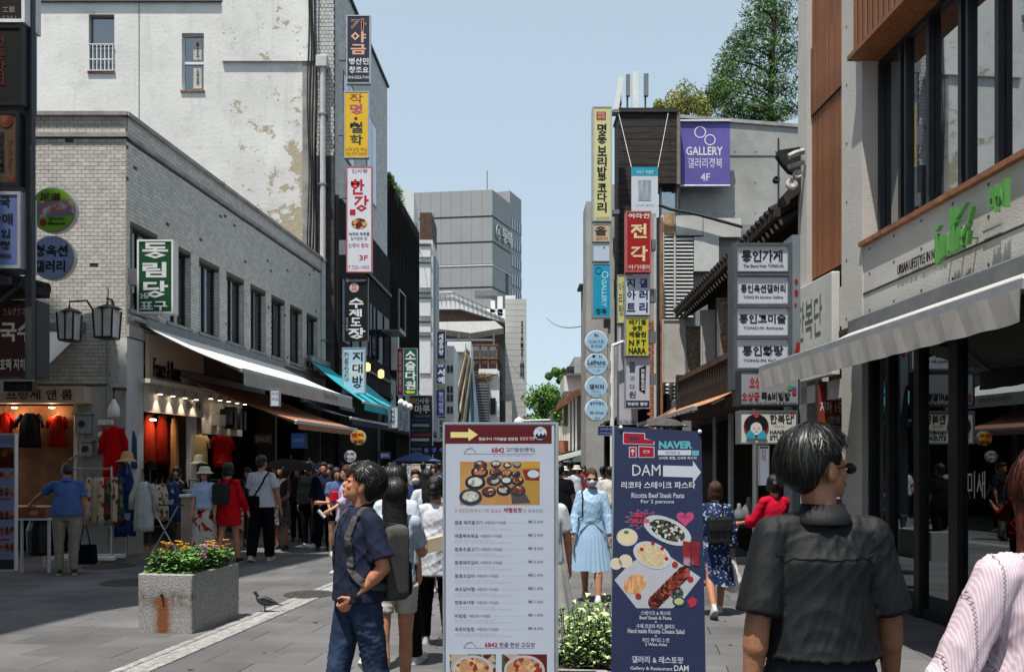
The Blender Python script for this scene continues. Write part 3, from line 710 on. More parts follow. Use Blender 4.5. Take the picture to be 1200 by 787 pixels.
# recessed window
wf = RP.mb(); d0, d1 = .19, .3
wf.box(uW, RE, d0, d1, WT-.12, WT-.062).box(uW, RE, d0, d1, SZ, SZ+.05)
pan = []
u = uW+.02; wd = [.5, .62, .62, .62, .62, .62, .62, .62, .62, .62, .62]
for k, x in enumerate(wd):
    wf.box(u, u+.06, d0-.02, d1, SZ+.05, WT-.12)
    if k % 2: wf.box(u+.1, u+.15, d0, d1, SZ+.05, WT-.12)
    pan.append((u+.075, u+x)); u += x
wfo = wf.build('window', mat('bronze_frame', (.035, .038, .045), rough=.35, metal=.3), cb)
M_GMIR = glass('glass_mirror', tint=(.02, .03, .035), refl=.42, alpha=.35)
for a, c in pan: RP.mb().box(a, c, .24, .247, SZ+.05, WT-.12).build('pane', M_GMIR, wfo)
RP.mb().box(uW, RE, .9, 1.0, SZ-.5, WT+.3).build('inner_wall', M_INT, cb)
RP.mb().box(uW-.02, RE, -.06, .19, SZ-.055, SZ-.001).build('sill', mat('rust_sill', (.28, .12, .06), rough=.7, var=.25, vs=8, dirt=.2), cb)
RP.mb().box(uC+.0, RE, -.008, .0, 3.77, 3.79).build('groove', M_DARK, cb)
# tie-bolt holes
ho_ = RP.mb()
for u in np.arange(uC+.15, RE, .6):
    for z in (3.55, 4.0, 4.3) if u > uW else np.arange(3.55, 11, .75):
        q = ho_; m4 = 8
        q.add([(u+.018*math.cos(i*math.pi/4), -.0225 if u < uW else -.003, z+.018*math.sin(i*math.pi/4)) for i in range(8)], [tuple(range(8))])
ho_.build('tie_hole', M_DARK, cb, kind='stuff')
# steel lettering and green logo
lt = thing('wall_lettering', 'small black metal letters on the concrete wall left of the green logo', 'sign', tuple(RP.pt(ru(1020), 3.85, .02)))
ua, ub = ru(1054), ru(1112)
lettering('URBAN LIFESTYLE IN NATURE', RP, (ua, 3.82, ub, 3.93), paint('#15181a'), lt, off=.02, depth=.006, bold=.0)
gl = thing('green_logo', 'big green standing letters mounted off the concrete wall above the awning', 'sign', tuple(RP.pt(ru(1130), 3.65, .1)))
M_GREEN = mat('logo_green', (.1, .3, .075), rough=.4, var=.06)
g0 = ru(1112); 
def gb(a, c, z0, z1, sk=0, th=.036):   # slanted stroke
    a, c, z0, z1 = a*.86, c*.86, 3.7+(z0-3.7)*.86, 3.7+(z1-3.7)*.86; RP.mb().prism([(g0+a, -.15, z0), (g0+a+th, -.15, z0), (g0+c+th, -.15, z1), (g0+c, -.15, z1)], (0, .045, 0)).build('letter_stroke', M_GREEN, gl)
for s in ((0, .0, 3.72, 4.06), (.0, .12, 3.70, 3.75), (.10, .1, 3.74, 4.02), (.0, .07, 4.09, 4.14), (.17, .19, 3.78, 4.0), (.25, .22, 3.76, 4.0), (.32, .3, 3.76, 4.26), (.36, .37, 3.76, 4.26), (.30, .45, 4.05, 4.10), (.44, .45, 3.78, 4.02), (.52, .5, 3.76, 3.98), (.42, .6, 4.12, 4.24), (.5, .66, 3.86, 4.0), (.58, .72, 3.9, 4.16), (.62, .66, 3.78, 3.92), (.17, .27, 3.76, 3.8), (.44, .56, 3.76, 3.8)): gb(s[0], s[1], s[2], s[3])
for a in (.08, .3, .5): RP.mb().tube([(g0+a, -.1, 3.85), (g0+a, 0, 3.85)], .012, 6).build('standoff_pin', M_STEEL, gl)
gh = thing('green_letters', 'small green standing letters right of the big green logo', 'sign', tuple(RP.pt(ru(1185), 3.8, .1)))
lettering('바새', RP, (ru(1176), 3.95, ru(1196), 4.2), M_GREEN, gh, off=.09, depth=.05, bold=.01)
RP.mb().box(g0+.62, ru(1176), -.03, -.012, 3.86, 3.875).build('rail', M_STEEL, gh)
# shop front under the awning
SF = .12
RP.mb().box(uW-.002, RE, .02, .5, 2.98, 3.28).build('lintel', M_DARK, cb)
sfp = [1010, 1031, 1064, 1104]; us = [ru(p) for p in sfp]
M_SHOPG = glass('glass_shop', tint=(.006, .007, .007), refl=.17, alpha=.4, rough=.01)
gf = thing('glass_shopfront', 'dark glazed shopfront with black posts under the grey awning at the right', 'shopfront', tuple(RP.pt(us[2], 0, 0)))
for k, (u, w_) in enumerate(zip(us+[us[3]+1.9], (.11, .1, .12, .17, .14))): RP.mb().bbox(u, u+w_, SF-.06, SF+.1, 0, 2.975, .008).build('post', M_BLACK, gf)
ends = us+[us[3]+1.9, RE]
ww = (.11, .1, .12, .17, .14)
for k in range(5):
    RP.mb().box(ends[k]+ww[k], ends[k+1], SF, SF+.012, .12, 2.97).build('pane', M_SHOPG, gf)
RP.mb().box(us[0]+.11, RE, SF-.03, SF+.08, 0, .118).build('kick_plate', M_BLACK, gf)
lettering('미새', RP, (us[3]+.26, 1.35, us[3]+.55, 1.62), paint('#b8b8b0'), gf, off=-SF+.004)
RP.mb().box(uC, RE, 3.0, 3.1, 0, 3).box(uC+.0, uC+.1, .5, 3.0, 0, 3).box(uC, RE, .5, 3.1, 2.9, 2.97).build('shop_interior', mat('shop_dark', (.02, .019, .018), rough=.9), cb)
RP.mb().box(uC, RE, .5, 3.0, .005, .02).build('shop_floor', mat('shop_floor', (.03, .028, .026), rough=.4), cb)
RP.mb().box(0, uC, .9, 1.0, 0, 4.1).build('entrance_back', M_INT, cb)
# right awning (two lengths)
Ya, Yb = 10.55, 5.55
ra0 = RP.uz(1000, 400)[0]
awning('dusty grey awning over the glass shopfront at the right', RP, 2.0, 7.05, 3.36, 2.88, 1.25, M_AW_G, .27, under=mat('awning_dusty', (.33, .32, .3), rough=.9, var=.08, vs=2.5, dirt=.3, bump=.12, bs=6))
RP.mb().box(ru(975), RE, -.05, -.005, 3.36, 3.42).build('flashing', M_DARK, cb)
# posters by the entrance (face the camera)
EPL = cam_plane(11.6)
sign('rental_poster', 'brown rental poster with white lettering above the white price poster', 957, 447, 1006, 498, 11.6, mat('poster_brown', (.2, .035, .015), rough=.6), [('HANBOK STUDIO', 963, 452, 1004, 458, '#5a2a1c', .01), ('지하 1층 임대', 961, 470, 1004, 484, '#cfc8c0', .02), ('(전용 60평)', 970, 487, 1004, 497, '#c0b8b0', .01)], M_DARK, depth=.04, fw=.012, cat='poster')
sign('price_poster', 'tall pale blue poster with huge black digits behind the man in the grey shirt', 957, 501, 1006, 585, 11.6, mat('poster_blue', (.36, .42, .62), rough=.6), [('S', 984, 530, 1002, 556, '#0c0c10', .05), ('20', 984, 562, 1005, 583, '#0c0c10', .05)], M_DARK, depth=.04, fw=.012, cat='poster')
# white calligraphy board on the slat bay
hb = thing('calligraphy_board', 'pale grey board with brushed grey Korean letters under the timber slats', 'sign', tuple(RP.pt((uB+uC)/2, 2.8, .1)))
RP.mb().bbox(uA+.02, uC-.02, -.14, -.03, 2.86, 4.2, .01).build('panel', mat('board_pale', (.5, .5, .47), rough=.6, var=.05, dirt=.1), hb)
lettering('한복단', RP, (ru(945), 3.42, ru(975), 3.98), paint('#55564f'), hb, off=.145, bold=.0, shear=.02)
RP.mb().box(0, uC, -.02, .2, 2.55, 2.8).build('entrance_lintel', M_CONC, cb)

# ================================================================== HANOK (tiled roof house)
hk = thing('hanok_house', 'traditional tiled-roof house with dark timber eaves and a balcony, behind the stacked white signs', 'building', (5.5, 17, 0))
hk['label'] = 'traditional tiled-roof house with dark timber eaves and balcony behind the stacked white signs'
M_TIMB = mat('dark_timber', (.035, .026, .02), rough=.75, var=.4, vs=3, stretch=(3, .5, 3), bump=.4)
M_TIMB2 = mat('brown_timber', (.075, .045, .03), rough=.75, var=.4, vs=3, bump=.4)
EX, EZ0 = 3.72, 5.3   # eave line
Y0, Y1 = 12.75, 21.0
def exy(Y): return 3.92+.011*(Y-11.5)
def ez(Y): return 5.46-.01*(Y-11.5)
sl_ = .62
b = MB(); x0, x1 = exy(Y0), exy(Y1)
b.prism([(x0, Y0, 5.46), (x0+3.6, Y0, 5.46+3.6*sl_), (x0+3.6, Y0, 5.32+3.6*sl_), (x0, Y0, 5.36)], (x1-x0, Y1-Y0, -.08)).build('roof_deck', M_TIMB, hk)
rt = None
nT = 34
for i in range(nT):
    Yt = Y0+.1+(Y1-Y0-.2)*i/(nT-1); x = exy(Yt)
    if rt is None: rt = MB().tube([(x-.05, Yt, ez(Yt)+.04), (x+1.2, Yt, ez(Yt)+.04+1.2*sl_*.92), (x+3.6, Yt, ez(Yt)+.06+3.6*sl_)], .06, 8).build('roof_tile', M_RTILE, hk); b0 = (x, Yt)
    else: o = rt.copy(); COL.objects.link(o); o.location = (x-b0[0], Yt-b0[1], -.01*(Yt-b0[1]))
MB().prism([(x0-.02, Y0-.05, 5.36), (x0+.06, Y0-.05, 5.36), (x0+.06, Y0-.05, 5.5), (x0-.02, Y0-.05, 5.5)], (x1-x0, Y1-Y0, -.08)).build('eave_board', M_TIMB, hk)
raf = None; nR = 36
for i in range(nR):
    Yt = Y0+.05+(Y1-Y0-.1)*i/(nR-1); x = exy(Yt)
    if raf is None:
        raf = MB().tube([(x+.1, Yt, ez(Yt)-.14), (x+1.9, Yt, ez(Yt)-.14+1.8*sl_)], .055, 8).build('rafter', M_TIMB, hk); b0 = (x, Yt)
        rfe = MB().tube([(x+.095, Yt, ez(Yt)-.143), (x+.1, Yt, ez(Yt)-.14)], .05, 8).build('rafter_end', mat('rafter_end', (.35, .34, .31), rough=.8), hk)
    else:
        for s0 in (raf, rfe): o = s0.copy(); COL.objects.link(o); o.location = (x-b0[0], Yt-b0[1], -.01*(Yt-b0[1]))
# gable verge with ornamental end tiles near the concrete building
MB().prism([(3.98, 12.5, 5.62), (4.3, 12.5, 5.98), (4.35, 12.5, 5.82), (4.03, 12.5, 5.46)], (0, .3, 0)).build('verge_board', M_TIMB, hk)
M_TW = mat('tile_pale', (.42, .42, .42), rough=.6, var=.3, vs=12)
for (px, py, r, rr) in ((927, 217, .085, M_TW), (909, 212, .05, M_RTILE), (934, 206, .07, M_TW)):
    c = P(px, py, 12.4); MB().lathe([(.001, 0), (r, 0), (r, .05), (r*.7, .06), (.001, .04)], c, 14, (0, -1, .2)).build('ridge_end_tile', rr, hk)
q = [P(*p, 12.5) for p in ((938, 172), (912, 176), (911, 182), (918, 192), (926, 201), (938, 205))]
MB().prism(q, (0, .12, 0)).build('ridge_ornament', M_RTILE, hk)
MB().tube([P(924, 184, 12.3), P(932, 180, 12.3), P(942, 177, 12.3)], .045, 8).build('ridge_tile', M_TW, hk)
MB().tube([P(924, 196, 12.35), P(942, 190, 12.35)], .035, 8).build('ridge_tile', M_TW, hk)
# walls and upper shutters
HX = 4.75
MB().box(HX, HX+.2, 13, Y1-.3, 3.1, 6.2).build('wall', M_TIMB, hk)
MB().box(HX-.4, 8, Y1-.35, Y1-.3, 0, 5.0).build('end_wall', M_TIMB2, hk)
M_SHUT = mat('shutter_board', (.46, .44, .41), rough=.75, var=.08, vs=3, dirt=.25)
M_SHUT2 = mat('shutter_mesh', (.3, .22, .17), rough=.85, var=.3, vs=14, dirt=.3)
# open shutter leaves standing out over the balcony, facing the viewer
leaf = [(776, 374, 803, 448, 20.6, M_SHUT), (804, 382, 820, 446, 20.3, M_SHUT2), (821, 363, 838, 438, 18.4, M_SHUT), (840, 349, 862, 426, 16.9, M_SHUT2)]
for (a, b_, c, d, Yd, m_) in leaf:
    p0, p1 = P(a, d, Yd), P(c, b_, Yd)
    f = MB().box(p0.x, p1.x, Yd, Yd+.05, p0.z, p1.z).build('shutter', m_, hk)
    e = .035; k = MB().box(p0.x, p0.x+e, Yd-.02, Yd+.06, p0.z, p1.z).box(p1.x-e, p1.x, Yd-.02, Yd+.06, p0.z, p1.z).box(p0.x+e, p1.x-e, Yd-.02, Yd+.06, p0.z, p0.z+e).box(p0.x+e, p1.x-e, Yd-.02, Yd+.06, p1.z-e, p1.z)
    k.build('shutter_frame', M_STEEL if m_ is M_SHUT2 else M_SHUT, f)
# balcony
bx0 = 3.62
p = P(795, 497, 18.5)
MB().box(bx0, HX, 13.2, 18.6, 2.62, 2.8).build('balcony_floor', M_TIMB2, hk)
MB().box(bx0-.04, bx0+.04, 13.2, 18.6, 3.44, 3.54).build('handrail', M_TIMB2, hk)
bal = None
for i in range(30):
    Yt = 13.25+i*.18
    if bal is None: bal = MB().box(bx0-.02, bx0+.02, Yt, Yt+.06, 2.8, 3.44).build('baluster', M_TIMB, hk)
    else: o = bal.copy(); COL.objects.link(o); o.location = (0, .18*i, 0)
for i in range(6): x = bx0+.1+i*.18; MB().box(x, x+.05, 18.55, 18.6, 2.8, 3.5).build('baluster', M_TIMB, hk)
for Yt in (18.5,): MB().box(bx0-.06, bx0+.06, Yt-.06, Yt+.06, 0, 3.6).build('post', M_TIMB, hk)
MB().box(HX-.2, HX, 13, 20.9, 0, 2.6).build('shop_wall', M_INT, hk)
MB().box(HX-.8, HX-.75, 15.4, 15.6, 0, 2.6).build('shop_pole', M_ALU, hk)
for px, Yd in ((838, 15.8), (885, 13.4)): q = P(px, 600, Yd); MB().tube([(q.x, Yd, 0), (q.x, Yd, 2.55)], .045, 8).build('pole', M_STEEL, hk)
MB().box(2.9+.2, HX, 14.2, 14.35, .62, .7).box(3.3, HX, 14.2, 14.3, 0, .12).build('display_shelf', M_DARK, hk)
HP = Plane((3.1, 21, 0), (-1, .0, 0))
awning('faded orange awning under the dark timber balcony', Plane((3.95, 20.6, 0), (-1, 0.0, 0)), .3, 6.6, 3.05, 2.62, .95, mat('awning_orange', (.42, .2, .1), rough=.85, var=.1, dirt=.15), .06)

# ================================================================== RIGHT MIDDLE: concrete wall, timber box, corrugated wall
cw = thing('gallery_building', 'bare concrete building with a black timber box on top behind the purple gallery banner', 'building', (9, 28, 0))
WZ = lambda py, Y: EYE+(HOR-py)*Y/F
b = MB(); Yw = 25.0
xa, xb = P(797, 0, Yw).x, P(1000, 0, Yw).x
b.prism([(xa, Yw, 0), (xb, Yw, 0), (xb, Yw, WZ(153, Yw)), (xa, Yw, WZ(137, Yw))], (0, .35, 0)).build('wall', M_CONC2, cw)
MB().prism([(xa, Yw-.05, WZ(139, Yw)), (xb, Yw-.05, WZ(155, Yw)), (xb, Yw-.05, WZ(151, Yw)), (xa, Yw-.05, WZ(135, Yw))], (0, .5, 0)).build('coping', M_COPE, cw)
q = P(912, 0, Yw); MB().box(q.x-.02, q.x+.02, Yw-.03, Yw-.004, 5, 11.2).build('wall_joint', M_DARK, cw)
MB().box(xa, xb, Yw-.012, Yw-.003, WZ(183, Yw)-.01, WZ(183, Yw)+.012).build('wall_joint', M_DARK, cw)
h_ = MB()
for i in range(11):
    for z in (6.3, 7.2, 8.1, 9.0, 9.9, 10.8):
        x = xa+.4+i*.6; h_.add([(x+.02*math.cos(a*math.pi/3), Yw-.006, z+.02*math.sin(a*math.pi/3)) for a in range(6)], [tuple(range(6))])
h_.build('tie_hole', M_DARK, cw, kind='stuff')
M_BOARD = mat('charred_board', (.028, .021, .018), rough=.7, var=.4, vs=3, stretch=(.6, .6, 5), bump=.5)
x0, x1 = P(725, 0, 24.3).x, P(793, 0, 24.3).x
zt, zb = WZ(132, 24.3), WZ(216, 24.3)
x2 = P(742, 0, 24.3).x
bd = None; k = 0; z = WZ(400, 24.3)
while z < zt-.02:
    xr = x1 if z > zb else x2
    MB().box(x0, xr, 24.3+.004*(k % 2), 25.3, z, z+.172).build('timber_board', M_BOARD, cw); z += .18; k += 1
MB().box(x0-.03, x1+.05, 24.25, 25.4, zt+.003, zt+.07).build('coping', M_DARK, cw)
MB().box(x1+.003, x1+.1, 24.28, 25, zb, zt).build('corner_trim', mat('corner_trim', (.2, .17, .14), rough=.8), cw)
# glazed bay and rusted fascia right of the box
a0, a1 = P(773, 300, 24.6), P(795, 218, 24.6)
MB().box(a0.x, a1.x, 24.7, 24.75, 3, a1.z).build('pane', glass('glass_pale', tint=(.12, .18, .22), refl=.4, alpha=.3), cw)
MB().box(a0.x, a0.x+.06, 24.6, 24.72, 3, a1.z).box(a1.x-.06, a1.x, 24.6, 24.72, 3, a1.z).build('bay_frame', M_STEEL, cw)
# grey concrete flank further back (left of timber box)
gk = thing('grey_building', 'plain grey concrete building behind the column of round blue signs', 'building', (4, 30, 0))
x0, x1, x2 = P(687, 0, 27).x, P(727, 0, 27).x, P(765, 0, 27).x
MB().box(x0, x2, 27, 28.2, 0, WZ(236, 27)).build('wall', M_CONC2, gk)
MB().box(P(713, 0, 26.6).x, P(724, 0, 26.6).x, 26.6, 26.99, 3, WZ(216, 26.6)).build('pier', M_CONC2, gk)
MB().box(P(683, 0, 30).x, x0+.3, 30, 30.8, 0, WZ(336, 30)).build('side_bay', M_CONC2, gk)
MB().box(P(682, 0, 30).x-.1, x0+.3, 29.9, 30.9, WZ(336, 30)+.003, WZ(333, 30)).build('roof_edge', M_DARK, gk)
for k, (a, b_, c, d) in enumerate(((717, 282, 724, 300), (706, 370, 713, 386), (718, 330, 723, 350))):
    p0, p1 = P(a, d, 26.9), P(c, b_, 26.9); MB().box(p0.x, p1.x, 26.55, 26.62, p0.z, p1.z).build('window', M_WFRAME, gk)
# corrugated and louvre-clad building at Y 21.5
cg = thing('louvred_building', 'building clad in white metal louvres behind the tiled-roof house', 'building', (5, 22, 0))
Yc = 21.8
M_LOUV = mat('white_metal', (.55, .55, .53), rough=.5, var=.08, dirt=.25, vs=3)
p0, p1 = P(777, 640, Yc), P(880, 250, Yc)
MB().box(p0.x, p1.x+.5, Yc+.1, Yc+.3, 0, WZ(262, Yc)).build('wall', mat('cladding_grey', (.25, .25, .24), rough=.8, dirt=.3), cg)
def louvres(a, b_, c, d, Y, step=4.3):
    f = None; py = d; first = None
    while py > b_+2:
        q0, q1 = P(a, py, Y), P(c, py-step*.75, Y)
        if first is None:
            f = MB().prism([(q0.x, Y, q0.z), (q0.x, Y-.05, q0.z+.01), (q0.x, Y, q1.z)], (q1.x-q0.x, 0, 0)).build('louvre', M_LOUV, cg); first = q0.z
        else: o = f.copy(); COL.objects.link(o); o.location = (0, 0, q0.z-first)
        py -= step
louvres(778, 275, 789, 372, Yc); louvres(792, 277, 812, 372, Yc)
louvres(778, 449, 791, 478, Yc)
for (a, b_, c, d) in ((792, 253, 823, 276), (824, 256, 868, 278), (813, 278, 842, 318), (775, 252, 778, 480), (789.5, 272, 791.5, 372)):
    q0, q1 = P(a, d, Yc-.02), P(c, b_, Yc-.02); MB().box(q0.x, q1.x, Yc-.06, Yc+.09, q0.z, q1.z).build('metal_panel', M_LOUV, cg)
q0, q1 = P(776, 275, Yc), P(790, 250, Yc); MB().box(q0.x, q1.x, Yc-.05, Yc+.1, q0.z, q1.z).build('rusted_fascia', mat('rusted_fascia', (.42, .27, .14), rough=.8, var=.3, vs=5, dirt=.4), cg)
MB().tube([P(x, y, Yc-.2) for x, y in ((772, 240), (785, 245), (820, 252), (870, 266))], .04, 6).build('gutter', M_DARK, cg)
for px, m_ in ((768, M_PIPE), (771, M_DARK), (775.5, mat('rust_pipe', (.3, .14, .07), rough=.8, var=.3))):
    MB().tube([P(px, 560, 20.9), P(px, 255, 20.9)], .035, 8).build('pipe', m_, cg)
MB().box(P(763, 0, 21.2).x, P(769, 0, 21.2).x, 21.2, 21.4, 1.5, WZ(250, 21.2)).build('pier', M_CONC2, cg)
z = 2.2
M_BRK = mat('orange_brick', (.36, .15, .08), rough=.85, var=.2, vs=6, island=.2)
bm_ = MB(); j = 0
while z < 5.2:
    for i in range(3):
        x = P(762, 0, 21).x+i*.11-(.05 if j % 2 else 0); bm_.box(x, x+.1, 21.0, 21.15, z, z+.065)
    z += .075; j += 1
bm_.build('brick', M_BRK, cg, kind='stuff')
# low street-level shops on the right between Y 22 and 30, dark recess
sb = thing('shop_row', 'dark open shopfronts at street level under the round blue signs', 'building', (5, 24, 0))
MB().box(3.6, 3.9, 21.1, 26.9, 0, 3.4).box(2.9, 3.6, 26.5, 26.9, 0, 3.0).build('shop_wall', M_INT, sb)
MB().prism([(3.6, 21.2, 3.3), (2.75, 21.2, 2.9), (2.75, 21.2, 2.84), (3.6, 21.2, 3.2)], (0, 5.4, 0)).build('canopy', M_AW_D, sb)
# timber hut / balcony building further right (Y 34)
th = thing('timber_house', 'small house with rusty roof edge and cream balcony slats behind the round signs', 'building', (3, 36, 0))
Yh = 34.0
M_RUST = mat('rust_roof', (.2, .08, .05), rough=.85, var=.3, vs=4)
q = [P(*p, Yh-.6) for p in ((655, 478), (657, 468), (676, 456), (700, 452), (700, 458), (680, 462), (660, 476))]
MB().prism(q, (0, 3, 0)).build('roof_edge', M_RUST, th)
def bpx(a, b_, c, d, Y, dy, nm, m_, t): p0, p1 = P(a, d, Y), P(c, b_, Y); return MB().box(p0.x, p1.x, Y, Y+dy, p0.z, p1.z).build(nm, m_, t)
bpx(664, 462, 700, 530, Yh+.6, 3, 'wall', mat('plaster_brown', (.3, .24, .2), rough=.85, dirt=.3), th)
for k, a in enumerate((666, 670, 674, 681, 687)): bpx(a, 464, a+2.2, 528, Yh, .2, 'post', M_WHITEP, th)
for k in range(8): bpx(653+k*1.9, 499, 654.5+k*1.9, 516, Yh-.3, .04, 'balcony_slat', mat('cream_slat', (.6, .55, .45), rough=.8), th)
bpx(655, 517, 670, 530, Yh+.2, .3, 'brick_panel', M_BRK, th)
bpx(661, 440, 692, 458, Yh+3, 3, 'upper_wall', M_WHITEP, th)
bpx(664, 437, 692, 440, Yh+2.7, 3, 'upper_roof', M_STEEL, th)
q = [P(*p, Yh-1.5) for p in ((648, 536), (690, 525), (700, 519), (700, 523), (690, 530), (650, 541))]
MB().prism(q, (0, 1.5, 0)).build('canopy', M_AW_W, th)
bpx(640, 541, 700, 600, Yh+1.2, .2, 'shop_front', M_INT, th)
bpx(694, 415, 726, 520, Yh+2, 2, 'side_wall', M_CONC2, th)
bh = thing('beige_block', 'small pale block with a dark roof box above the trees on the right', 'building', (6, 60, 0))
bpx(673, 418, 700, 445, 60, 6, 'wall', M_CONC2, bh); bpx(665, 429, 673, 434, 60, 2, 'roof_box', M_DARK, bh)
# green shop front right far
gs = thing('green_shopfront', 'dark green shop window with white painted letters below the round blue signs', 'shopfront', (3, 31, 0))
bpx(681, 486, 703, 508, 31, .1, 'panel', mat('green_front', (.02, .1, .05), rough=.5), gs)
lettering('슬담', cam_plane(31), (*cam_plane(31).uz(688, 516), *cam_plane(31).uz(698, 508)), paint('#d8d8d0'), gs, off=.12)

# ================================================================== LEFT MIDDLE AND FAR
# black slatted building with ivy (x 453-475)
bs = thing('black_slat_building', 'black slatted building with ivy along its roof edge beyond the tall white building', 'building', (-5, 40, 0))
BPn = Plane((-5.36, 36.0, 0), TN)
BLn = 9.5
BPn.mb().box(0, BLn, 0, 3, 0, WZ(203, 36)).build('wall', mat('black_wall', (.012, .012, .013), rough=.7), bs)
fin = None
for i in range(24):
    if fin is None: fin = BPn.mb().box(0.02, .1, -.12, -.003, 5.5, WZ(206, 36)).build('fin', M_BLK, bs)
    else: o = fin.copy(); COL.objects.link(o); o.location = BPn.u*(.38*i)
BPn.mb().box(0, BLn, -.3, -.13, 3.0, 3.3).build('canopy', M_DARK, bs)
for i in range(5): BPn.mb().box(.6+1.8*i, 1.8+1.8*i, -.14, -.125, 3.6, 5.3).build('dark_window', MATS['glass_black'], bs)
# balcony cages
cgx = BPn.mb().box(-2.2, -2.14, -1.0, -.94, 7.0, 8.6).box(-.7, -.64, -1.0, -.94, 7.0, 8.6).box(-2.2, -.64, -1.0, -.94, 8.54, 8.6).box(-2.2, -.64, -1.0, -.94, 7.0, 7.06).box(-2.2, -.64, -1.0, 0, 6.9, 6.98)
cgx.build('balcony_cage', M_STEEL, bs)
BPn.mb().box(-.2, 0.0, -.6, -.3, 5.6, 7.1).build('light_box', M_WHITEP, bs)
# thin brick pier, white building, stacked white box, etc. (front faces toward the camera)
def block(name, label, a, b_, c, d, Y, dep, m_, wallname='wall'):
    p0, p1 = P(a, d, Y), P(c, b_, Y); t = thing(name, label, 'building', ((p0.x+p1.x)/2, Y+dep/2, 0))
    MB().box(p0.x, p1.x, Y, Y+dep, 0, p1.z).build(wallname, m_, t); return t
t = block('brick_pier', 'narrow weathered brick building between the black slatted and the white building', 474, 281, 483, 560, 46, 3, M_CONC2)
bk = MB(); z = 2.0; j = 0
while z < WZ(283, 46)-.1:
    x0 = P(474.5, 0, 46).x-(.15 if j % 2 else 0)
    while x0 < P(483, 0, 46).x: bk.box(max(x0, P(474.2, 0, 46).x), min(x0+.28, P(483, 0, 46).x), 45.96, 46, z, z+.12); x0 += .3
    z += .14; j += 1
bk.build('brick', M_BRK, t, kind='stuff')
M_WW = mat('white_wall', (.62, .62, .61), rough=.7, var=.03, dirt=.05)
t = thing('white_building', 'plain white wall with small red vertical lettering beyond the brick sliver', 'building', (-7, 50, 0))
q0, q1, q2 = P(468, 223, 50), P(485, 223, 50), P(491, 238, 56)
MB().prism([(q0.x, 50, 0), (q1.x, 50, 0), (q2.x, 56, 0), (q0.x, 56, 0)], (0, 0, q0.z)).build('wall', M_WW, t)
pw = Plane((q1.x, 50, 0), Vector((6, -(q2.x-q1.x), 0)))
lettering('인\n사\n동', pw, (2.2, WZ(300, 52), 4.0, WZ(255, 52)), paint('#a02a18'), t, off=.02, bold=.03)
t = thing('white_stacked_building', 'narrow white building of stacked window bays topped by a dark timber box', 'building', (-8, 62, 0))
Y = 60
def B(a, b_, c, d, nm, m_, Y_=None, dep=4, tt=None): return bpx(a, b_, c, d, Y_ or Y, dep, nm, m_, tt or t)
B(488, 281, 507, 600, 'wall', M_LOUV); B(492, 249, 506, 281, 'timber_box', mat('brown_board', (.09, .05, .03), rough=.8, var=.3, stretch=(6, 1, .4), vs=3))
for k, yy in enumerate((285, 306, 341, 347, 375, 392)):
    B(491, yy, 505, yy+1.4, 'ledge', M_STEEL, 59.8, .2)
for yy, hh in ((289, 12), (309, 28), (350, 20), (379, 10), (397, 40)): B(491.5, yy, 504.5, yy+hh, 'bay_panel', M_WW, 59.9, .1)
B(507, 300, 510.5, 600, 'side_wall', mat('side_grey', (.33, .35, .37), rough=.7), 61, 3)
MB().tube([P(508, 255, 60), P(509, 250, 60)], .03, 5).build('roof_lamp', M_STEEL, t)
# grey office tower
M_TOW = mat('tower_panel', (.3, .305, .31), rough=.55, var=.04, vs=.3, bump=.02)
M_TOWD = mat('tower_line', (.1, .1, .105), rough=.6)
ot = thing('office_tower', 'grey panelled office tower with dark floor bands and lettering near its roof', 'building', (-10, 140, 0))
Yt = 130.0; cA = P(577, 222, Yt); zT = cA.z
dirL = Vector((-1, .13, 0)).normalized(); dirR = Vector((.55, 1, 0)).normalized()
PLt = Plane((cA.x, Yt, 0), Vector((dirL.y, -dirL.x, 0))*1.0)
# left face: plane whose u runs left to right ending at the corner
PLt = Plane((cA.x, Yt, 0), (-.13, -1, 0)); PRt = Plane((cA.x, Yt, 0), (1, -.38, 0))
Lw = 24.0
PLt.mb().box(-Lw, -.02, .12, 2, 0, zT).build('core_wall', M_TOWD, ot); PRt.mb().box(.02, 8.2, .12, 2, 0, zT).build('core_wall', M_TOWD, ot)
fl = 3.05*2
zs = [zT-5.7, zT-10.4]
panel_rows = []
ztop = zT; hgt = [4.2, 3.9]+[3.45]*14
zz = zT; nrow = 0
pmz = {}
for r_ in range(12):
    h0 = hgt[r_]; z1 = zz; z0 = zz-h0+.22*(r_ % 2 == 1 or r_ < 3)+.06
    for pl, ua, ub, wd_ in ((PLt, -Lw, 0, 1.55), (PRt, 0, 8.2, 1.37)):
        nP = int(round((ub-ua)/wd_)); w_ = (ub-ua)/nP
        for i in range(nP):
            if pl is PRt and r_ > 2 and i in (4,) : continue
            pl.mb().box(ua+i*w_+.015, ua+(i+1)*w_-.015, 0, .12, z0, z1-.02).build('facade_panel', M_TOW, ot) if (r_ < 9) else None
    if r_ >= 9: PLt.mb().box(-Lw, 0, 0, .12, z0, z1).build('facade_panel', M_TOW, ot); PRt.mb().box(0, 8.2, 0, .12, z0, z1).build('facade_panel', M_TOW, ot)
    if r_ % 2 == 0 and r_ > 1: PLt.mb().box(-Lw, 0, -.08, 0, z0-.28, z0-.12).build('pale_ledge', M_WHITEP, ot); PRt.mb().box(0, 8.2, -.08, 0, z0-.28, z0-.12).build('pale_ledge', M_WHITEP, ot)
    zz -= h0
M_BLUEG = glass('glass_blue', tint=(.06, .1, .2), refl=.35, alpha=.2)
for r_ in range(3, 11):
    z0 = zT-8.1-3.45*(r_-2)+.5
    if r_ % 2: PRt.mb().box(5.5, 6.8, .05, .11, z0, z0+2.2).build('window', M_BLUEG, ot)
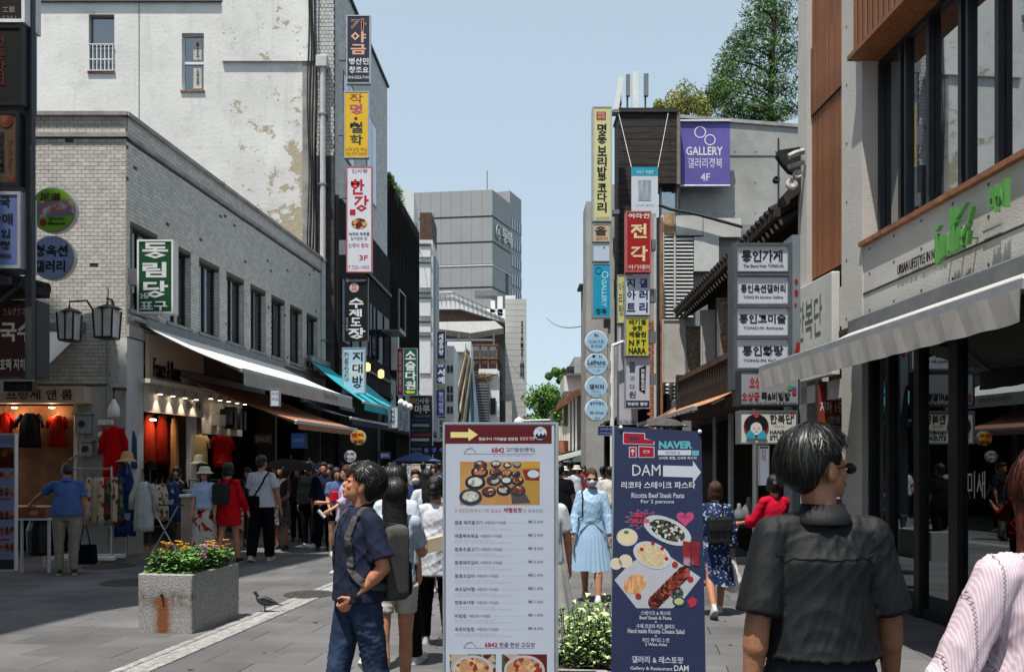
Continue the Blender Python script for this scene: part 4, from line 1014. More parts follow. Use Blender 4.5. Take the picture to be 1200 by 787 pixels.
# lower rear wing with ribbon windows
w2 = PRt
q = P(598, 234, Yt+15)
PRt.mb().box(8.25, 13.6, .3, 3, 0, WZ(237, Yt+14)).build('wing_wall', M_TOW, ot)
for k, (ya, yb) in enumerate(((262, 275), (286, 296), (305, 317), (326, 338), (344, 356))):
    PRt.mb().box(8.7, 13.4, .2, .3, WZ(yb, Yt+12), WZ(ya, Yt+12)).build('window', M_BLUEG, ot)
    for i in range(5): PRt.mb().box(8.7+i*1.1, 8.83+i*1.1, .12, .2, WZ(yb, Yt+12), WZ(ya, Yt+12)).build('mullion', M_TOW, ot)
PRt.mb().tube([(3.0, -.1, zT-6.0), (3.0, -.1, zT-6.01)], 1.0, 16).build('roof_emblem', M_DARK, ot) if False else None
lettering('동덕', PRt, (3.6, zT-7.2, 7.6, zT-4.8), paint('#dcdcd8'), ot, off=.15, depth=.2, bold=.04)
rg = PRt.mb(); c0 = (2.0, zT-6.0)
rg.loft([[(c0[0]+r*math.cos(a*math.pi/8), d, c0[1]+1.25*r*math.sin(a*math.pi/8)) for a in range(16)] for r, d in ((.95, -.05), (.95, -.3), (.75, -.3), (.75, -.05))], caps=False); rg.build('roof_emblem', mat('emblem_grey', (.5, .5, .5)), ot)
lettering('a', PRt, (1.6, zT-6.5, 2.4, zT-5.5), paint('#e6e6e0'), ot, off=.3, bold=.04)
MB().tube([P(571, 222, Yt+3), P(571, 200, Yt+3)], .08, 5).build('mast', M_STEEL, ot)
# mall with sloping white deck (x 508-592, y 345-440)
ml = thing('terraced_mall', 'low building with white roof deck and railing in front of the grey tower', 'building', (-6, 100, 0))
def quadpx(pts, Y, dy, nm, m_, tt): return MB().prism([P(x, y, Y) for x, y in pts], (0, dy, 0)).build(nm, m_, tt)
quadpx(((510, 352), (530, 345), (592, 373), (592, 378), (540, 362), (510, 362)), 95, 6, 'roof_deck', M_WW, ml)
quadpx(((512, 361), (538, 363), (590, 378), (590, 384), (512, 378)), 96, 4, 'louvre_band', mat('louvre_brown', (.16, .1, .07), rough=.8, var=.4, vs=2, stretch=(8, 1, .5)), ml)
for i in range(14): x = 516+i*5.3; y = 343+max(0, (x-530))*.42; bpx(x, y, x+.7, y+9, 94.8, .1, 'railing_post', M_STEEL, ml)
MB().tube([P(512, 343, 94.8), P(530, 342, 94.8), P(590, 368, 94.8)], .06, 5).build('handrail', M_STEEL, ml)
for (a, b_, c, d) in ((575, 352, 580, 366), (583, 347, 589, 370), (566, 362, 592, 376)): bpx(a, b_, c, d, 97, 2, 'roof_unit', M_WHITEP, ml)
bpx(556, 340, 582, 346, 98, 2, 'roof_unit', M_STEEL, ml)
bpx(512, 376, 592, 600, 98, 8, 'wall', mat('mall_wall', (.12, .11, .1), rough=.8), ml)
quadpx(((512, 377), (580, 376), (590, 384), (552, 390), (512, 385)), 86, 4, 'canvas_awning', M_AW_W, ml)
for x in (537, 550, 578): bpx(x, 384, x+1.2, 404, 87, .2, 'post', M_WHITEP, ml)
bpx(512, 397, 580, 399, 87, .2, 'rail', M_WHITEP, ml)
# glass and rusty framed block
gb_ = thing('steel_frame_block', 'rusty steel framed block with grey glass panels in front of the pale panel tower', 'building', (-3, 82, 0))
bpx(551, 404, 584, 600, 80, 6, 'core', mat('core_dark', (.06, .05, .045), rough=.8), gb_)
quadpx(((584, 404), (592, 412), (592, 600), (584, 600)), 80.1, 6, 'side_wall', M_DARK, gb_)
for i in range(3):
    for j in range(4): bpx(554+i*9.6, 406+j*16, 562+i*9.6, 420+j*16, 79.8, .1, 'glass_panel', mat('panel_glass', (.16, .18, .18), rough=.2) if j != 1 else MATS['core_dark'], gb_)
for i in range(4): bpx(552+i*9.7, 404, 553.6+i*9.7, 500, 79.6, .15, 'steel_post', M_RUST, gb_)
for j in range(4): bpx(552, 403+j*16, 584, 404.4+j*16, 79.5, .15, 'steel_beam', M_RUST, gb_)
# pale panel tower with vertical lettering
pt = thing('panel_tower', 'pale grey stone clad tower with black vertical lettering in front of the sky', 'building', (-.5, 92, 0))
Yp = 90; p0, p1 = P(592, 600, Yp), P(617, 352, Yp)
MB().box(p0.x+.02, p1.x-.02, Yp+.05, Yp+6, 0, p1.z).build('core', M_TOWD, pt)
M_PT = mat('stone_panel', (.42, .41, .39), rough=.7, var=.05, vs=1, island=.06)
z = 1; k = 0; po = None
while z < p1.z-.1:
    if po is None: po = MB().box(p0.x, p1.x, Yp, Yp+.05, z, z+.57).build('cladding_panel', M_PT, pt)
    else: o = po.copy(); COL.objects.link(o); o.location = (0, 0, z-1)
    z += .6
bpx(592, 346, 604, 352, 91, 3, 'roof_unit', M_WHITEP, pt)
lettering('S\nS\nA\nM\nZ\nI', cam_plane(Yp), (*cam_plane(Yp).uz(610, 424), *cam_plane(Yp).uz(613.5, 376)), paint('#121212'), pt, off=.06, bold=.05)
lettering('쌈\n지', cam_plane(Yp), (*cam_plane(Yp).uz(609, 443), *cam_plane(Yp).uz(614.5, 424)), paint('#121212'), pt, off=.06, bold=.04)
# scaffolding / tarpaulin house and white cube house
tp = thing('tarpaulin_house', 'narrow house draped in cream and blue tarpaulins beside the steel frame block', 'building', (-5, 70, 0))
bpx(531, 400, 552, 600, 72, 4, 'wall', M_WW, tp); bpx(524, 400, 545, 412, 71, 3, 'upper_box', M_WHITEP, tp)
M_TARP = mat('tarp_cream', (.5, .42, .32), rough=.7, var=.25, vs=1.5, stretch=(3, 3, .6), bump=.6, bs=3)
M_TARPB = mat('tarp_blue', (.28, .38, .45), rough=.6, var=.3, vs=1.5, stretch=(3, 3, .6), bump=.6, bs=3)
def drape(pts, m_, Y):
    b = MB(); n = 10; top = [P(pts[0][0]+(pts[1][0]-pts[0][0])*i/n, pts[0][1]+(pts[1][1]-pts[0][1])*i/n, Y) for i in range(n+1)]; bot = [P(pts[3][0]+(pts[2][0]-pts[3][0])*i/n, pts[3][1]+(pts[2][1]-pts[3][1])*i/n, Y) for i in range(n+1)]
    for i in range(n+1): top[i].y += .25*math.sin(i*2.1); bot[i].y -= .4*math.sin(i*1.7)
    rr = [[t+Vector((0, d, 0)) for t in row] for row in (top, bot) for d in (0,)]
    vs = top+bot+[p+Vector((0, .05, 0)) for p in top+bot]; k = n+1
    b.add(vs, [(i, i+1, k+i+1, k+i) for i in range(n)]+[(2*k+i, 3*k+i, 3*k+i+1, 2*k+i+1) for i in range(n)]); b.build('tarpaulin', m_, tp)
drape(((547, 408), (551, 412), (541, 500), (531, 500)), M_TARP, 70.5); drape(((545, 420), (554, 420), (562, 500), (542, 500)), M_TARPB, 70); drape(((544, 410), (556, 424), (545, 505), (534, 460)), M_TARP, 69.8)
vh = thing('louvred_house', 'small dark louvred house with reddish plants on its roof, far down the street', 'building', (-2, 76, 0))
bpx(556, 447, 573, 600, 76, 3, 'wall', mat('louvre_dark', (.06, .06, .06), rough=.7), vh); 
for k in range(16): bpx(556, 449+k*3.2, 573, 450.8+k*3.2, 75.8, .12, 'louvre', M_STEEL, vh)
bpx(572, 434, 585, 600, 77.4, 2, 'white_bay', M_WHITEP, vh); bpx(575, 466, 581, 485, 77.2, .1, 'window', M_WFRAME, vh)
bpx(561, 432, 583, 438, 77.0, 2, 'roof_slab', M_WHITEP, vh)
gy = thing('grey_window_building', 'grey building with two rows of dark windows behind the navy signs', 'building', (-5, 64, 0))
bpx(522, 405, 532, 600, 63, 5, 'wall', M_LOUV, gy)
for (a, b_) in ((524, 428), (524, 452), (524, 462), (524, 476)):
    for k in range(2): bpx(a+k*4, b_, a+k*4+2.6, b_+8, 62.9, .1, 'window', M_WFRAME, gy)
# hill and street closure
hb = MB(); n = 40; prof = []
for i in range(n+1):
    x = -260+520*i/n; prof.append((x, 900, 60+22*math.sin(i*.5)+14*math.sin(i*1.3+1)))
hb.prism(prof+[(260, 900, -1), (-260, 900, -1)], (0, 60, 0))
struct('hill', hb, mat('hill_haze_blue', (.1, .14, .16), rough=.95, var=.2, vs=.05))  # distance haze is put into the hill colour as a blue cast
# rows of far buildings closing both sides of the street (distant, mostly hidden)
for k, (a, b_, c, Y, m_) in enumerate(((470, 455, 520, 66, M_INT), (584, 462, 600, 88, M_CONC2), (600, 478, 616, 110, M_CONC2), (645, 470, 668, 95, M_CONC2))):
    block('distant_building', ['dark shop building low behind the navy hanging signs', 'grey block just left of the pale panel tower base', 'low grey block at the foot of the pale panel tower', 'low grey block under the green trees at the street end'][k], a, b_, c, 600, Y, 5, m_)
# dark shopfronts along the left side from Y 27 to 60
lf = thing('shop_row', 'dark shopfronts with black canopies along the left side beyond the teal awning', 'building', (-5, 45, 0))
LFP = Plane((-5.35, 35.8, 0), TN)
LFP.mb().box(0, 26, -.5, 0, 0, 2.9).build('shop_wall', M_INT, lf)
for k in range(6): LFP.mb().prism([(.2+4.2*k, -.5, 3.3+.2*(k % 2)), (.2+4.2*k, -1.5, 2.9+.2*(k % 2)), (.2+4.2*k, -1.5, 2.82+.2*(k % 2)), (.2+4.2*k, -.5, 3.2+.2*(k % 2))], (3.8, 0, 0)).build('canopy', M_AW_D if k % 3 else mat('awning_navy', (.03, .06, .16), rough=.8), lf)
# ================================================================== SIGNS
def fm(h, **k): return mat('face_'+h.strip('#'), h, rough=.5, var=.04, vs=1.5, bump=.02, dirt=.04, **k)
W_, K_ = '#d9dadb', '#16161a'
# --- left tall building, blade signs, top to bottom
GA = 'hanging signs stacked up the corner of the tall left building'
Ys = 26.4
t, pl = sign('hanging_sign', 'topmost dark navy hanging sign with outlined orange Korean letters', 406, 18, 434, 98, Ys, fm('#1c2236'),
 [('가', 411, 22, 429, 36, '#d9a88c', .06), ('야', 411, 37, 429, 50, '#d9a88c', .06), ('금', 411, 52, 429, 64, '#d9a88c', .06), ('가', 411.6, 22.6, 428.4, 35.4, '#7c3a2c', .0), ('병산민', 409, 68, 432, 76, W_, .02), ('창조요', 409, 78, 432, 86, W_, .02), ('010-2222-7141', 408, 89, 432, 92.5, W_, .01)], group=GA, bracket=[((397, 48), (405, 70))])
t, pl = sign('hanging_sign', 'yellow hanging sign with brown and navy letters under the navy one', 403, 107, 432, 185, Ys, fm('#d8ae22'),
 [('작', 410, 110, 425, 121, '#8a2f3f', .0), ('명', 410, 122, 425, 134, '#b0506a', .03), ('·', 415, 137, 419, 141, '#5a1c2c', .05), ('철', 410, 143, 425, 156, '#1c2f3c', .02), ('학', 410, 158, 425, 170, '#1c2f3c', .02), ('사주궁합 택일', 405, 173, 430, 177.5, '#8a5a2a', .0), ('02-737-0004', 406, 178.5, 430, 182, '#8a5a2a', .0)], group=GA, bracket=[((396, 134), (402, 158))])
t, pl = sign('hanging_sign', 'white hanging sign with red brush letters and a picture of grilled meat', 406, 195, 436, 319, Ys, fm('#ccced6'),
 [('인사동', 412, 198, 431, 203, '#a04a50', .01), ('한', 411, 210, 427, 228, '#b0121e', .04), ('강', 415, 229, 432, 248, '#b0121e', .04), ('녹차와 부추를', 409, 272, 433, 276.5, '#4a4e58', .02), ('갈아만든 면', 411, 277.5, 430, 281.5, '#4a4e58', .01), ('인생의 참맛', 408, 285, 432, 290, '#a83038', .01), ('3F', 421, 299, 431, 305, '#b82c38', .02), ('T.723-1443', 408, 311, 432, 315, '#b8484c', .0)], frame=mat('red_trim', (.45, .12, .12), rough=.5), group=GA, bracket=[((397, 215), (405, 232)), ((397, 281), (405, 298))])
prect(pl, t, 410, 245.5, 416.5, 252, paint('#a8141c'), 'seal_mark'); disc(pl, t, 421, 262, 9.2, ramp_mat('grilled_meat', 'voronoi', 9, [(0, '#5a2410'), (.4, '#96582e'), (.75, '#c49468')]), 'food_picture', ry=6.2)
t, pl = sign('hanging_sign', 'black hanging sign with white brushed letters and a round pink seal', 404, 325, 431, 399, Ys+.1, fm('#0b0c12'),
 [('CALLIGRAPHY', 406, 327, 429, 330, W_, .0), ('수', 409, 349, 426, 361, W_, .04), ('제', 409, 362, 424, 371, W_, .04), ('도', 411, 372, 423, 382, W_, .03), ('장', 408, 384, 428, 397, W_, .04), ('전\n각\n공\n예', 405, 372, 408, 388, '#a0a0a0', .0)], frame=M_BLACK, group=GA)
disc(pl, t, 415, 337, 5.5, paint('#cfa8a6'), 'seal_mark'); lettering('인\n사', pl, (*pl.uz(412, 341), *pl.uz(418, 333)), paint('#8a2030'), t, off=.012)
t, pl = sign('hanging_sign', 'pale blue hanging sign with three large black brushed letters, lowest of its stack', 401, 407, 428, 461, 25.6, mat('pale_blue_box', '#a9c8da', rough=.4, var=.06),
 [('지', 413, 412, 425, 423, K_, .02), ('대', 413, 426, 425, 437, K_, .02), ('방', 413, 440, 425, 455, K_, .02), ('전\n통\n찻\n집', 403, 412, 409, 446, '#2a4654', .0)], group=GA)
prect(pl, t, 409, 425, 427.5, 443, paint('#c6d2d4'), 'pale_band', off=.002, th=.001)
for px, py in ((430.5, 430), (446.5, 438)):
    q = P(px, py, 29); lt_ = thing('wall_lamp', {430.5: 'small glowing wall lamp beside the pale blue hanging sign', 446.5: 'small glowing wall lamp further along the dark facade'}[px], 'lamp', q)
    MB().lathe([(.04, -.14), (.1, -.1), (.1, .1), (.03, .15)], q, 8).build('lamp_glass', mat('lamp_amber', (1, .5, .12), emit=3), lt_); MB().box(q.x-.3, q.x-.02, q.y-.02, q.y+.02, q.z+.15, q.z+.18).build('lamp_arm', M_DARK, lt_)
# --- green sign over brick building
t, pl = sign('projecting_sign', 'green box sign with thick white letters projecting from the brick corner', 161, 281, 203, 367, 15.2, fm('#12492c'),
 [('동', 167, 284, 197, 303, W_, .07), ('림', 167, 307, 195, 325, W_, .07), ('당', 168, 329, 197, 349, W_, .07), ('2층', 164, 343, 175, 350, W_, .02), ('표구', 164, 353, 196, 364, W_, .05)], frame=M_WHITEP, depth=.22, bracket=[((149, 314), (160, 333))])
# --- round wall signs on end wall
def round_sign(label, px, py, r, Y, face, rows, group=None, rim=M_ALU, depth=.12, name='round_sign', cat='sign'):
    pl = cam_plane(Y); u, z = pl.uz(px, py); k = r*Y/F
    t = thing(name, label, cat, (u, Y+depth/2, z-k), 0, group)
    MB().lathe([(k*.9, 0), (k, .01), (k, depth), (k*.9, depth+.005)], (u, Y+depth, z), 32, (0, -1, 0)).build('rim', rim, t)
    MB().lathe([(.001, 0), (k*.94, 0), (k*.94, .012), (.001, .012)], (u, Y, z), 32, (0, -1, 0)).build('panel', face, t)
    for s, a, b, c, d, h, bo in rows: lettering(s, pl, (*pl.uz(a, d), *pl.uz(c, b)), paint(h), t, off=.018, bold=bo)
    return t, pl
t, pl = round_sign('green round sign with photo band, upper of the two on the brick wall', 62, 246, 27, 15.0, fm('#6fa52f'), [('足道', 47, 226, 72, 236, '#3c2a10', .02), ('발마사지', 58, 255, 76, 259, '#2a3a10', .02), ('Massage', 57, 260, 77, 265, '#20300c', .03)])
poly(pl, t, [(37, 241), (50, 236), (80, 234), (87.5, 238), (87.5, 251), (70, 254), (38, 255)], ramp_mat('foot_photo', 'noise', 5, [(0, '#4a4c70'), (.42, '#74749c'), (.52, '#9a6a58'), (.62, '#c0b8c8')], rough=.4, bump=0), 'photo_band', off=.016)
disc(pl, t, 51, 261, 4.2, paint('#8a1e1a'), 'red_dot', off=.017)
t, pl = round_sign('pale blue round sign, lower of the two on the white brick wall', 61, 302, 26, 15.0, fm('#7f8fb8'), [('청옥션', 41, 287, 80, 301, K_, .04), ('갤러리', 41, 305, 77, 319, K_, .035)])
# --- far left column of dark signs
GL = 'stacked sign boxes on the pole at the left edge'
YL = 9.0
pole = thing('sign_pole', 'dark steel pole carrying the stacked sign boxes at the left edge', 'pole', P(33, 700, YL+.1)); pole.location.z = 0
q = P(33, 0, YL+.1); MW[pole.name] = Matrix.Translation((q.x, q.y, 0)); pole.location = (q.x, q.y, 0)
MB().box(q.x-.035, q.x+.035, q.y, q.y+.08, 2.6, 7.2).build('pole', M_DARK, pole)
MB().tube([(q.x, q.y+.05, P(0, 318, YL).z), (q.x-.45, q.y+.05, P(0, 350, YL).z-.1)], .03, 6).build('brace', M_DARK, pole)
sign('sign_box', 'top sign box of the left edge stack, black with grey lettering and pale side', -60, -70, 29, 26, YL, fm('#170e0c'), [('工藝', 3, 8, 18, 15, '#8e8a88', .0), ('733-5251', -14, 19, 19, 23.5, '#7a7674', .0)], frame=M_WHITEP, depth=.3, group=GL)
t, pl = sign('sign_box', 'black sign box with faint rust red letters in the left edge stack', -60, 30, 27, 123, YL, fm('#050505'), [('정\n통\n찻\n집', -10, 42, 7, 100, '#4a1c10', .02), ('인사동', -14, 110, 8, 117, '#2c1c18', .0)], frame=M_BLACK, depth=.25, group=GL)
t, pl = sign('sign_box', 'tan beer sign box with black vertical letters in the left edge stack', -60, 131, 22, 217, YL, fm('#4a3826'), [('생\n맥\n주', -12, 155, 6, 207, '#14100c', .05)], frame=M_BLACK, depth=.25, group=GL)
disc(pl, t, 7, 141, 8.5, ramp_mat('red_emblem', 'noise', 9, [(0, '#2a0e0a'), (.5, '#5a1c12'), (.7, '#6a5038')], bump=0), 'emblem')
me_pl = pl
# vertical 'Draft Beer' reading downwards: letters stacked sideways are laid as a rotated row
class Rot:   # plane wrapper whose u runs downwards
    def __init__(s, p, u0, z0): s.p = p; s.u0 = u0; s.z0 = z0; s.n = p.n
    def pt(s, u, z, off=0): return s.p.pt(s.u0+z, s.z0-u, off)
ua, za = pl.uz(10, 164); ub, zb = pl.uz(15, 200)
lettering('Draft Beer', Rot(pl, ua, za), (0, 0, za-zb, ub-ua), paint('#4a2a20'), t, bold=.01)
lettering('36', pl, (*pl.uz(8, 215), *pl.uz(19, 207)), paint('#6a2418'), t)
sign('sign_box', 'blue sign box with black Korean lettering at the bottom of the left edge stack', -60, 225, 24, 314, YL, fm('#54618c'), [('중국', -12, 230, 12, 243, K_, .04), ('판매', -12, 250, 15, 263, K_, .04), ('매입', -12, 268, 12, 279, K_, .03), ('감정', -12, 282, 12, 293, K_, .03), ('733-9800', -14, 297, 13, 303, K_, .02)], frame=M_ALU, depth=.3, group=GL)
t, pl = sign('noodle_sign', 'dark red shop sign with pale brush letters under the tiled eave at the left edge', -60, 352, 43, 441, 9.3, fm('#2e0e0a'), [('カルグクス', 4, 360, 30, 370, '#a08a84', .0), ('칼국수', -20, 377, 40, 400, '#b8a8a0', .04), ('만두전골 호떡 지하 B1', -30, 420, 39, 434, '#b0a49c', .02)], frame=M_BLACK, depth=.25)
sign('small_black_sign', 'small black sign hung beneath the dark red noodle sign', 5, 447, 38, 458, 9.6, fm('#080808'), [('화장실', 18, 450, 32, 455, '#504c48', .0)], frame=M_BLACK, depth=.08, fw=.01)
# menu standee at far left
t, pl = sign('menu_standee', 'tall white menu standee with rows of dish photos at the left edge', -10, 508, 18, 668, 12.6, fm('#8e98c4'), [('한식당', -4, 513, 16, 520, '#3a4468', .0), ('메뉴안내', 0, 572, 17, 578, '#a85a50', .0)], frame=M_WHITEP, depth=.06, fw=.015)
prect(pl, t, -8, 524, 17, 548, ramp_mat('stew_photo', 'noise', 7, [(0, '#140c0a'), (.5, '#4a1c10'), (.65, '#8a5a38')], bump=0), 'photo')
fd = ramp_mat('dish_photo', 'noise', 12, [(0, '#2a1410'), (.45, '#7a3a20'), (.6, '#b89a78')], bump=0)
for r_ in range(5):
    for c_ in range(3): disc(pl, t, 2+c_*6.2, 557+r_*19+(8 if r_ > 1 else 0), 2.5, fd, 'dish_photo', ry=5.2)
for y in (583, 606, 631): prect(pl, t, 0, y, 12, y+2, paint('#a83a2c'), 'price_bar')
prect(pl, t, -8, 655, 17, 667, paint('#383c48'), 'foot_band')
# --- left mid signs
sign('green_arrow_sign', 'green hanging sign with white letters and a yellow arrow', 473, 408, 489, 463, 30, fm('#0f5242'), [('소', 475, 411, 487, 421, W_, .04), ('슬', 475, 423, 487, 434, W_, .04), ('다', 475, 435, 488, 445, W_, .04), ('원', 475, 446, 487, 456, W_, .04)], depth=.12, fw=.015)
t, pl = sign('red_strip_sign', 'narrow dark red hanging sign with pale letters beside the green arrow sign', 465.3, 408, 472.7, 463, 30, fm('#7c1a16'), [('香\n茶\n中\n國\n茶\n차', 467, 412, 471, 460, '#c8a8a0', .02)], depth=.12, fw=.012)
poly(cam_plane(29.98), t, [(475, 459), (479, 456.5), (479, 458), (486, 458), (486, 460.5), (479, 460.5), (479, 461.5)], paint('#c8c030'), 'arrow', off=.03)
t, pl = sign('street_board', 'large charcoal board with white letters and a stack of coloured nameplates', 480, 463, 507, 540, 33, fm('#23292c'), [('인사동', 486, 466, 503, 473, W_, .02), ('마루', 486, 474, 504, 484, W_, .06), ('INSADONG MARU', 486, 486, 504, 488.5, '#9aa0a4', .0)], depth=.2, fw=.02)
disc(pl, t, 484, 469, 3.4, paint('#b07848'), 'emblem')
for k in range(8): prect(pl, t, 482+(k % 2), 491+k*5.6, 505-(k % 3)*2, 494+k*5.6, paint(['#2c3c78', '#9aa2a8', '#3a4448', '#8c3a34', '#c0c4c8', '#26304c', '#747c80', '#2c3c78'][k]), 'nameplate')
GN = 'navy hanging signs stacked in front of the grey window building'
sign('navy_sign', 'topmost navy hanging sign of three, four white letters reading down', 512, 388, 522, 421, 40, fm('#141c3c'), [('세\n종\n화\n랑', 514, 391, 520, 416, '#c8ccd8', .04)], depth=.12, fw=.015, group=GN)
sign('navy_sign', 'middle blue hanging sign with two bold letters between the other navy ones', 511, 426, 522, 450, 40, fm('#1e3060'), [('전통', 513, 427, 520, 430, W_, .02), ('서', 513, 432, 521, 440, W_, .05), ('예', 513, 441, 521, 449, W_, .05)], depth=.12, fw=.015, group=GN)
sign('navy_sign', 'lowest navy hanging sign of three, with faint pale letters', 511, 456, 522, 487, 40, fm('#1a2550'), [('붓\n이\n랑\n벗', 514, 459, 520, 484, '#8c94b8', .03)], depth=.12, fw=.015, group=GN)
sign('white_vertical_sign', 'white vertical sign with black letters under the navy hanging signs', 512, 489, 522, 517, 38, fm('#c4c8cc'), [('부\n흥\n지', 515, 492, 521, 515, K_, .02)], depth=.1, fw=.01)
t, pl = sign('row_of_white_signs', 'white panel signs below three round lamps beside the charcoal board', 455, 476, 466, 501, 27.5, fm('#b8c8d4'), [('인\n사', 457, 479, 463, 498, '#22282c', .03)], depth=.1, fw=.012)
sign('row_of_white_signs', 'narrow white panel sign between two similar ones under the round lamps', 467, 478, 472.5, 504, 27.8, fm('#b0bcc8'), [('갤\n러\n리', 468.5, 481, 471, 500, '#3a4450', .0)], depth=.1, fw=.012)
sign('row_of_white_signs', 'rightmost narrow white panel sign under the round lamps', 474, 480, 479, 505, 28.1, fm('#a8b4c0'), [('화\n랑', 475.5, 483, 477.6, 500, '#3a4450', .0)], depth=.1, fw=.012)
for k, (px, py) in enumerate(((470, 471), (475, 473.5), (480, 476))):
    q = P(px, py, 27.4); l_ = thing('globe_lamp', ['leftmost', 'middle', 'rightmost'][k]+' of three white globe lamps above the narrow white signs', 'lamp', q, group='globe lamps'); MB().lathe([(.03, .1), (.09, .05), (.11, -.02), (.08, -.1), (.02, -.13)], q, 12).build('globe', M_WHITEP, l_, smooth=True); MB().tube([q+Vector((0, 0, .1)), q+Vector((0, .0, .2)), q+Vector((0, .4, .22))], .012, 5).build('lamp_arm', M_DARK, l_)
t, pl = round_sign('round yellow and brown food sign with red letters by the brown awning', 419.5, 512.5, 9, 20.4, fm('#b07c3c'), [('호떡', 412, 507, 426, 512, '#b02818', .04), ('과자', 413, 515, 426, 520, '#3a1c10', .03)])
poly(pl, t, [(419, 503.7)]+[(419.5+8.6*math.sin(a), 512.5-8.6*math.cos(a)) for a in np.linspace(.05, 1.9, 9)]+[(419, 512)], paint('#dcb428'), 'yellow_quarter', off=.014)
t, pl = round_sign('small white round sign with red letters under the yellow one', 410, 534.5, 7, 20.4, fm('#b8c4cc'), [('수제', 405, 529.5, 415, 533.5, '#a03038', .03), ('커피', 405, 535.5, 415, 540, '#3a4450', .03)])
sign('white_blue_sign', 'small white and blue box sign hanging under the white awning', 317, 455, 327, 475.5, 15.8, fm('#c4ccd8'), [('화장품', 318.5, 459, 326, 463, '#a05060', .0), ('세일', 318.5, 465, 326, 469, '#5a6478', .0)], depth=.12, fw=.01)
sign('sale_sign', 'small grey sale sign inside the clothes shop', 298, 508.5, 317, 519.5, 20.2, fm('#4e5052'), [('SALE', 300, 511, 315.5, 517, '#8e9294', .03)], frame=M_DARK, depth=.04, fw=.01)
sign('blue_box_sign', 'dark blue square sign glowing inside the shop row', 341, 507, 358.5, 525, 18.6, mat('blue_lit', '#1c3c6c', emit=.25), [('COSMETIC', 344, 513.5, 356, 517.5, '#8ec4e0', .04)], frame=M_DARK, depth=.1, fw=.01)
sign('navy_small_sign', 'small dark blue sign low under the canopies beside a wall lamp', 443, 529, 457, 537, 26, fm('#202c54'), [('갤러리', 446, 531, 455, 535.5, '#7c88b0', .02)], frame=M_DARK, depth=.08, fw=.01)
sign('led_sign', 'black LED sign with violet characters above the crowd', 494.5, 522, 521, 532, 30, fm('#06070c'), [('원', 497, 524.5, 502, 530, '#8c84f0', .03), ('냉', 506, 524, 511, 530, '#9c7cf0', .03), ('수', 515, 524, 520, 530, '#8c84f0', .03)], frame=M_BLACK, depth=.1, fw=.01)
t, pl = sign('red_stall_board', 'red and white stall board with red letters behind the masked man', 482.5, 543.5, 508.5, 566, 24, fm('#c8c8cc'), [('한강', 493, 548, 505, 556, '#c02a34', .02)], frame=M_WHITEP, depth=.08, fw=.01)
prect(pl, t, 483, 559, 508, 565.5, paint('#a01418'), 'red_band'); prect(pl, t, 482.8, 545, 490, 559, ramp_mat('stall_photo', 'noise', 8, [(0, '#8a5040'), (.5, '#c89a80'), (.7, '#d8c8c0')], bump=0), 'photo')
sign('white_notice', 'white notice board left of the red stall board', 470.5, 543.5, 481.5, 568, 24.3, fm('#b4bcc4'), [('안내\n문구\n메뉴', 472.5, 547, 479.5, 560, '#5a6068', .0)], depth=.06, fw=.01)
# --- right side signs
GR = 'signs stacked on the bracket column at the right of the street'
t, pl = sign('yellow_banner', 'tall pale yellow vertical sign with black letters, highest on the right', 694.5, 125, 717, 259, 23.6, fm('#c9c48c'), [(c, 700, y, 711, y+h, K_, .03) for c, y, h in (('명', 145, 13), ('동', 158, 11), ('보', 171, 12), ('리', 184, 11), ('밥', 195, 12), ('과', 206, 6), ('코', 215, 10), ('다', 226, 10), ('리', 237, 12))]+[('갈비전문점', 698, 254, 714, 257.5, '#6a6448', .0)], frame=M_ALU, depth=.35, fw=.03, bracket=[((718, 128), (726, 131)), ((718, 245), (726, 250))])
prect(pl, t, 699, 131, 710, 140.5, paint('#a04838'), 'seal_mark'); lettering('명동\n보리', pl, (*pl.uz(700.5, 139.5), *pl.uz(708.5, 132)), paint('#d8c8a8'), t, off=.012)
t, pl = sign('tan_sign', 'small tan square sign with brushed character under the tall yellow sign', 694.5, 262.5, 714.5, 283, 23.6, fm('#c0a988'), [('올', 697, 265, 711, 276, '#3a322a', .03), ('갤러리', 698, 277.5, 712, 281.5, '#8a4a2a', .01)], depth=.3, fw=.015, group=GR)
t, pl = sign('blank_sign', 'blank white square sign above the blue gallery sign', 694.5, 286, 714.5, 306, 23.6, fm('#b6c2d2'), [], depth=.3, fw=.015, group=GR); disc(pl, t, 708, 290, .9, paint('#15151a'), 'dot')
t, pl = sign('blue_gallery_sign', 'bright blue vertical gallery sign with sideways lettering', 694.5, 309, 715.5, 371.5, 23.6, fm('#1592b4'), [('경북', 698, 361, 711, 368.5, '#123a4c', .03)], depth=.3, fw=.015, group=GR)
ua, za = pl.uz(705, 327); ub, zb = pl.uz(711, 360); lettering('GALLERY', Rot(pl, ua, za), (0, 0, za-zb, ub-ua), paint('#8ccce0'), t, bold=.04)
def ring(pl, t, px, py, r, wd, m): 
    u, z = pl.uz(px, py); k = pl.uz(px+1, py)[0]-u; b = MB(); n = 20; a = [pl.pt(u+r*k*math.cos(i*2*math.pi/n), z+r*k*math.sin(i*2*math.pi/n), .006) for i in range(n)]; c = [pl.pt(u+(r-wd)*k*math.cos(i*2*math.pi/n), z+(r-wd)*k*math.sin(i*2*math.pi/n), .006) for i in range(n)]
    b.add(a+c, [(i, (i+1) % n, n+(i+1) % n, n+i) for i in range(n)]); b.build('ring_mark', m, t)
ring(pl, t, 701.5, 317, 4.2, 1, paint('#0e5a74')); ring(pl, t, 709, 322, 4, 1, paint('#b8e0ec'))
GB = 'round pale blue signs stacked by the street pole'
rb = mat('round_blue', '#9cc0d8', rough=.45, var=.03)
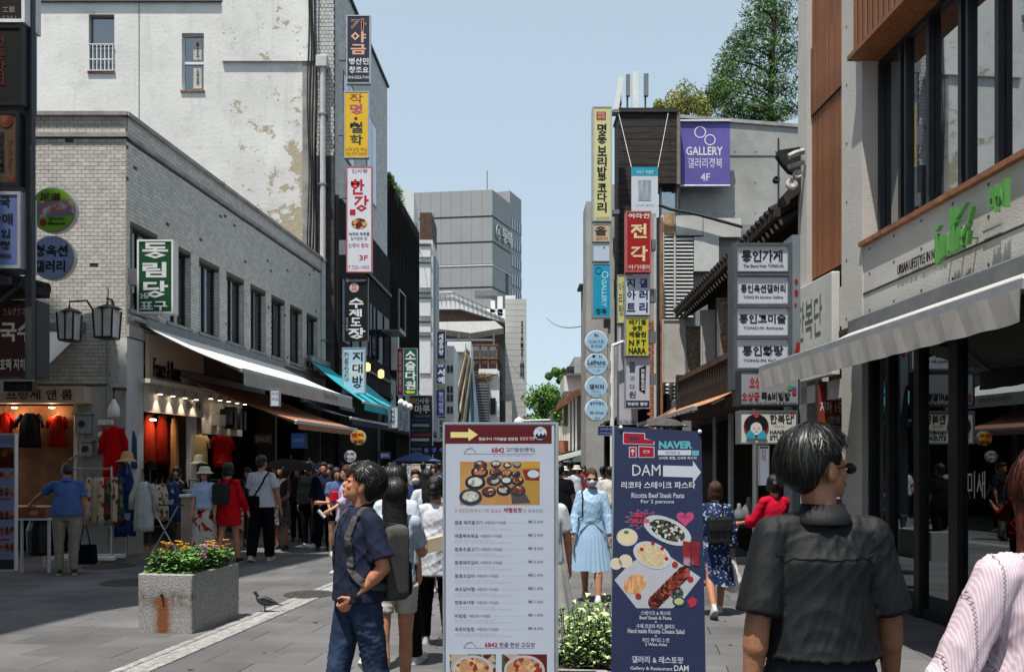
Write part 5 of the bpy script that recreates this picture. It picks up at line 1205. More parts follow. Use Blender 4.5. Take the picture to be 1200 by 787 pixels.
yy = (400, 426.5, 453, 480); lb = [[('인사아트', 690, 398, 708, 402, '#3c5a78', .01), ('프라자', 692, 403.5, 706, 407.5, '#3c5a78', .01)], [('Lefranc', 688.5, 421.5, 709.5, 427, '#22384c', .02), ('Cafe Restaurant', 689, 428, 709, 430, '#5a7ca0', .0), ('1. 2F', 696, 433, 703, 435, '#3c5a78', .0)], [('갤러리', 690.5, 450, 707.5, 455.5, '#22384c', .03), ('Gallery', 693, 457, 704, 459.5, '#4a6c90', .0), ('1.2.3.4F', 693, 461, 705, 463, '#4a6c90', .0)], [('실수하봉소', 691, 470, 708, 474, '#3a5088', .02), ('M-village', 691.5, 482, 708, 485, '#22384c', .01), ('B2F', 697, 488.5, 703, 491, '#22384c', .0)]]
nm = ['topmost of four round pale blue signs, with a small coloured logo', 'second round pale blue sign from the top, with cup and cutlery marks', 'third round pale blue sign from the top, with three large letters', 'lowest of the four round pale blue signs, with most lines of text']
for k in range(4):
    t, pl = round_sign(nm[k], 699, yy[k], 13.2, 19.0, rb, lb[k], GB, rim=M_WHITEP, depth=.2)
    if k == 0: prect(pl, t, 696.5, 391, 699, 394, paint('#3c58a0'), 'logo', off=.016); prect(pl, t, 699.3, 391.6, 701.5, 394, paint('#c07048'), 'logo', off=.016)
    if k == 1: prect(pl, t, 694, 416, 697.5, 418.5, paint('#182430'), 'cup_mark', off=.016); prect(pl, t, 702, 415.5, 702.7, 419.5, paint('#182430'), 'fork_mark', off=.016); prect(pl, t, 704, 415.5, 704.7, 419.5, paint('#182430'), 'fork_mark', off=.016)
    MB().box(*sorted((pl.uz(712, 0)[0], pl.uz(716, 0)[0])), 19.05, 19.15, pl.uz(0, yy[k]+5)[1], pl.uz(0, yy[k]-5)[1]).build('bracket', M_ALU, t)
sp = P(717.5, 700, 19.1); t = thing('sign_pole', 'slim white pole holding the round pale blue signs', 'pole', (sp.x, sp.y, 0)); MB().tube([(sp.x, sp.y, 0), (sp.x, sp.y, WZ(404, 19.1))], .05, 8).build('pole', M_WHITEP, t); MB().tube([(sp.x, sp.y, WZ(405, 19.1)), (sp.x+.25, sp.y, WZ(400, 19.1))], .04, 6).build('arm', M_WHITEP, t)
sign('red_sign', 'red box sign with thick cream letters in the middle of the right stack', 733.5, 247.5, 763, 318.5, 18.6, fm('#9c1216'), [('여라연', 736, 249.5, 761, 256, '#e0c8c0', .03), ('전', 739, 262, 758, 279, '#ddd0a0', .09), ('각', 739, 288, 759, 306, '#ddd0a0', .09), ('아카데미', 736, 310, 762, 316, '#d0b8b0', .03)], frame=mat('red_trim', (.45, .12, .12)), depth=.25, bracket=[((764, 280), (769, 292))])
sign('white_gallery_sign', 'white box sign with dark blue letters in two columns under the red sign', 733, 322.5, 761.5, 369, 18.7, fm('#c4cbdc'), [('지', 734.5, 326, 744, 337, '#1c2a44', .05), ('아', 734.5, 340, 745, 351, '#1c2a44', .05), ('트', 734.5, 355, 744.5, 365, '#1c2a44', .05), ('갤', 749, 326, 759, 337, '#1c2a5c', .05), ('러', 749, 340, 759, 351, '#1c2a5c', .05), ('리', 749, 354, 759, 366, '#1c2a5c', .05)], depth=.25, fw=.012, bracket=[((762, 338), (769, 353))])
sign('pale_yellow_sign', 'pale yellow sign with thin brushed letters half hidden behind the white gallery sign', 723.7, 322, 732, 378, 19.0, fm('#c4c48a'), [('아\n리\n랑', 725, 330, 731.5, 370, '#3a3a28', .0)], depth=.1, fw=.01)
sign('yellow_sign', 'yellow square sign with black letters below the white gallery sign', 733, 371.5, 760, 416.5, 18.7, fm('#bdb53a'), [('배기열', 737, 374, 757, 380.5, '#24300c', .04), ('융합', 741, 381.5, 753, 387, '#24300c', .03), ('예술원', 737, 388, 757, 395, '#24300c', .03), ('N F T', 737, 398, 757, 405, '#24300c', .05), ('NARA', 736.5, 407, 757, 414.5, '#24300c', .05)], depth=.25, fw=.012, bracket=[((761, 388), (769, 401))])
t, pl = sign('tea_house_sign', 'tall pale sign with black brushed letters and a black inset below the yellow sign', 733, 419, 761.5, 478, 18.75, fm('#aeb2c0'), [('뜰', 737, 424, 745, 436, K_, .01), ('과', 738, 440, 744, 446, K_, .0), ('다', 738, 450, 744, 456, K_, .01), ('원', 737, 458, 745, 466, K_, .01), ('향원당 필방', 735, 471, 759, 475, W_, .02)], depth=.2, fw=.01, bracket=[((762, 437), (769, 450))])
poly(pl, t, [(749, 431), (757, 428), (756, 461), (749, 457)], paint('#101216'), 'inset'); lettering('전\n통\n찻\n집', pl, (*pl.uz(751, 457), *pl.uz(755.5, 432)), paint('#c8ccd0'), t, off=.012, bold=.02)
prect(pl, t, 733.5, 469, 761, 477.7, paint('#12204a'), 'blue_band', off=.002, th=.001)
sign('pale_backboard', 'tall pale grey board behind the signs with a phone number at its foot', 723.8, 381, 747, 497, 19.3, fm('#b2b3bf'), [('02-736-3486', 725.5, 492, 745, 496, '#5a5e70', .01)], depth=.1, fw=.01)
t, pl = sign('white_banner', 'white cloth banner with blue head and a grey picture hung before the timber box', 740, 196, 771, 252, 23.2, fm('#c4c8d2'), [('아시아 미술관 특별전', 743, 201, 768, 204, '#0c5a70', .0), ('인사동 갤러리', 745, 239, 766, 242, '#8a8c98', .0)], depth=.02, rim=False)
prect(pl, t, 740, 196, 771, 206, paint('#1c96b0'), 'blue_head', off=.003, th=.002); lettering('아시아 특별전', pl, (*pl.uz(745, 204), *pl.uz(766, 200)), paint('#d0e8ee'), t, off=.008)
prect(pl, t, 748, 211, 763, 235, ramp_mat('grey_picture', 'noise', 4, [(0, '#4a545c'), (.5, '#8e9aa2'), (.7, '#b8c2c8')], bump=0, stretch=(3, 1, .4)), 'picture')
for a, c in (((740, 196), (725, 133)), ((771, 196), (783, 133))): MB().tube([P(*a, 23.2), P(*c, 24.2)], .006, 5).build('rope', M_WHITEP, t)
t, pl = sign('purple_banner', 'purple gallery banner with white ring mark on the bare concrete wall', 797, 142, 855.5, 218, 24.6, mat('banner_purple', '#6157a0', rough=.7, var=.12, vs=.8, bump=.2, bs=4), [('GALLERY', 804, 172, 847, 182, W_, .02), ('갤러리경북', 806, 185, 846.5, 197, '#c8ccd8', .01), ('4F', 821, 203, 832, 212, '#c8ccd8', .02)], depth=.04, rim=False)
ring(pl, t, 820.5, 155, 7, 1.3, paint('#dcd8e8')); ring(pl, t, 832, 164, 6.6, 1.3, paint('#dcd8e8'))
for y in (142, 218): MB().tube([P(797, y, 24.58), P(855.5, y, 24.58)], .035, 6).build('banner_rail', M_ALU, t)
for x in (800, 850):
    for y in (142, 218): MB().tube([P(x, y, 24.58), P(x, y, 24.99)], .015, 5).build('standoff', M_ALU, t)
# stacked white lightboxes (tong-in)
GT = 'white lightboxes in the grey frame before the tiled-roof house'
YT = 11.15
stt = thing('sign_tower', 'grey steel frame holding the four white lightboxes', 'sign frame', P(898, 600, YT+.1))
fb = MB(); p = lambda x, y: P(x, y, YT)
q0, q1 = p(859.5, 434), p(925.5, 284.5)
for a, c in ((859.5, 863.6), (924, 928)): fb.box(p(a, 0).x, p(c, 0).x, YT-.01, YT+.3, q0.z-.25, q1.z)
for y in (284.5, 320, 357, 394, 432): fb.box(p(863.6, 0).x, p(924, 0).x, YT-.008, YT+.295, p(0, y+3.2).z, p(0, y).z)
fb.build('frame', mat('frame_grey', (.09, .1, .11), rough=.5, metal=.3), stt)
MB().box(P(928.5, 0, YT).x, P(938, 0, YT).x, YT, YT+.35, 1.0, P(0, 275, YT).z).build('column', mat('column_grey', (.16, .19, .21), rough=.5, var=.08), stt)
rs = paint('#8c1c18')
for x, y, r in ((933, 330, 2), (933, 343, 2.3), (932, 357, 1.4), (935, 404, 2.4), (934, 412, 3)): disc(cam_plane(YT), stt, x, y, r, rs, 'red_spot', ry=r*1.6)
TI = [('통인가게', 'The Store from TONG-IN', 288, 318, 869, 917, 293, 307), ('통인옥션갤러리', 'TONG-IN Auction Gallery', 325, 356, 868, 920.5, 333, 343), ('통인고미술', 'TONG-IN Antiques', 361.5, 393, 866, 921, 368, 379), ('통인화랑', 'TONG-IN Gallery', 398.5, 431, 870, 918, 405, 417)]
for k, (a, b_, y0, y1, xa_, xb_, ya, yb) in enumerate(TI):
    sign('lightbox', ['topmost white lightbox with four bold letters and the store line', 'second white lightbox from the top with seven letters, auction gallery', 'third white lightbox from the top, antiques', 'lowest of the four white lightboxes, gallery'][k], 864, y0, 923.6, y1, YT+.02, fm('#b6bac6'), [(a, xa_, ya, xb_, yb, K_, .05), (b_, 871, yb+3.5 if k else 309.5, 918, yb+7.5 if k else 313.5, K_, .02)], frame=M_ALU, depth=.2, fw=.012, group=GT)
YU = 10.9
t, pl = sign('porridge_sign', 'grey lightbox with red and black letters and fruit marks under the white ones', 867, 434, 936.5, 475, YU, fm('#8e9098'), [('오상궁', 869, 459, 890, 470, '#9c2418', .05), ('죽&비빔밥', 892, 459, 926, 469, K_, .04), ("O'court lady Porridge & Bibimbap", 869, 470.5, 934, 474, K_, .01), ('오상', 878, 441, 892, 455, '#b02a20', .06)], frame=M_DARK, depth=.2, fw=.015)
for x, y, r, h in ((925.5, 454, 3, '#5a8c4a'), (930.5, 455, 2.5, '#3c62a0'), (930.5, 460, 2.6, '#a83028')): disc(pl, t, x, y, r, paint(h), 'fruit_mark')
t, pl = sign('hanbok_sign', 'white lightbox with a round picture of a woman in hanbok, lowest of the stack', 867, 481, 934, 519.5, YU, fm('#c4c4bd'), [('한복단', 902, 485, 929, 496, K_, .02), ('HANBOK DAN', 906, 498, 919, 500, '#6a6a68', .0), ('HANBOK', 902, 503.5, 929, 508.5, K_, .03), ('STUDIO', 902, 510, 928, 515.5, K_, .03)], frame=M_STEEL, depth=.2, fw=.015)
cx, cy = 886, 499
disc(pl, t, cx, cy+.5, 14.8, paint('#a01f22'), 'picture_ring', off=.006); disc(pl, t, cx, cy-2, 13.6, paint('#15171c'), 'hair_shape', off=.009, ry=12); disc(pl, t, cx, cy+3, 6.8, paint('#d8c8c4'), 'face_shape', off=.013, ry=7.4)
poly(pl, t, [(cx-13, cy+13), (cx-8, cy+4), (cx-2, cy+9), (cx-1, cy+14.5), (cx-7, cy+15)], paint('#2c9cb8'), 'sleeve_shape', off=.016); poly(pl, t, [(cx+13, cy+13), (cx+8, cy+4), (cx+2, cy+9), (cx+1, cy+14.5), (cx+7, cy+15)], paint('#2c9cb8'), 'sleeve_shape', off=.016)
for dx in (-2.6, 2.6): disc(pl, t, cx+dx, cy+2.5, .8, paint('#15171c'), 'eye_mark', off=.016, ry=.5)
disc(pl, t, cx, cy-12.5, 3, paint('#b83a3c'), 'flower_mark', off=.016); disc(pl, t, cx, cy+6, .9, paint('#a01f22'), 'mouth_mark', off=.016, ry=.5)
prect(pl, t, 928.5, 484.5, 930.5, 488.5, paint('#b01c20'), 'seal_mark')
# side face strip of porridge sign stack & small navy street sign
t, pl = sign('street_name_sign', 'small navy street name sign by the slim white pole', 700.5, 499, 723.5, 510, 17.8, fm('#1c2a5a'), [('인사동길', 703, 500.8, 716, 504.2, '#8c98c8', .01), ('Insadong-gil', 703, 505.6, 720, 508.8, '#8c98c8', .0)], depth=.04, fw=.008)
sign('poster_strip', 'narrow pale poster strip behind the necklaces stand', 889.5, 522, 901, 568, 12.6, fm('#8e98a8'), [('한\n복', 892, 526, 898, 540, '#8a5a4a', .0)], depth=.04, fw=.01)
# ================================================================== TREES AND PLANTS
rng = np.random.default_rng(5)
M_BARK = mat('bark', (.06, .045, .035), rough=.9, var=.3, vs=6, bump=.6)
def leaf_mat(n, a, b_, c=None):
    return mat(n, a, rough=.6, c2=b_, vs=1.6, var=.2, island=.35, bump=0)
M_PINE = leaf_mat('pine_needles', (.1, .2, .035), (.035, .085, .02)); M_LEAF = leaf_mat('leaf_green', (.09, .16, .03), (.03, .07, .015)); M_AUT = leaf_mat('leaf_autumn', (.32, .27, .06), (.1, .19, .035))
M_LEAF2 = leaf_mat('leaf_bright', (.13, .25, .05), (.05, .12, .02))
def leaves(cs, rad, n, size, m_, parent, name='crown', aspect=.45, flat=0, kind=None):
    vs = []; fs = []
    for c, r in zip(cs, rad):
        d = rng.normal(size=(n, 3)); d /= np.linalg.norm(d, axis=1)[:, None]; rr = rng.random(n)**.45
        p = np.array(c)+d*rr[:, None]*np.array(r if hasattr(r, '__len__') else (r, r, r))
        for q in p:
            a = rng.normal(size=3); a[2] *= (1-flat); a /= np.linalg.norm(a); b = np.cross(a, rng.normal(size=3)); b /= np.linalg.norm(b)+1e-9; s_ = size*rng.uniform(.6, 1.3); k = len(vs)
            vs += [q-a*s_, q+b*s_*aspect, q+a*s_, q-b*s_*aspect]; fs.append((k, k+1, k+2, k+3))
    mb = MB(); mb.v = [tuple(v) for v in vs]; mb.f = fs; return mb.build(name, m_, parent, kind=kind)
# pine behind the concrete wall
Yp_ = 34
q = P(892, 542, Yp_); pt_ = thing('pine_tree', 'tall pine tree with layered dark branches above the concrete wall', 'tree', (q.x, q.y, 0))
tr = MB().tube([P(905, 200, Yp_), P(903, 120, Yp_), P(906, 50, Yp_), P(908, 0, Yp_), P(908, -30, Yp_)], .16, 8, r1=.04); tr.build('trunk', M_BARK, pt_)
cs = []; rd = []; lim = MB()
for (px, py, w_) in ((905, -8, 14), (890, 8, 22), (912, 14, 20), (898, 28, 26), (880, 36, 22), (920, 34, 20), (866, 52, 20), (895, 55, 26), (924, 60, 22), (856, 70, 20), (880, 75, 26), (912, 82, 28), (848, 88, 16), (866, 98, 26), (892, 100, 26), (920, 104, 26), (850, 110, 18), (838, 120, 16), (870, 122, 24), (896, 126, 22), (924, 128, 22), (855, 132, 18), (880, 138, 20), (840, 104, 12), (905, 140, 16)):
    c = P(px, py, Yp_+rng.uniform(-1.4, 1.4)); cs.append(tuple(c)); rd.append((w_*Yp_/F*1.1, 1.2, 4.6*Yp_/F*1.0))
    lim.tube([P(906, py+16, Yp_), (P(906, py+16, Yp_)+c)/2+Vector((0, 0, .1)), c], .05, 5, r1=.015)
    for dx in (-.6, .5): lim.tube([c, c+Vector((dx, rng.uniform(-.5, .5), .12))], .015, 4, r1=.006)
lim.build('limb', M_BARK, pt_, kind='stuff')
leaves(cs, rd, 640, .1, M_PINE, pt_, aspect=.2, kind='stuff')
# russet shrub tree
q = P(805, 400, 29); au = thing('maple_tree', 'round tree with green and orange leaves beside the rooftop antennas', 'tree', (q.x, q.y, 0))
MB().tube([P(806, 160, 29), P(804, 118, 29)], .08, 6).build('trunk', M_BARK, au)
leaves([tuple(P(x, y, 29+rng.uniform(-.6, .6))) for x, y in ((790, 118), (803, 108), (818, 116), (782, 128), (810, 126), (798, 128), (824, 128), (772, 124))], [.36, .42, .36, .3, .42, .4, .3, .22], 420, .05, M_AUT, au, kind='stuff')
leaves([tuple(P(x, y, 29.8)) for x, y in ((800, 122), (818, 122), (786, 128), (826, 132))], [.42, .42, .35, .3], 300, .05, M_LEAF, au, kind='stuff')
for nm_, px, py, w_, h_, Yq, lb_, m_ in (('street_tree', 642, 484, 24, 34, 62, 'bushy green tree at the end of the street left of the rusty roof', M_LEAF2), ('street_tree', 668, 440, 34, 12, 74, 'green treetops above the low pale roofs on the right far side', M_LEAF2), ('street_tree', 655, 515, 22, 20, 60, 'darker green tree low behind the maroon menu header', M_LEAF)):
    q = P(px, 542, Yq); t = thing(nm_, lb_, 'tree', (q.x, q.y, 0), group='trees at the street end')
    MB().tube([(q.x, q.y, 0), (q.x+.2, q.y, P(0, py, Yq).z)], .2, 7, r1=.1).build('trunk', M_BARK, t)
    c_ = []; r_ = []
    for i in range(22):
        x, y = px+rng.uniform(-1, 1)*w_*.75, py+rng.uniform(-1, 1)*h_*.75; c_.append(tuple(P(x, y, Yq+rng.uniform(-1.5, 1.5)))); r_.append(rng.uniform(.35, .75)*min(w_, h_)/20*1.1)
    leaves(c_, r_, 330, .13, m_, t, kind='stuff')
# ivy on the black building roof edge
q = P(462, 250, 39); iv = thing('ivy', 'green ivy spilling over the roof edge of the black slatted building', 'plant', q)
leaves([tuple(P(x, y, Y_)) for x, y, Y_ in ((457, 210, 37), (459, 216, 37.5), (463, 222, 39), (466, 232, 40.5), (468, 242, 41.5), (469, 252, 42), (455.5, 206, 36.6), (467, 226, 41))], [.22, .24, .3, .34, .34, .26, .16, .26], 260, .055, M_LEAF2, iv, 'foliage', kind='stuff')
iv2 = thing('rooftop_plants', 'reddish dry plants on the roof of the distant louvred house', 'plant', P(565, 445, 76)); leaves([tuple(P(x, 442, 76.4)) for x in (559, 564, 569, 574)], [.45]*4, 160, .09, mat('dry_plant', (.3, .16, .1), c2=(.14, .12, .06), island=.3, bump=0), iv2, 'foliage', kind='stuff')
# rooftop antennas
for k, (a, b_, c, d, tl) in enumerate(((725, 90, 731, 128, -.12), (734, 87, 738.5, 112, 0), (741, 84, 748, 128, 0), (755, 86, 760, 112, 0))):
    p0, p1 = P(a, d, 25.2), P(c, b_, 25.2)
    t = thing('rooftop_antenna', ['leftmost leaning pale antenna panel on the black timber box', 'slim dark grey antenna panel, second from left', 'tallest pale antenna panel, third from left', 'rightmost blue grey antenna on a thin mast'][k], 'antenna', ((p0.x+p1.x)/2, 25.2, P(0, 131, 25.2).z), group='rooftop antennas')
    MB().prism([(p0.x-tl*-1.2, 25.2, p0.z), (p1.x-tl*-1.2, 25.2, p0.z), (p1.x, 25.2, p1.z), (p0.x, 25.2, p1.z)], (0, .12, 0)).build('panel', (M_WHITEP if k in (0, 2) else M_STEEL), t)
    xm = (p0.x+p1.x)/2; MB().tube([(xm, 25.4, P(0, 133, 25.2).z), (xm, 25.4, p1.z-.2)], .03, 6).build('mast', M_STEEL, t); MB().box(xm-.03, xm+.03, 25.3, 25.42, p0.z+.2, p0.z+.27).box(xm-.03, xm+.03, 25.3, 25.42, p1.z-.3, p1.z-.23).build('clamp', M_STEEL, t)
# overhead wires
for k, (a, c, lb_) in enumerate((((P(449, 200, 37)), P(520, 345, 90), 'thin black wire running down past the grey tower'), (P(590, 410, 88), P(640, 470, 40), 'thin wire sagging in front of the pale panel tower'), (P(640, 372, 60), P(694, 378, 30), 'faint wire crossing the sky right of the tower'))):
    tag(MB().tube([a+(c-a)*t_-Vector((0, 0, 1.6*t_*(1-t_))) for t_ in np.linspace(0, 1, 15)], .02, 4).build('overhead_wire', M_BLACK), lb_, 'wire', 'overhead wires')

# ================================================================== PLANTERS
def leafy(base, n, h, spread, ls, m_, parent, name='foliage', wide=.4, m2=None, up=.6):
    """stems with real leaves: each leaf is a bent two-quad blade"""
    L = [MB(), MB()]; st = MB()
    for i in range(n):
        b0 = Vector(base(rng)); top = b0+Vector((rng.uniform(-1, 1)*spread, rng.uniform(-1, 1)*spread, h*rng.uniform(.5, 1.1)))
        st.tube([b0, (b0+top)/2+Vector((0, 0, .01)), top], .0025, 4)
        for k in range(9):
            t_ = .25+.75*k/8; p = b0+(top-b0)*t_; a = rng.uniform(0, 6.28); d = Vector((math.cos(a), math.sin(a), up*rng.uniform(.1, 1.2))).normalized(); s_ = ls*rng.uniform(.6, 1.2); sd = d.cross(Vector((0, 0, 1))).normalized()*s_*wide
            mid = p+d*s_*.55; tip = p+d*s_-Vector((0, 0, s_*.25)); mb = L[1] if (m2 and rng.random() < .42) else L[0]
            mb.add([p, mid-sd+Vector((0, 0, s_*.08)), mid, mid+sd+Vector((0, 0, s_*.08)), tip], [(0, 2, 1), (0, 3, 2), (1, 2, 4), (2, 3, 4)])
    st.build('stems', M_BARK, parent, kind='stuff'); L[0].build(name, m_, parent, kind='stuff')
    if m2 and L[1].v: L[1].build(name, m2, parent, kind='stuff')
def gran_rust():
    m = M_GRAN.copy(); m.name = 'planter_granite_rust'; n = m.node_tree.nodes; l = m.node_tree.links; b = n['Principled BSDF']
    src = b.inputs['Base Color'].links[0].from_socket; tc = n.new('ShaderNodeTexCoord'); sx = n.new('ShaderNodeSeparateXYZ'); l.new(tc.outputs['Object'], sx.inputs[0])
    nz = n.new('ShaderNodeTexNoise'); nz.inputs['Scale'].default_value = 14; nz.inputs['Detail'].default_value = 6; l.new(tc.outputs['Object'], nz.inputs[0])
    def M2(op, a, c, d=None):
        q = n.new('ShaderNodeMath'); q.operation = op
        for i, x in enumerate((a, c, d)):
            if x is None: continue
            if isinstance(x, (int, float)): q.inputs[i].default_value = x
            else: l.new(x, q.inputs[i])
        return q.outputs[0]
    def gauss(x, c, w_): d = M2('MULTIPLY', M2('SUBTRACT', x, c), 1/w_); return M2('POWER', 2.718, M2('MULTIPLY', M2('MULTIPLY', d, d), -1))
    z, x = sx.outputs[2], sx.outputs[0]
    run = M2('MULTIPLY', gauss(x, RX, .075), M2('MULTIPLY', M2('LESS_THAN', z, .36), 1.6)); run = M2('MULTIPLY', run, M2('ADD', nz.outputs[0], .35))
    front = M2('LESS_THAN', sx.outputs[1], .03); run = M2('MULTIPLY', run, front)
    band = M2('MULTIPLY', M2('MULTIPLY', gauss(z, .34, .09), front), M2('SUBTRACT', M2('MULTIPLY', nz.outputs[0], 2.6), .75))
    for f, c in ((band, (.085, .05, .03)), (run, (.2, .07, .025))):
        cl = n.new('ShaderNodeClamp'); l.new(f, cl.inputs[0]); q = n.new('ShaderNodeMix'); q.data_type = 'RGBA'; q.inputs[7].default_value = (*c, 1); l.new(cl.outputs[0], q.inputs[0]); l.new(src, q.inputs[6]); src = q.outputs[2]
    l.new(src, b.inputs['Base Color']); return m
def planter(label, cx, cy, yaw, w_, l_, h_, m_, extra=None):
    t = thing('stone_planter', label, 'planter', (cx, cy, 0), yaw)
    M_ = MW[t.name]; x0, x1, y0, y1 = -w_/2, w_/2, 0, l_; e = .075
    b = MB(M_)
    nx = 16
    b.bbox(x0, x1, y0, y0+e, .0, h_, .012); b.bbox(x0, x1, y1-e, y1, 0, h_, .012); b.box(x0+.001, x0+e, y0+e, y1-e, 0, h_-.002); b.box(x1-e, x1-.001, y0+e, y1-e, 0, h_-.002)
    b.build('trough', m_, t); MB(M_).box(x0+e, x1-e, y0+e, y1-e, .1, h_-.06).build('soil', mat('soil', (.035, .025, .018), rough=1, bump=.8), t)
    return t, M_
RX = -.02
t, Mp = planter('granite planter with rust stain, full of yellow and pink flowers, left of the pigeon', -3.47, 8.52, -.17, .585, .98, .59, gran_rust())
MB(Mp).lathe([(.001, 0), (.014, 0), (.014, .03)], (-.02, -.004, .38), 8, (0, -1, 0)).build('drain_hole', M_BLACK, t)
def bs_(r): return Mp @ Vector((r.uniform(-.22, .22), r.uniform(.1, .88), .53))
M_FL = leaf_mat('leaf_flower', (.12, .26, .045), (.04, .11, .02))
leafy(bs_, 240, .24, .06, .085, M_FL, t)
leafy(lambda r: Mp @ Vector((r.uniform(-.25, .25), r.uniform(.05, .15), .55)), 60, .06, .03, .035, leaf_mat('leaf_pale', (.22, .35, .08), (.08, .18, .03)), t)
for hcol, nm_, spots, hh in (('#e0a828', 'yellow_flower', [(-.16, .35), (-.1, .42), (.05, .8), (.12, .75), (.0, .85), (-.19, .3), (-.05, .5), (.18, .88), (-.13, .5)], .27), ('#c890b0', 'pink_flower', [(.2, .4), (.17, .5), (.24, .55), (.22, .3)], .24), ('#a01c24', 'red_flower', [(-.05, .6), (0, .55)], .15), ('#c8c0c8', 'white_flower', [(.2, .45), (.12, .3)], .1)):
    b = MB()
    for x, y in spots:
        for k in range(8):
            c = Mp @ Vector((x+rng.uniform(-.03, .03), y+rng.uniform(-.03, .03), .58+hh*rng.uniform(.55, 1.1)))
            for j in range(6):
                a = j*1.047+rng.random(); d = Vector((math.cos(a), math.sin(a), .5))*.027; s_ = Vector((-math.sin(a), math.cos(a), 0))*.012; b.add([c, c+d*.6-s_, c+d, c+d*.6+s_], [(0, 1, 2, 3)])
    b.build(nm_, mat('petal_'+nm_, hcol, rough=.6, bump=0, island=.2), t, kind='stuff')
t2, Mp2 = planter('granite planter with variegated shrub between the two menu boards', .47, 5.02, -.12, .6, 1.1, .47, M_GRAN)
def bs2(r): return Mp2 @ Vector((r.uniform(-.2, .22), r.uniform(.1, .95), .4))
leafy(bs2, 130, .36, .1, .062, leaf_mat('leaf_mid', (.1, .2, .04), (.04, .1, .02)), t2, m2=mat('leaf_cream', (.5, .55, .3), c2=(.3, .4, .15), island=.2, bump=0), wide=.3, up=.9)
t3, Mp3 = planter('pale stone planter block in the distance behind the woman in the blue dress', .99, 14.6, -.1, .55, .9, .5, M_GRAN)

# ================================================================== PIGEON
q = P(311, 716, 9.75); pg = thing('pigeon', 'dark grey pigeon standing on the paving right of the granite planter', 'pigeon', (q.x, q.y, 0), R(6))
M_ = MW[pg.name]; b = MB(M_)
def ell(c, r, pitch=0, n=10, m=7):
    mt = Matrix.Translation(Vector(c)) @ Matrix.Rotation(pitch, 4, 'Y'); k = MB(M_ @ mt); k.ball((0, 0, 0), r, n, m); return k
M_PG = mat('pigeon_grey', (.07, .07, .085), rough=.6, var=.35, vs=30, bump=.2); M_PGD = mat('pigeon_dark', (.025, .028, .035), rough=.4, var=.3, vs=40)
rings = []
for x, z, rx, rz in ((-.105, .155, .012, .012), (-.09, .15, .03, .035), (-.055, .135, .045, .052), (-.01, .12, .05, .055), (.04, .11, .042, .045), (.085, .1, .028, .028), (.12, .09, .018, .014), (.175, .078, .022, .006), (.2, .075, .02, .003)):
    rings.append([(x, rx*math.cos(a*math.pi/6), z+rz*math.sin(a*math.pi/6)) for a in range(12)])
MB(M_).loft(rings).build('body', M_PG, pg, smooth=True)
rings = []
for x, z, r_ in ((-.07, .15, .03), (-.09, .18, .024), (-.1, .2, .021), (-.108, .215, .023), (-.118, .226, .02), (-.13, .228, .01), (-.137, .226, .004)): rings.append([(x+.3*r_*math.sin(a*math.pi/5), r_*math.cos(a*math.pi/5), z+r_*math.sin(a*math.pi/5)) for a in range(10)])
MB(M_).loft(rings).build('head', M_PGD, pg, smooth=True)
MB(M_).tube([(-.135, 0, .222), (-.158, 0, .214)], .005, 6, r1=.001).build('beak', M_BLACK, pg)
for s_ in (-1, 1):
    MB(M_).loft([[(x, s_*(w_+.004), z+h_*math.sin(a*math.pi/4)) if a % 2 else (x, s_*(w_), z+h_*math.sin(a*math.pi/4)) for a in range(8)] for x, w_, z, h_ in ((-.06, .04, .14, .02), (-.01, .052, .13, .042), (.05, .045, .115, .034), (.11, .022, .1, .014), (.14, .014, .095, .003))]).build('wing', M_PGD, pg)
    MB(M_).tube([(-.01, s_*.02, .08), (-.005, s_*.02, .04), (-.01, s_*.02, .004)], .005, 5).tube([(-.01, s_*.02, .006), (-.04, s_*.025, .004)], .003, 4).tube([(-.01, s_*.02, .006), (.012, s_*.02, .004)], .003, 4).build('leg', mat('pigeon_leg', (.3, .08, .06)), pg)

# ================================================================== MENU BOARDS
def board(label, name, pts, Ytop, Ybot, ztop, xl0, xr0, xl1, xr1, face, Y_):
    pass
YB = 4.6
t = thing('menu_board', 'white standing menu board with maroon header, yellow arrow and food photos', 'menu board', (P(587, 0, YB).x, YB+.2, 0))
pl = Plane((0, YB, 0), (0.0, -1, 0)); pl.sc = .12; zt_, x0, x1 = P(0, 497, YB).z, P(521.5, 0, YB).x, P(650.5, 0, YB).x
MB().bbox(x0, x1, YB, YB+.035, .06, zt_, .006).build('panel', mat('board_white', '#b4bac8', rough=.5, var=.02, bump=0), t)
MB().box(x1+.0015, x1+.018, YB-.004, YB+.06, 0, zt_).box(x0-.012, x0-.0015, YB-.004, YB+.06, 0, zt_).box(x0-.012, x1+.018, YB-.002, YB+.05, zt_+.001, zt_+.012).build('frame', M_ALU, t)
MB().prism([(x0+.05, YB+.06, zt_-.1), (x0+.08, YB+.06, zt_-.1), (x0+.08, YB+.6, 0), (x0+.05, YB+.6, 0)], (0, .02, 0)).prism([(x1-.08, YB+.06, zt_-.1), (x1-.05, YB+.06, zt_-.1), (x1-.05, YB+.6, 0), (x1-.08, YB+.6, 0)], (0, .02, 0)).build('back_leg', M_ALU, t)
o_ = .003
prect(pl, t, 522, 498, 646.5, 519.5, paint('#571015'), 'header', off=o_, th=.002)
poly(pl, t, [(528, 506), (549, 506), (549, 501.5), (560, 509), (549, 516.5), (549, 512.5), (528, 512.5)], paint('#d8cf8a'), 'arrow', off=.007)
def L(s, a, b_, c, d, h, bo=.0): lettering(s, pl, (*pl.uz(a, d), *pl.uz(c, b_)), paint(h), t, off=.008, bold=bo)
L('참숯구이 가마솥밥 전문점', 561, 512.2, 606.5, 516, '#cfc8c8', .02); L('삼십년 전통', 609, 511.5, 627, 515.5, '#cfa8a8', .02)
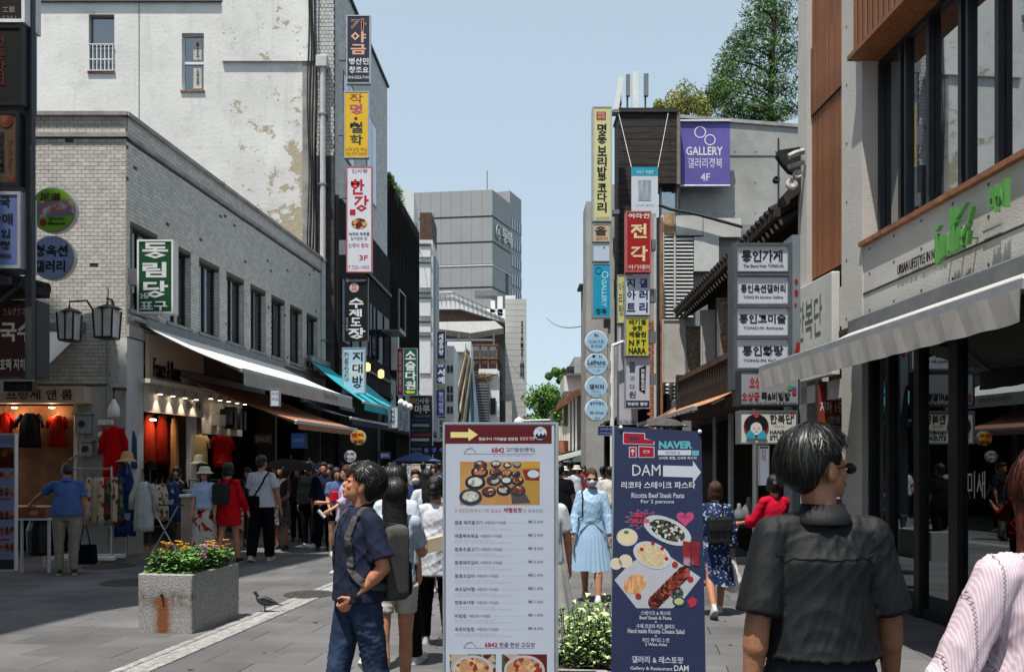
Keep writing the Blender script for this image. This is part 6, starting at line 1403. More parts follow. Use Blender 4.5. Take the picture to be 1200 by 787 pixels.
disc(pl, t, 633, 507.5, 7.7, paint('#c0c4cc'), 'round_mark', off=.007)
poly(pl, t, [(627, 510), (630, 507), (631, 511), (634, 507), (636, 510), (639, 506.5), (640, 511), (637, 514), (630, 514)], paint('#1c1c20'), 'mark_shape', off=.011); 
for a in (-1, 0, 1): poly(pl, t, [(633, 505), (633+a*4, 501), (633.6+a*4, 501.2), (633.6, 505)], paint('#6a6e76'), 'mark_line', off=.011)
L('6842', 576, 524, 591, 529.8, '#a02028', .02); L('고기밥상(정식)', 593, 524, 627, 529.8, '#3a3c44', .01); L('Set menu with soup and rice', 577, 532.3, 624, 534, '#8c929c')
poly(pl, t, [(543, 531), (547, 525.5), (553, 524), (559, 531), (558.2, 531), (553, 525), (547.4, 526.4), (544, 531)], paint('#7c828c'), 'mark_line', off=.008); prect(pl, t, 543, 531, 627, 531.5, paint('#9ca2ac'), 'rule', off=.007)
prect(pl, t, 539, 540.5, 632.5, 591, mat('table_photo', '#b0804e', rough=.4, var=.15, vs=6, bump=0), 'photo', off=.005)
prect(pl, t, 610, 541, 632, 548, paint('#b8902c'), 'photo_patch', off=.0075); prect(pl, t, 613, 563, 632, 590, paint('#a8823c'), 'photo_patch', off=.0075); poly(pl, t, [(612, 550), (632, 549), (632, 563), (616, 562)], paint('#7c2820'), 'photo_patch', off=.0085); disc(pl, t, 625, 555, 6.8, paint('#b8c4d0'), 'photo_fan', off=.011, ry=4.6)
poly(pl, t, [(598, 572), (612, 571), (622, 589), (600, 590)], paint('#4a4644'), 'photo_tray', off=.0078)
fdm = [ramp_mat('dish_'+str(i), 'voronoi', 55, s_, bump=0) for i, s_ in enumerate(([(0, '#2c3038'), (.3, '#a8a89c'), (.7, '#7a3c24')], [(0, '#b8b8ac'), (.5, '#8a8c80'), (.8, '#c8c8c0')], [(0, '#6a3420'), (.5, '#b0704c'), (.8, '#c8b8a0')]))]
for k, (x, y, r_) in enumerate(((563, 545, 8), (581, 543.5, 6), (594.5, 545, 5), (606, 544.5, 5), (562, 553, 10), (580.5, 553, 7), (593.5, 554.5, 7), (604.5, 555, 5.5), (557, 565, 12), (578.5, 563, 8.5), (593.5, 563, 7), (606.5, 563, 7.5), (551.5, 582, 13.5), (573, 576, 8.5), (590.5, 574, 8.8), (607, 574.5, 9))):
    disc(pl, t, x, y, r_, paint('#1c2230' if k % 3 else '#2c3644'), 'dish_rim', off=.0095+.0002*k, ry=r_*.72); disc(pl, t, x, y-.8, r_*.72, fdm[(k*7+k//3) % 3], 'dish_food', off=.014, ry=r_*.45)
L('※ 대한민국에서 가장 맛있는', 533, 595.5, 588, 600, '#b87870'); L('계절된장', 590, 594.5, 612, 600, '#9c1c20', .02); L('을 맛보세요!', 613, 595.5, 637, 600, '#9a8a90')
items = [('참숯 돼지불고기', '₩12,000'), ('매콤제육볶음', '₩12,000'), ('참숯소불고기', '₩14,000'), ('참숯돼지갈비', '₩16,000'), ('참숯소갈비', '₩21,000'), ('육소갈비찜', '₩21,000'), ('전통육개장', '₩11,000'), ('비빔밥', '₩11,000'), ('육회비빔밥', '₩14,000')]
for k, (a, pr) in enumerate(items):
    y = 609.5+k*15.6; xe = 533+4.6*len(a.replace(' ', '')); L(a, 533, y, xe, y+4.6, '#3c3e48', .01); L('+계절된장+가마솥밥', xe+1.5, y+.6, xe+28, y+4.2, '#6c4c50', .0)
    L(pr, 619, y-.6, 636.5, y+3.6, '#4a4e58'); L('Korean style set served with rice', 533.5, y+7, 580, y+8.3, '#8a8e98'); L('soup, stew, and small side dishes daily menu', 533.5, y+9.6, 600, y+10.9, '#9a9ea8'); prect(pl, t, xe+30, y+2.3, 617, y+2.6, paint('#a8acb8'), 'rule', off=.002, th=.001)
L('6842', 568, 752, 583, 757.5, '#a02028', .02); L('전골·전상·고깃상', 585, 752, 627, 757.5, '#3a3c44', .01); prect(pl, t, 543, 758.3, 627, 758.7, paint('#9ca2ac'), 'rule', off=.007); poly(pl, t, [(543, 758), (547, 752.5), (553, 751), (559, 758), (558.2, 758), (553, 752), (547.4, 753.4), (544, 758)], paint('#7c828c'), 'mark_line', off=.008)
for a, c, m_ in ((527, 581, fdm[2]), (588, 641, fdm[0])):
    prect(pl, t, a, 766, c, 800, ramp_mat('stew_bg', 'voronoi', 25, [(0, '#5a1c18'), (.4, '#a89888'), (.7, '#3c5a28')], bump=0), 'photo', off=.005); disc(pl, t, (a+c)/2, 785, 24, paint('#a8acb4'), 'dish_rim', off=.0095, ry=18); disc(pl, t, (a+c)/2, 785, 21, ramp_mat('stew_food', 'voronoi', 45, [(0, '#b08460'), (.35, '#c8a888'), (.6, '#8a3424'), (.8, '#c09060')], bump=0), 'dish_food', off=.014, ry=15)
# navy board
YD = 4.85
nyaw = (-.10, -1, 0)
t = thing('restaurant_board', 'navy standing board with red logo, white arrow, pasta and steak pictures', 'menu board', (P(770, 0, YD).x, YD+.25, 0))
pl = Plane((P(770, 0, YD).x, YD, 0), nyaw); pl.sc = .12
u = lambda px, py: pl.uz(px, py)
def pp(px, py, off=0): a = u(px, py); return pl.pt(a[0], a[1], off)
zt_ = u(720, 499)[1]
c1, c2_, c3, c4 = pp(720, 499), pp(822, 504), None, None
uL, zL = u(720.5, 499); uR, zR = u(822, 505); uLb, zLb = u(716, 780); uRb, zRb = u(827, 786)
kx = (0-zLb)/(zL-zLb); uL0 = uLb+(uL-uLb)*((.1-zLb)/(zL-zLb)); uR0 = uRb+(uR-uRb)*((.1-zRb)/(zR-zRb))
MB().prism([pl.pt(uL0, .1), pl.pt(uR0, .1), pl.pt(uR, zR-.03), pl.pt(uR-.03, zR), pl.pt(uL, zL)], pl.n*-.03).build('panel', mat('board_navy', '#2c3352', rough=.5, var=.06, vs=2, bump=.05), t)
MB().tube([pl.pt(uL-.012, 0, -.15), pl.pt(uL-.006, zL, -.15)], .011, 8).build('edge_rail', M_ALU, t)
MB().tube([pl.pt(uL+.03, zL-.05, -.4), pl.pt(uL+.0, 0, -4.5)], .012, 6).tube([pl.pt(uR-.03, zR-.05, -.4), pl.pt(uR, 0, -4.5)], .012, 6).tube([pl.pt(uL0, .05, -.12), pl.pt(uR0, .05, -.12)], .012, 6).build('back_leg', M_ALU, t)
for a, b_ in ((727.5, 500.5), (820, 505.5)): MB().ball(pp(a, b_, .006), .012, 8, 6).build('corner_clip', M_WHITEP, t)
def L(s, a, b_, c, d, h, bo=.0, off=.012): lettering(s, pl, (*u(a, d), *u(c, b_)), paint(h), t, off=off, bold=bo)
rd_, wh_ = paint('#9a1428'), paint('#c8c0c4')
def logo(gx, m_, off):
    for pts in ([(731, 507), (755, 508), (755, 514), (766, 516), (766, 520), (731, 519)],): poly(pl, t, [(x+(gx if x > 748 else -gx), y+(gx if y > 514 else -gx)) for x, y in pts], m_, 'logo_stroke', off=off)
    poly(pl, t, [(738-gx, 524-gx), (745+gx, 524-gx), (745+gx, 535+gx), (738-gx, 535+gx)], m_, 'logo_stroke', off=off)
    poly(pl, t, [(749-gx, 523-gx), (766+gx, 524-gx), (766+gx, 535+gx), (749-gx, 535+gx)], m_, 'logo_stroke', off=off)
logo(.9, wh_, .005); logo(0, rd_, .009)
prect(pl, t, 738, 511.3, 749, 515, paint('#2c3352'), 'logo_gap', off=.0125); prect(pl, t, 754, 527.5, 761, 530.5, wh_, 'logo_gap', off=.0125); prect(pl, t, 754.8, 528.2, 760.2, 529.8, rd_, 'logo_gap', off=.016)
disc(pl, t, 741.5, 528, 2, wh_, 'glass_mark', off=.0125); prect(pl, t, 741.1, 529, 741.9, 533.5, wh_, 'glass_mark', off=.0125)
L('NAVER', 772, 516.5, 811.5, 525.5, '#5ca8b4', .05); prect(pl, t, 771, 527, 810, 533, paint('#c0c6d0'), 'search_bar', off=.008); prect(pl, t, 811, 527.5, 819, 533.5, paint('#5ca8b4'), 'search_button', off=.008); L('레스토랑 담', 780, 528.3, 797, 531.8, '#4a5060'); L('인사동 맛집, 인사동 파스타', 772, 534.5, 816.5, 538.3, '#c8c8d0', .02)
L('DAM', 741, 544, 774, 557, '#c8c8cc', .0)
poly(pl, t, [(777, 545), (812, 546), (812, 539.5), (821.5, 553), (812, 565.5), (812, 559), (777, 558)], paint('#c0c2cc'), 'arrow', off=.01)
L('리코타 스테이크 파스타', 728, 564, 815, 572, '#c4c6cc', .02); L('Ricotta Beef Steak Pasta', 740, 577, 802, 583, '#b4b8c4', .02); L('For 2 persons', 751, 585, 790, 590.5, '#b4b8c4', .02)
# burst outline, heart, plates
st_ = [(730+22.5+math.cos(a)*(21 if k % 2 else 12), 608-math.sin(a)*(12 if k % 2 else 7)) for k, a in enumerate(np.linspace(0, 6.283, 25)[:-1])]
for k in range(24):
    a_, b2 = st_[k], st_[(k+1) % 24]; dx, dy = b2[0]-a_[0], b2[1]-a_[1]; ln = math.hypot(dx, dy); nx_, ny_ = -dy/ln*.25, dx/ln*.25; poly(pl, t, [(a_[0]+nx_, a_[1]+ny_), (b2[0]+nx_, b2[1]+ny_), (b2[0]-nx_, b2[1]-ny_), (a_[0]-nx_, a_[1]-ny_)], paint('#b07888'), 'burst_line', off=.006)
L('BEST', 743, 600.5, 758, 605.5, '#c03850', .05); L('SELLER', 740, 607.5, 762, 612.5, '#c03850', .05)
pk = paint('#b84a74'); hp = [(803+10.2*(math.sin(a)**3), 607-.62*(13*math.cos(a)-5*math.cos(2*a)-2*math.cos(3*a)-math.cos(4*a))) for a in np.linspace(0, 6.283, 31)[:-1]]; poly(pl, t, hp, pk, 'heart', off=.016); L('너무나', 796, 603, 808, 607, '#7c2448', .0, .02)
poly(pl, t, [(720, 679), (738, 660), (770, 640), (790, 655), (821, 676), (800, 703), (788, 712), (746, 712)], paint('#b2b4bc'), 'plate_shape', off=.005)
def plate(x, y, r_, ry, m_, k, ang=0, f=.8): disc(pl, t, x, y, r_, paint('#bcbec6'), 'plate', off=.009+.002*k, ry=ry, ang=ang); disc(pl, t, x, y, r_*f, m_, 'food', off=.011+.002*k, ry=ry*f, ang=ang)
salad = ramp_mat('salad', 'voronoi', 70, [(0, '#1c281c'), (.3, '#3c4a34'), (.55, '#c0c4c0'), (.75, '#6a1c1c'), (.88, '#8c8c88')], bump=0); pasta = ramp_mat('pasta', 'noise', 60, [(0, '#a08460'), (.5, '#c8b490'), (.7, '#dccaa8')], bump=0); cheese = ramp_mat('cheese', 'noise', 12, [(0, '#c0a880'), (.6, '#d8c8a4')], bump=0); steak = ramp_mat('steak', 'voronoi', 40, [(0, '#4a1814'), (.4, '#7c3028'), (.7, '#9c5044'), (.85, '#2c1410')], bump=0)
plate(782, 621, 30, 14.5, salad, 0, -.42, .74); plate(735, 629, 12.5, 10.5, cheese, 1, 0, .85); plate(764, 650, 23, 15, pasta, 2, -.4, .82)
disc(pl, t, 734, 623, 3, paint('#3c7a34'), 'herb', off=.017, ry=2)
for x, y in ((765, 636), (776, 642), (752, 643), (781, 654)): disc(pl, t, x, y, 2.2, paint('#a02028'), 'tomato', off=.02)
disc(pl, t, 744, 684, 14, ramp_mat('fries', 'noise', 45, [(0, '#8c4c28'), (.45, '#c08858'), (.6, '#d8ac80')], bump=0, stretch=(2, 1, .5)), 'food', off=.008, ry=11, ang=.5)
for k in range(8): disc(pl, t, 768+k*4.6, 704-k*4.6, 9.5, steak if k % 2 else ramp_mat('steak_edge', 'voronoi', 50, [(0, '#5c2a22'), (.5, '#94483c'), (.8, '#3c1612')], bump=0), 'steak_slice', off=.009+.001*k, ry=8, ang=.9)
disc(pl, t, 793, 694, 8, ramp_mat('greens', 'voronoi', 60, [(0, '#1c2c20'), (.5, '#34463c'), (.8, '#6c7c70')], bump=0), 'greens', off=.0085)
for x, y in ((791, 661), (809, 678), (748, 698)): disc(pl, t, x, y, 3.6, paint('#9c2c30'), 'tomato', off=.019)
for x, y, r_ in ((722, 660, 7), (733, 657, 8)): disc(pl, t, x, y, r_, paint('#cfc4ae'), 'bread', off=.0078)
disc(pl, t, 795.5, 704, 7.6, paint('#284a6c'), 'round_badge', off=.02, ry=5.8); disc(pl, t, 795.5, 704, 5.4, paint('#bab46c'), 'round_badge', off=.024, ry=3.9)
poly(pl, t, [(805, 703), (811, 698.5), (817, 702), (815, 709), (809, 711.5)], paint('#b03048'), 'red_block', off=.018)
for x in (805, 815): poly(pl, t, [(x-5, 633), (x+5, 635), (x+4, 663), (x-4, 661)], ramp_mat('drink', 'noise', 8, [(0, '#4a1418'), (.5, '#8c2c30'), (.62, '#a8a4b0')], bump=0), 'drink_glass', off=.02+.001*(x > 810))
for s_, a, b_, c, d, h_ in (('스테이크 & 파스타', 751, 715.5, 786, 720, '#b8bcc8'), ('Beef Steak & Pasta', 749.5, 721.5, 787, 725, '#b8bcc8'), ('+', 767, 727, 770, 729.5, '#b8bcc8'), ('수제 리코타 치즈 샐러드', 746, 731, 791, 735.5, '#b8bcc8'), ('Hand made Ricotta Cheese Salad', 735.5, 736.7, 802, 741, '#b8bcc8'), ('+', 767, 743, 770, 745.5, '#b8bcc8'), ('와인 에이드 2 잔', 752.5, 747, 784.5, 751.5, '#b8bcc8'), ('2 Wine Ades', 756, 752.7, 781.5, 756, '#b8bcc8')): L(s_, a, b_, c, d, h_, .02)
L('갤러리 & 레스토랑', 740.5, 769, 801, 776, '#b8bcc8', .02); L('Gallery & Restaurant', 738.5, 781, 788, 785, '#b8bcc8', .02); L('DAM', 790, 779, 807, 785.5, '#c8cad0', .02)

# ================================================================== STREET AND SHOP PROPS
# bracket lanterns on the brick corner
for k, (px0, py0, px1, py1) in enumerate(((71.5, 367, 91, 398), (114, 363, 137, 395))):
    Yl = 14.7; a, c = P(px0, py1, Yl), P(px1, py0, Yl); cx = (a.x+c.x)/2; w_ = (c.x-a.x)/2; tl = .0
    t = thing('wall_lantern', ['left black lantern with white panes on the curved bracket', 'right black lantern with white panes by the brick corner'][k], 'lantern', (cx, Yl, a.z), group='wall lanterns')
    b = MB()
    for sx in (-1, 1):
        for sy in (-1, 1): b.prism([(cx+sx*w_*.86-.012, Yl+sy*w_*.86-.012, a.z), (cx+sx*w_*.86+.012, Yl+sy*w_*.86-.012, a.z), (cx+sx*w_*1+.012, Yl+sy*w_-.012, c.z), (cx+sx*w_*1-.012, Yl+sy*w_-.012, c.z)], (0, .024, 0))
    b.box(cx-w_*.9, cx+w_*.9, Yl-w_*.9, Yl+w_*.9, a.z-.03, a.z).lathe([(w_*1.5, c.z), (w_*1.5, c.z+.02), (w_*.8, c.z+.07), (.02, c.z+.1)], (cx, Yl, 0), 4)
    b.box(cx-.01, cx+.01, Yl-w_-.012, Yl-w_+.01, a.z, c.z).build('cage', M_BLACK, t)
    MB().loft([[(cx+sx*w_*f, Yl+sy*w_*f, z) for sx, sy in ((-1, -1), (1, -1), (1, 1), (-1, 1))] for f, z in ((.82, a.z), (.95, c.z))]).build('glass_pane', mat('lamp_white', (.55, .55, .52), rough=.3, bump=0), t)
    MB().tube([(cx, Yl, c.z+.1), (cx, Yl, c.z+.2), (cx+.25, Yl+.1, c.z+.24) if k == 0 else (cx, Yl+.2, c.z+.2), (-7.2, 15.0, P(0, 380, 15).z) if k == 0 else (-7.2, 15.5, c.z)], .018, 6).build('bracket', M_BLACK, t)
q = P(133.5, 483, 15.2); t = thing('bell_lamp', 'white bell shaped bulb lamp on the shop corner pier', 'lamp', q)
MB().lathe([(.025, .24), (.04, .19), (.08, .13), (.1, .05), (.1, -.06), (.06, -.1), (.01, -.11)], q, 16).build('globe', M_WHITEP, t, smooth=True); MB().tube([q+Vector((0, 0, .22)), q+Vector((0, 0, .42)), q+Vector((0, .45, .45))], .03, 8).build('fitting', M_DARK, t)
# three small white plates under it
for y in (495, 509, 522): q = P(124, y, 15.55); tag(MB().bbox(q.x-.13, q.x+.13, 15.5, 15.6, q.z-.04, q.z+.05, .01).build('wall_plate', M_WHITEP), {495: 'top', 509: 'middle', 522: 'bottom'}[y]+' white wall plate of three beside the red jacket display', 'wall plate', 'white wall plates')
# garments
def garment(label, px0, py0, px1, py1, Y, m_, group=None, sleeves=.35, flare=.06, hanger=True, name='hanging_garment', lean=0, cat='garment'):
    """body tube with folds, two sleeves and a hanger"""
    a, c = P(px0, py1, Y), P(px1, py0, Y); w_ = (c.x-a.x); h_ = c.z-a.z; cx = (a.x+c.x)/2; t = thing(name, label, cat, (cx, Y, a.z), 0, group)
    ph = random.uniform(0, 6); rings = []; n = 28
    bw = w_*(.5-.16*(sleeves > 0))
    for k in range(9):
        f = k/8; z = c.z-h_*f
        hw = bw*(.42+.58*min(1, f*5)) if f < .2 else bw*(1+flare*(f-.2)/.8*2); d = .06+.05*f
        rings.append([(cx+hw*math.cos(i*2*math.pi/n)*(1+.03*math.sin(3*i+ph)*f), Y+(d+.018*f*math.sin(i*1.8+ph))*math.sin(i*2*math.pi/n), z+(.01*math.sin(i*.9+ph) if f == 1 else 0)) for i in range(n)])
    MB().loft(rings).build('bodice', m_, t, smooth=True)
    if sleeves > 0:
        for s_ in (-1, 1):
            p0 = Vector((cx+s_*bw*.75, Y, c.z-h_*.06)); p1 = Vector((cx+s_*(w_*.46), Y-.02, c.z-h_*(.06+sleeves))); mid = (p0+p1)/2+Vector((s_*.03, 0, .02))
            MB().tube([p0, mid, p1], .075*min(1, h_), 10, r1=.06*min(1, h_)).build('sleeve', m_, t, smooth=True)
    if hanger: MB().tube([(cx-bw*.7, Y, c.z-.03), (cx, Y, c.z+.03), (cx+bw*.7, Y, c.z-.03)], .006, 5).tube([(cx, Y, c.z+.03), (cx, Y, c.z+.1), (cx+.03, Y, c.z+.13)], .005, 5).build('hanger', M_STEEL, t)
    return t
def fab(h, **k): return mat('fabric_'+h.strip('#'), h, rough=.95, spec=.03, var=.14, vs=5, bump=.3, bs=18, **k)
fl_red = ramp_mat('print_red', 'voronoi', 16, [(0, '#b8a890'), (.35, '#8c1c1c'), (.55, '#c0b49c'), (.72, '#4a5a30'), (.86, '#a83a28')])
fl_blue = ramp_mat('print_blue', 'voronoi', 9, [(0, '#1c2c5c'), (.6, '#2c4478'), (.8, '#8c98ac'), (.9, '#14183a')])
fl_grn = ramp_mat('print_green', 'voronoi', 13, [(0, '#1c3c34'), (.4, '#5c6c3c'), (.6, '#8c2c2c'), (.8, '#283858')])
fl_cre = ramp_mat('print_cream', 'voronoi', 18, [(0, '#b8b098'), (.6, '#a89c84'), (.78, '#9c3428'), (.9, '#6c7c50')])
garment('red top on a hanger, leftmost in the lit brown display window', -2, 483, 17, 530, 16.0, fab('#8c1a14'), 'tops in the display window')
garment('dark navy top on a hanger, middle of the lit brown display window', 18, 484, 52, 524, 16.0, fab('#141a24'), 'tops in the display window')
garment('dull red top on a hanger, right of the navy one in the display window', 55, 487, 80, 523, 16.0, fab('#78180f'), 'tops in the display window')
garment('bright red long jacket on a stand at the corner of the clothes shop', 118, 499, 149, 558, 15.1, fab('#b40f18'), sleeves=.5, flare=.12)
garment('blue denim style dress hanging behind the red jacket', 148, 504, 160, 548, 15.9, fab('#2c4c70'), sleeves=0)
garment('long dark blue printed dress below the straw hat', 136, 543, 157, 628, 15.0, fl_blue, sleeves=0, flare=.1)
garment('cream sweater with a large brown patch on the washed sign wall', 219, 509, 247, 543, 18.4, fab('#b09468'), 'tops under the washed sign wall', sleeves=.4)
garment('bright red sweater with pale stripe on the washed sign wall', 245, 510, 276, 547, 18.8, fab('#a0160f'), 'tops under the washed sign wall', sleeves=.4)
garment('white dress on a stand in front of the clothes racks', 153, 564, 184, 622, 14.9, fab('#b4b4b0'), sleeves=.5)
for k, (x, m_) in enumerate(((176, fl_red), (183, fl_cre), (190, fl_blue), (197, fab('#2c3c5c')), (204, fab('#141414')))): garment(['red flowered blouse right of the white dress', 'cream flowered blouse second right of the white dress', 'blue printed blouse third right of the white dress', 'plain slate blouse in the dark behind the racks', 'black blouse last in the row behind the racks'][k], x, 568-k, x+14, 610, 15.6+.2*k, m_, 'blouses on the inner rack', sleeves=0)
garment('brown patterned dress hanging inside the shop doorway', 166, 485, 182, 550, 17.6, fab('#6c2418'), sleeves=0); garment('dark red dress hanging inside the shop doorway', 183, 487, 198, 545, 17.7, fab('#5a1410'), sleeves=0); garment('beige dress by the shop door jamb', 199, 490, 209, 560, 17.8, fab('#8c6c4c'), sleeves=0)
cl = [fl_cre, fl_red, fab('#a89c80'), fl_red, fl_cre, fab('#983028'), fl_grn, fl_cre, fl_red, fl_grn]
ck = thing('clothes_rack', 'silver clothes rack packed with flowered blouses beside the man in blue polo', 'clothes rack', P(120, 660, 14.8))
ck.location.z = 0; MW[ck.name] = Matrix.Translation(ck.location)
a, c = P(82, 549, 14.8), P(131, 549, 14.8)
MB().tube([(a.x, 14.8, a.z), (c.x, 14.8, c.z)], .016, 8).tube([(c.x, 14.8, 0.05), (c.x, 14.8, c.z+.04)], .018, 8).tube([(a.x, 14.8, 0.05), (a.x, 14.8, a.z)], .018, 8).build('rail', M_ALU, ck)
MB().bbox(a.x-.2, c.x+.15, 14.55, 14.65, .04, .1, .01).bbox(a.x-.2, c.x+.15, 14.95, 15.05, .04, .1, .01).box(c.x-.03, c.x+.03, 14.6, 15, .05, .09).build('base', M_WHITEP, ck)
for k in range(10): garment(['cream flowered blouse, first on the silver rack', 'red flowered blouse, second on the silver rack', 'plain beige blouse, third on the silver rack', 'red flowered blouse, fourth on the silver rack', 'cream flowered blouse, fifth on the silver rack', 'brick red blouse, sixth on the silver rack', 'green printed blouse, seventh on the silver rack', 'cream flowered blouse, eighth on the silver rack', 'red flowered blouse, ninth on the silver rack', 'green printed blouse, last on the silver rack'][k], 101+k*4.0, 559, 108+k*4.0, 612+random.uniform(-6, 4), 14.75+.03*(k % 2), cl[k], 'blouses on the silver rack', sleeves=0, flare=.15, hanger=False)
ck2 = thing('clothes_rack', 'black clothes rack full of printed tops in front of the second shop', 'clothes rack', P(270, 640, 16.9)); ck2.location.z = 0; MW[ck2.name] = Matrix.Translation(ck2.location)
a, c = P(222, 562, 16.9), P(286, 562, 16.9); MB().tube([(a.x, 16.9, a.z), (c.x, 16.9, c.z)], .016, 8).tube([(c.x, 16.9, .03), (c.x, 16.9, c.z)], .016, 8).tube([(a.x, 16.9, .03), (a.x, 16.9, a.z)], .016, 8).build('rail', M_DARK, ck2)
lb2 = ['dark print top', 'grey top', 'wine red top', 'cream print top', 'black top', 'blue print top', 'beige top', 'green print top', 'slate top', 'red print top']; m2_ = [fl_blue, fab('#4a4a4c'), fab('#5c1418'), fl_cre, fab('#141414'), fl_blue, fab('#7c6c58'), fl_grn, fab('#2c3c5c'), fl_red]
for k in range(10): garment(lb2[k]+' on the black rack, '+['first', 'second', 'third', 'fourth', 'fifth', 'sixth', 'seventh', 'eighth', 'ninth', 'last'][k]+' from the left', 223+k*6, 570, 231+k*6, 622, 16.85+.04*(k % 2), m2_[k], 'tops on the black rack', sleeves=0, flare=.15, hanger=False)
# straw hat on a stand, dark hat stand
def hat(label, px, py, Y, r_, m_, group=None, stand=True):
    q = P(px, py, Y); t = thing('hat', label, 'hat', q, 0, group); MB().lathe([(r_, -.04), (r_*.98, -.03), (r_*.6, 0), (r_*.55, .03), (r_*.5, .1), (r_*.35, .14), (.01, .15)], q, 20).build('hat', m_, t, smooth=True)
    if stand: MB().tube([q, (q.x, q.y, .02)], .012, 6).build('stand', M_STEEL, t)
hat('straw hat with pink band above the blue printed dress', 149, 538, 14.95, .19, fab('#b8906c')); hat('grey bucket hat on a stand behind the woman in the white hat', 233, 541, 16.6, .17, fab('#6c6a5c')); hat('dark cap on a stand inside the shop', 176, 548, 16.2, .15, fab('#1c1c20'))
hat('red cap hung near the red sweater', 262, 540, 17.4, .15, fab('#a01c1c'))
# mannequins in the dark
for k, (px, py, Y) in enumerate(((214, 470, 0),)): pass
# table with wooden crate at far left
tb = thing('display_table', 'white trestle table with a black cloth at the left shop', 'table', P(42, 660, 13.4)); tb.location.z = 0; MW[tb.name] = Matrix.Translation(tb.location)
a, c = P(20, 607, 13.2), P(58, 607, 13.2); zt_ = a.z
MB().bbox(a.x, c.x, 13.2, 13.9, zt_-.03, zt_, .005).build('table_top', M_WHITEP, tb)
for x in (a.x+.03, c.x-.05):
    for y in (13.23, 13.85): MB().box(x, x+.035, y, y+.035, 0, zt_-.03).build('leg', M_WHITEP, tb)
MB().lathe([(.2, .25), (.24, .3), (.25, zt_-.2), (.2, zt_-.05)], ((a.x+c.x)/2, 13.5, 0), 14).build('black_bin', M_BLACK, tb)
def crate(label, px0, py0, px1, py1, Y, d, m_=None):
    a, c = P(px0, py1, Y), P(px1, py0, Y); t = thing('wooden_crate', label, 'crate', ((a.x+c.x)/2, Y+d/2, a.z)); m_ = m_ or M_WOODW
    for k in range(3): z0 = a.z+(c.z-a.z)*k/3; MB().box(a.x, c.x, Y, Y+.02, z0+.004, z0+(c.z-a.z)/3-.004).build('plank', m_, t)
    MB().box(a.x, a.x+.015, Y+.021, Y+d, a.z, c.z).box(c.x-.015, c.x, Y+.021, Y+d, a.z, c.z).box(a.x, c.x, Y+.021, Y+d, a.z, a.z+.01).build('side', m_, t); return t
t = crate('red brown wooden crate on the white table beside the man in the blue polo', 20, 594, 53, 606.8, 13.2, .5, mat('crate_red', (.28, .09, .04), rough=.6, var=.2))
disc(cam_plane(13.2), t, 40, 600.5, 5, paint('#a08c6c'), 'label_mark', ry=3)
tag(MB().bbox(P(53, 0, 13.3).x, P(58, 0, 13.3).x, 13.3, 13.6, zt_+.002, zt_+.12, .01).build('small_box', mat('crate_red', (.28, .09, .04))), 'small red brown box at the end of the white table', 'box')
# umbrella stand crossed legs, light wooden box stack by the hat woman
fr_ = thing('folding_rack', 'folding rack with crossed silver legs in front of the clothes shop', 'clothes rack', P(192, 650, 15.0)); fr_.location.z = 0; MW[fr_.name] = Matrix.Translation(fr_.location)
a, c = P(176, 645, 15.0), P(209, 605, 15.0); MB().tube([(a.x, 15, .05), (c.x, 15, .95)], .014, 6).tube([(c.x, 15.03, .05), (a.x, 15.03, .95)], .014, 6).build('cross_leg', M_ALU, fr_); MB().tube([(a.x-.1, 15, .96), (c.x+.1, 15, .96)], .014, 6).build('rail', M_DARK, fr_)
bxs = thing('pale_pedestal', 'pale slatted wooden pedestal beside the woman in the white hat', 'pedestal', P(220, 640, 15.6)); bxs.location.z = 0; MW[bxs.name] = Matrix.Translation(bxs.location)
for k in range(6): a = P(212+k*2.9, 0, 15.5); MB().box(a.x, a.x+.04, 15.5, 15.9, 0, P(0, 582, 15.5).z).build('slat', mat('pale_wood', (.42, .33, .26), rough=.7, var=.15, vs=3), bxs)
a, c = P(211, 582, 15.5), P(230, 575, 15.5); MB().bbox(a.x, c.x, 15.45, 15.95, a.z+.002, a.z+.05, .005).build('top', M_WHITEP, bxs)
b = MB(M_ := Matrix.Translation(P(222, 578, 15.7))) 
for k in range(5): b.ball((rng.uniform(-.1, .1), rng.uniform(-.1, .1), .05), (.06, .03, .03), 8, 5)
tag(b.build('jewellery_display', mat('silver_bits', (.3, .3, .32), metal=.5), smooth=True), 'small silver trinkets on the pale pedestal', 'trinkets')['kind'] = 'stuff'
# necklace busts on the dark shelf at the right
for k, (px, s_) in enumerate(((866, .75), (878, 1.0))):
    q = P(px, 601, 14.25); t = thing('necklace_bust', ['small dark necklace bust on the shelf', 'larger grey necklace bust with chain on the shelf'][k], 'bust', (q.x, 14.25, .705)); h0 = .705
    MB().lathe([(.05*s_, 0), (.13*s_, .02), (.15*s_, .12*s_), (.12*s_, .24*s_), (.045*s_, .33*s_), (.04*s_, .42*s_), (.01, .43*s_)], (q.x, 14.25, h0), 18).build('bust', mat('bust_grey', (.12, .125, .13), rough=.6), t, smooth=True)
    MB().tube([(q.x+.06*s_*math.cos(a), 14.25-.13*s_-.0*a, h0+.2*s_+.1*s_*math.sin(a)) for a in np.linspace(math.pi, 2*math.pi, 9)], .006, 5).build('necklace', M_ALU, t)
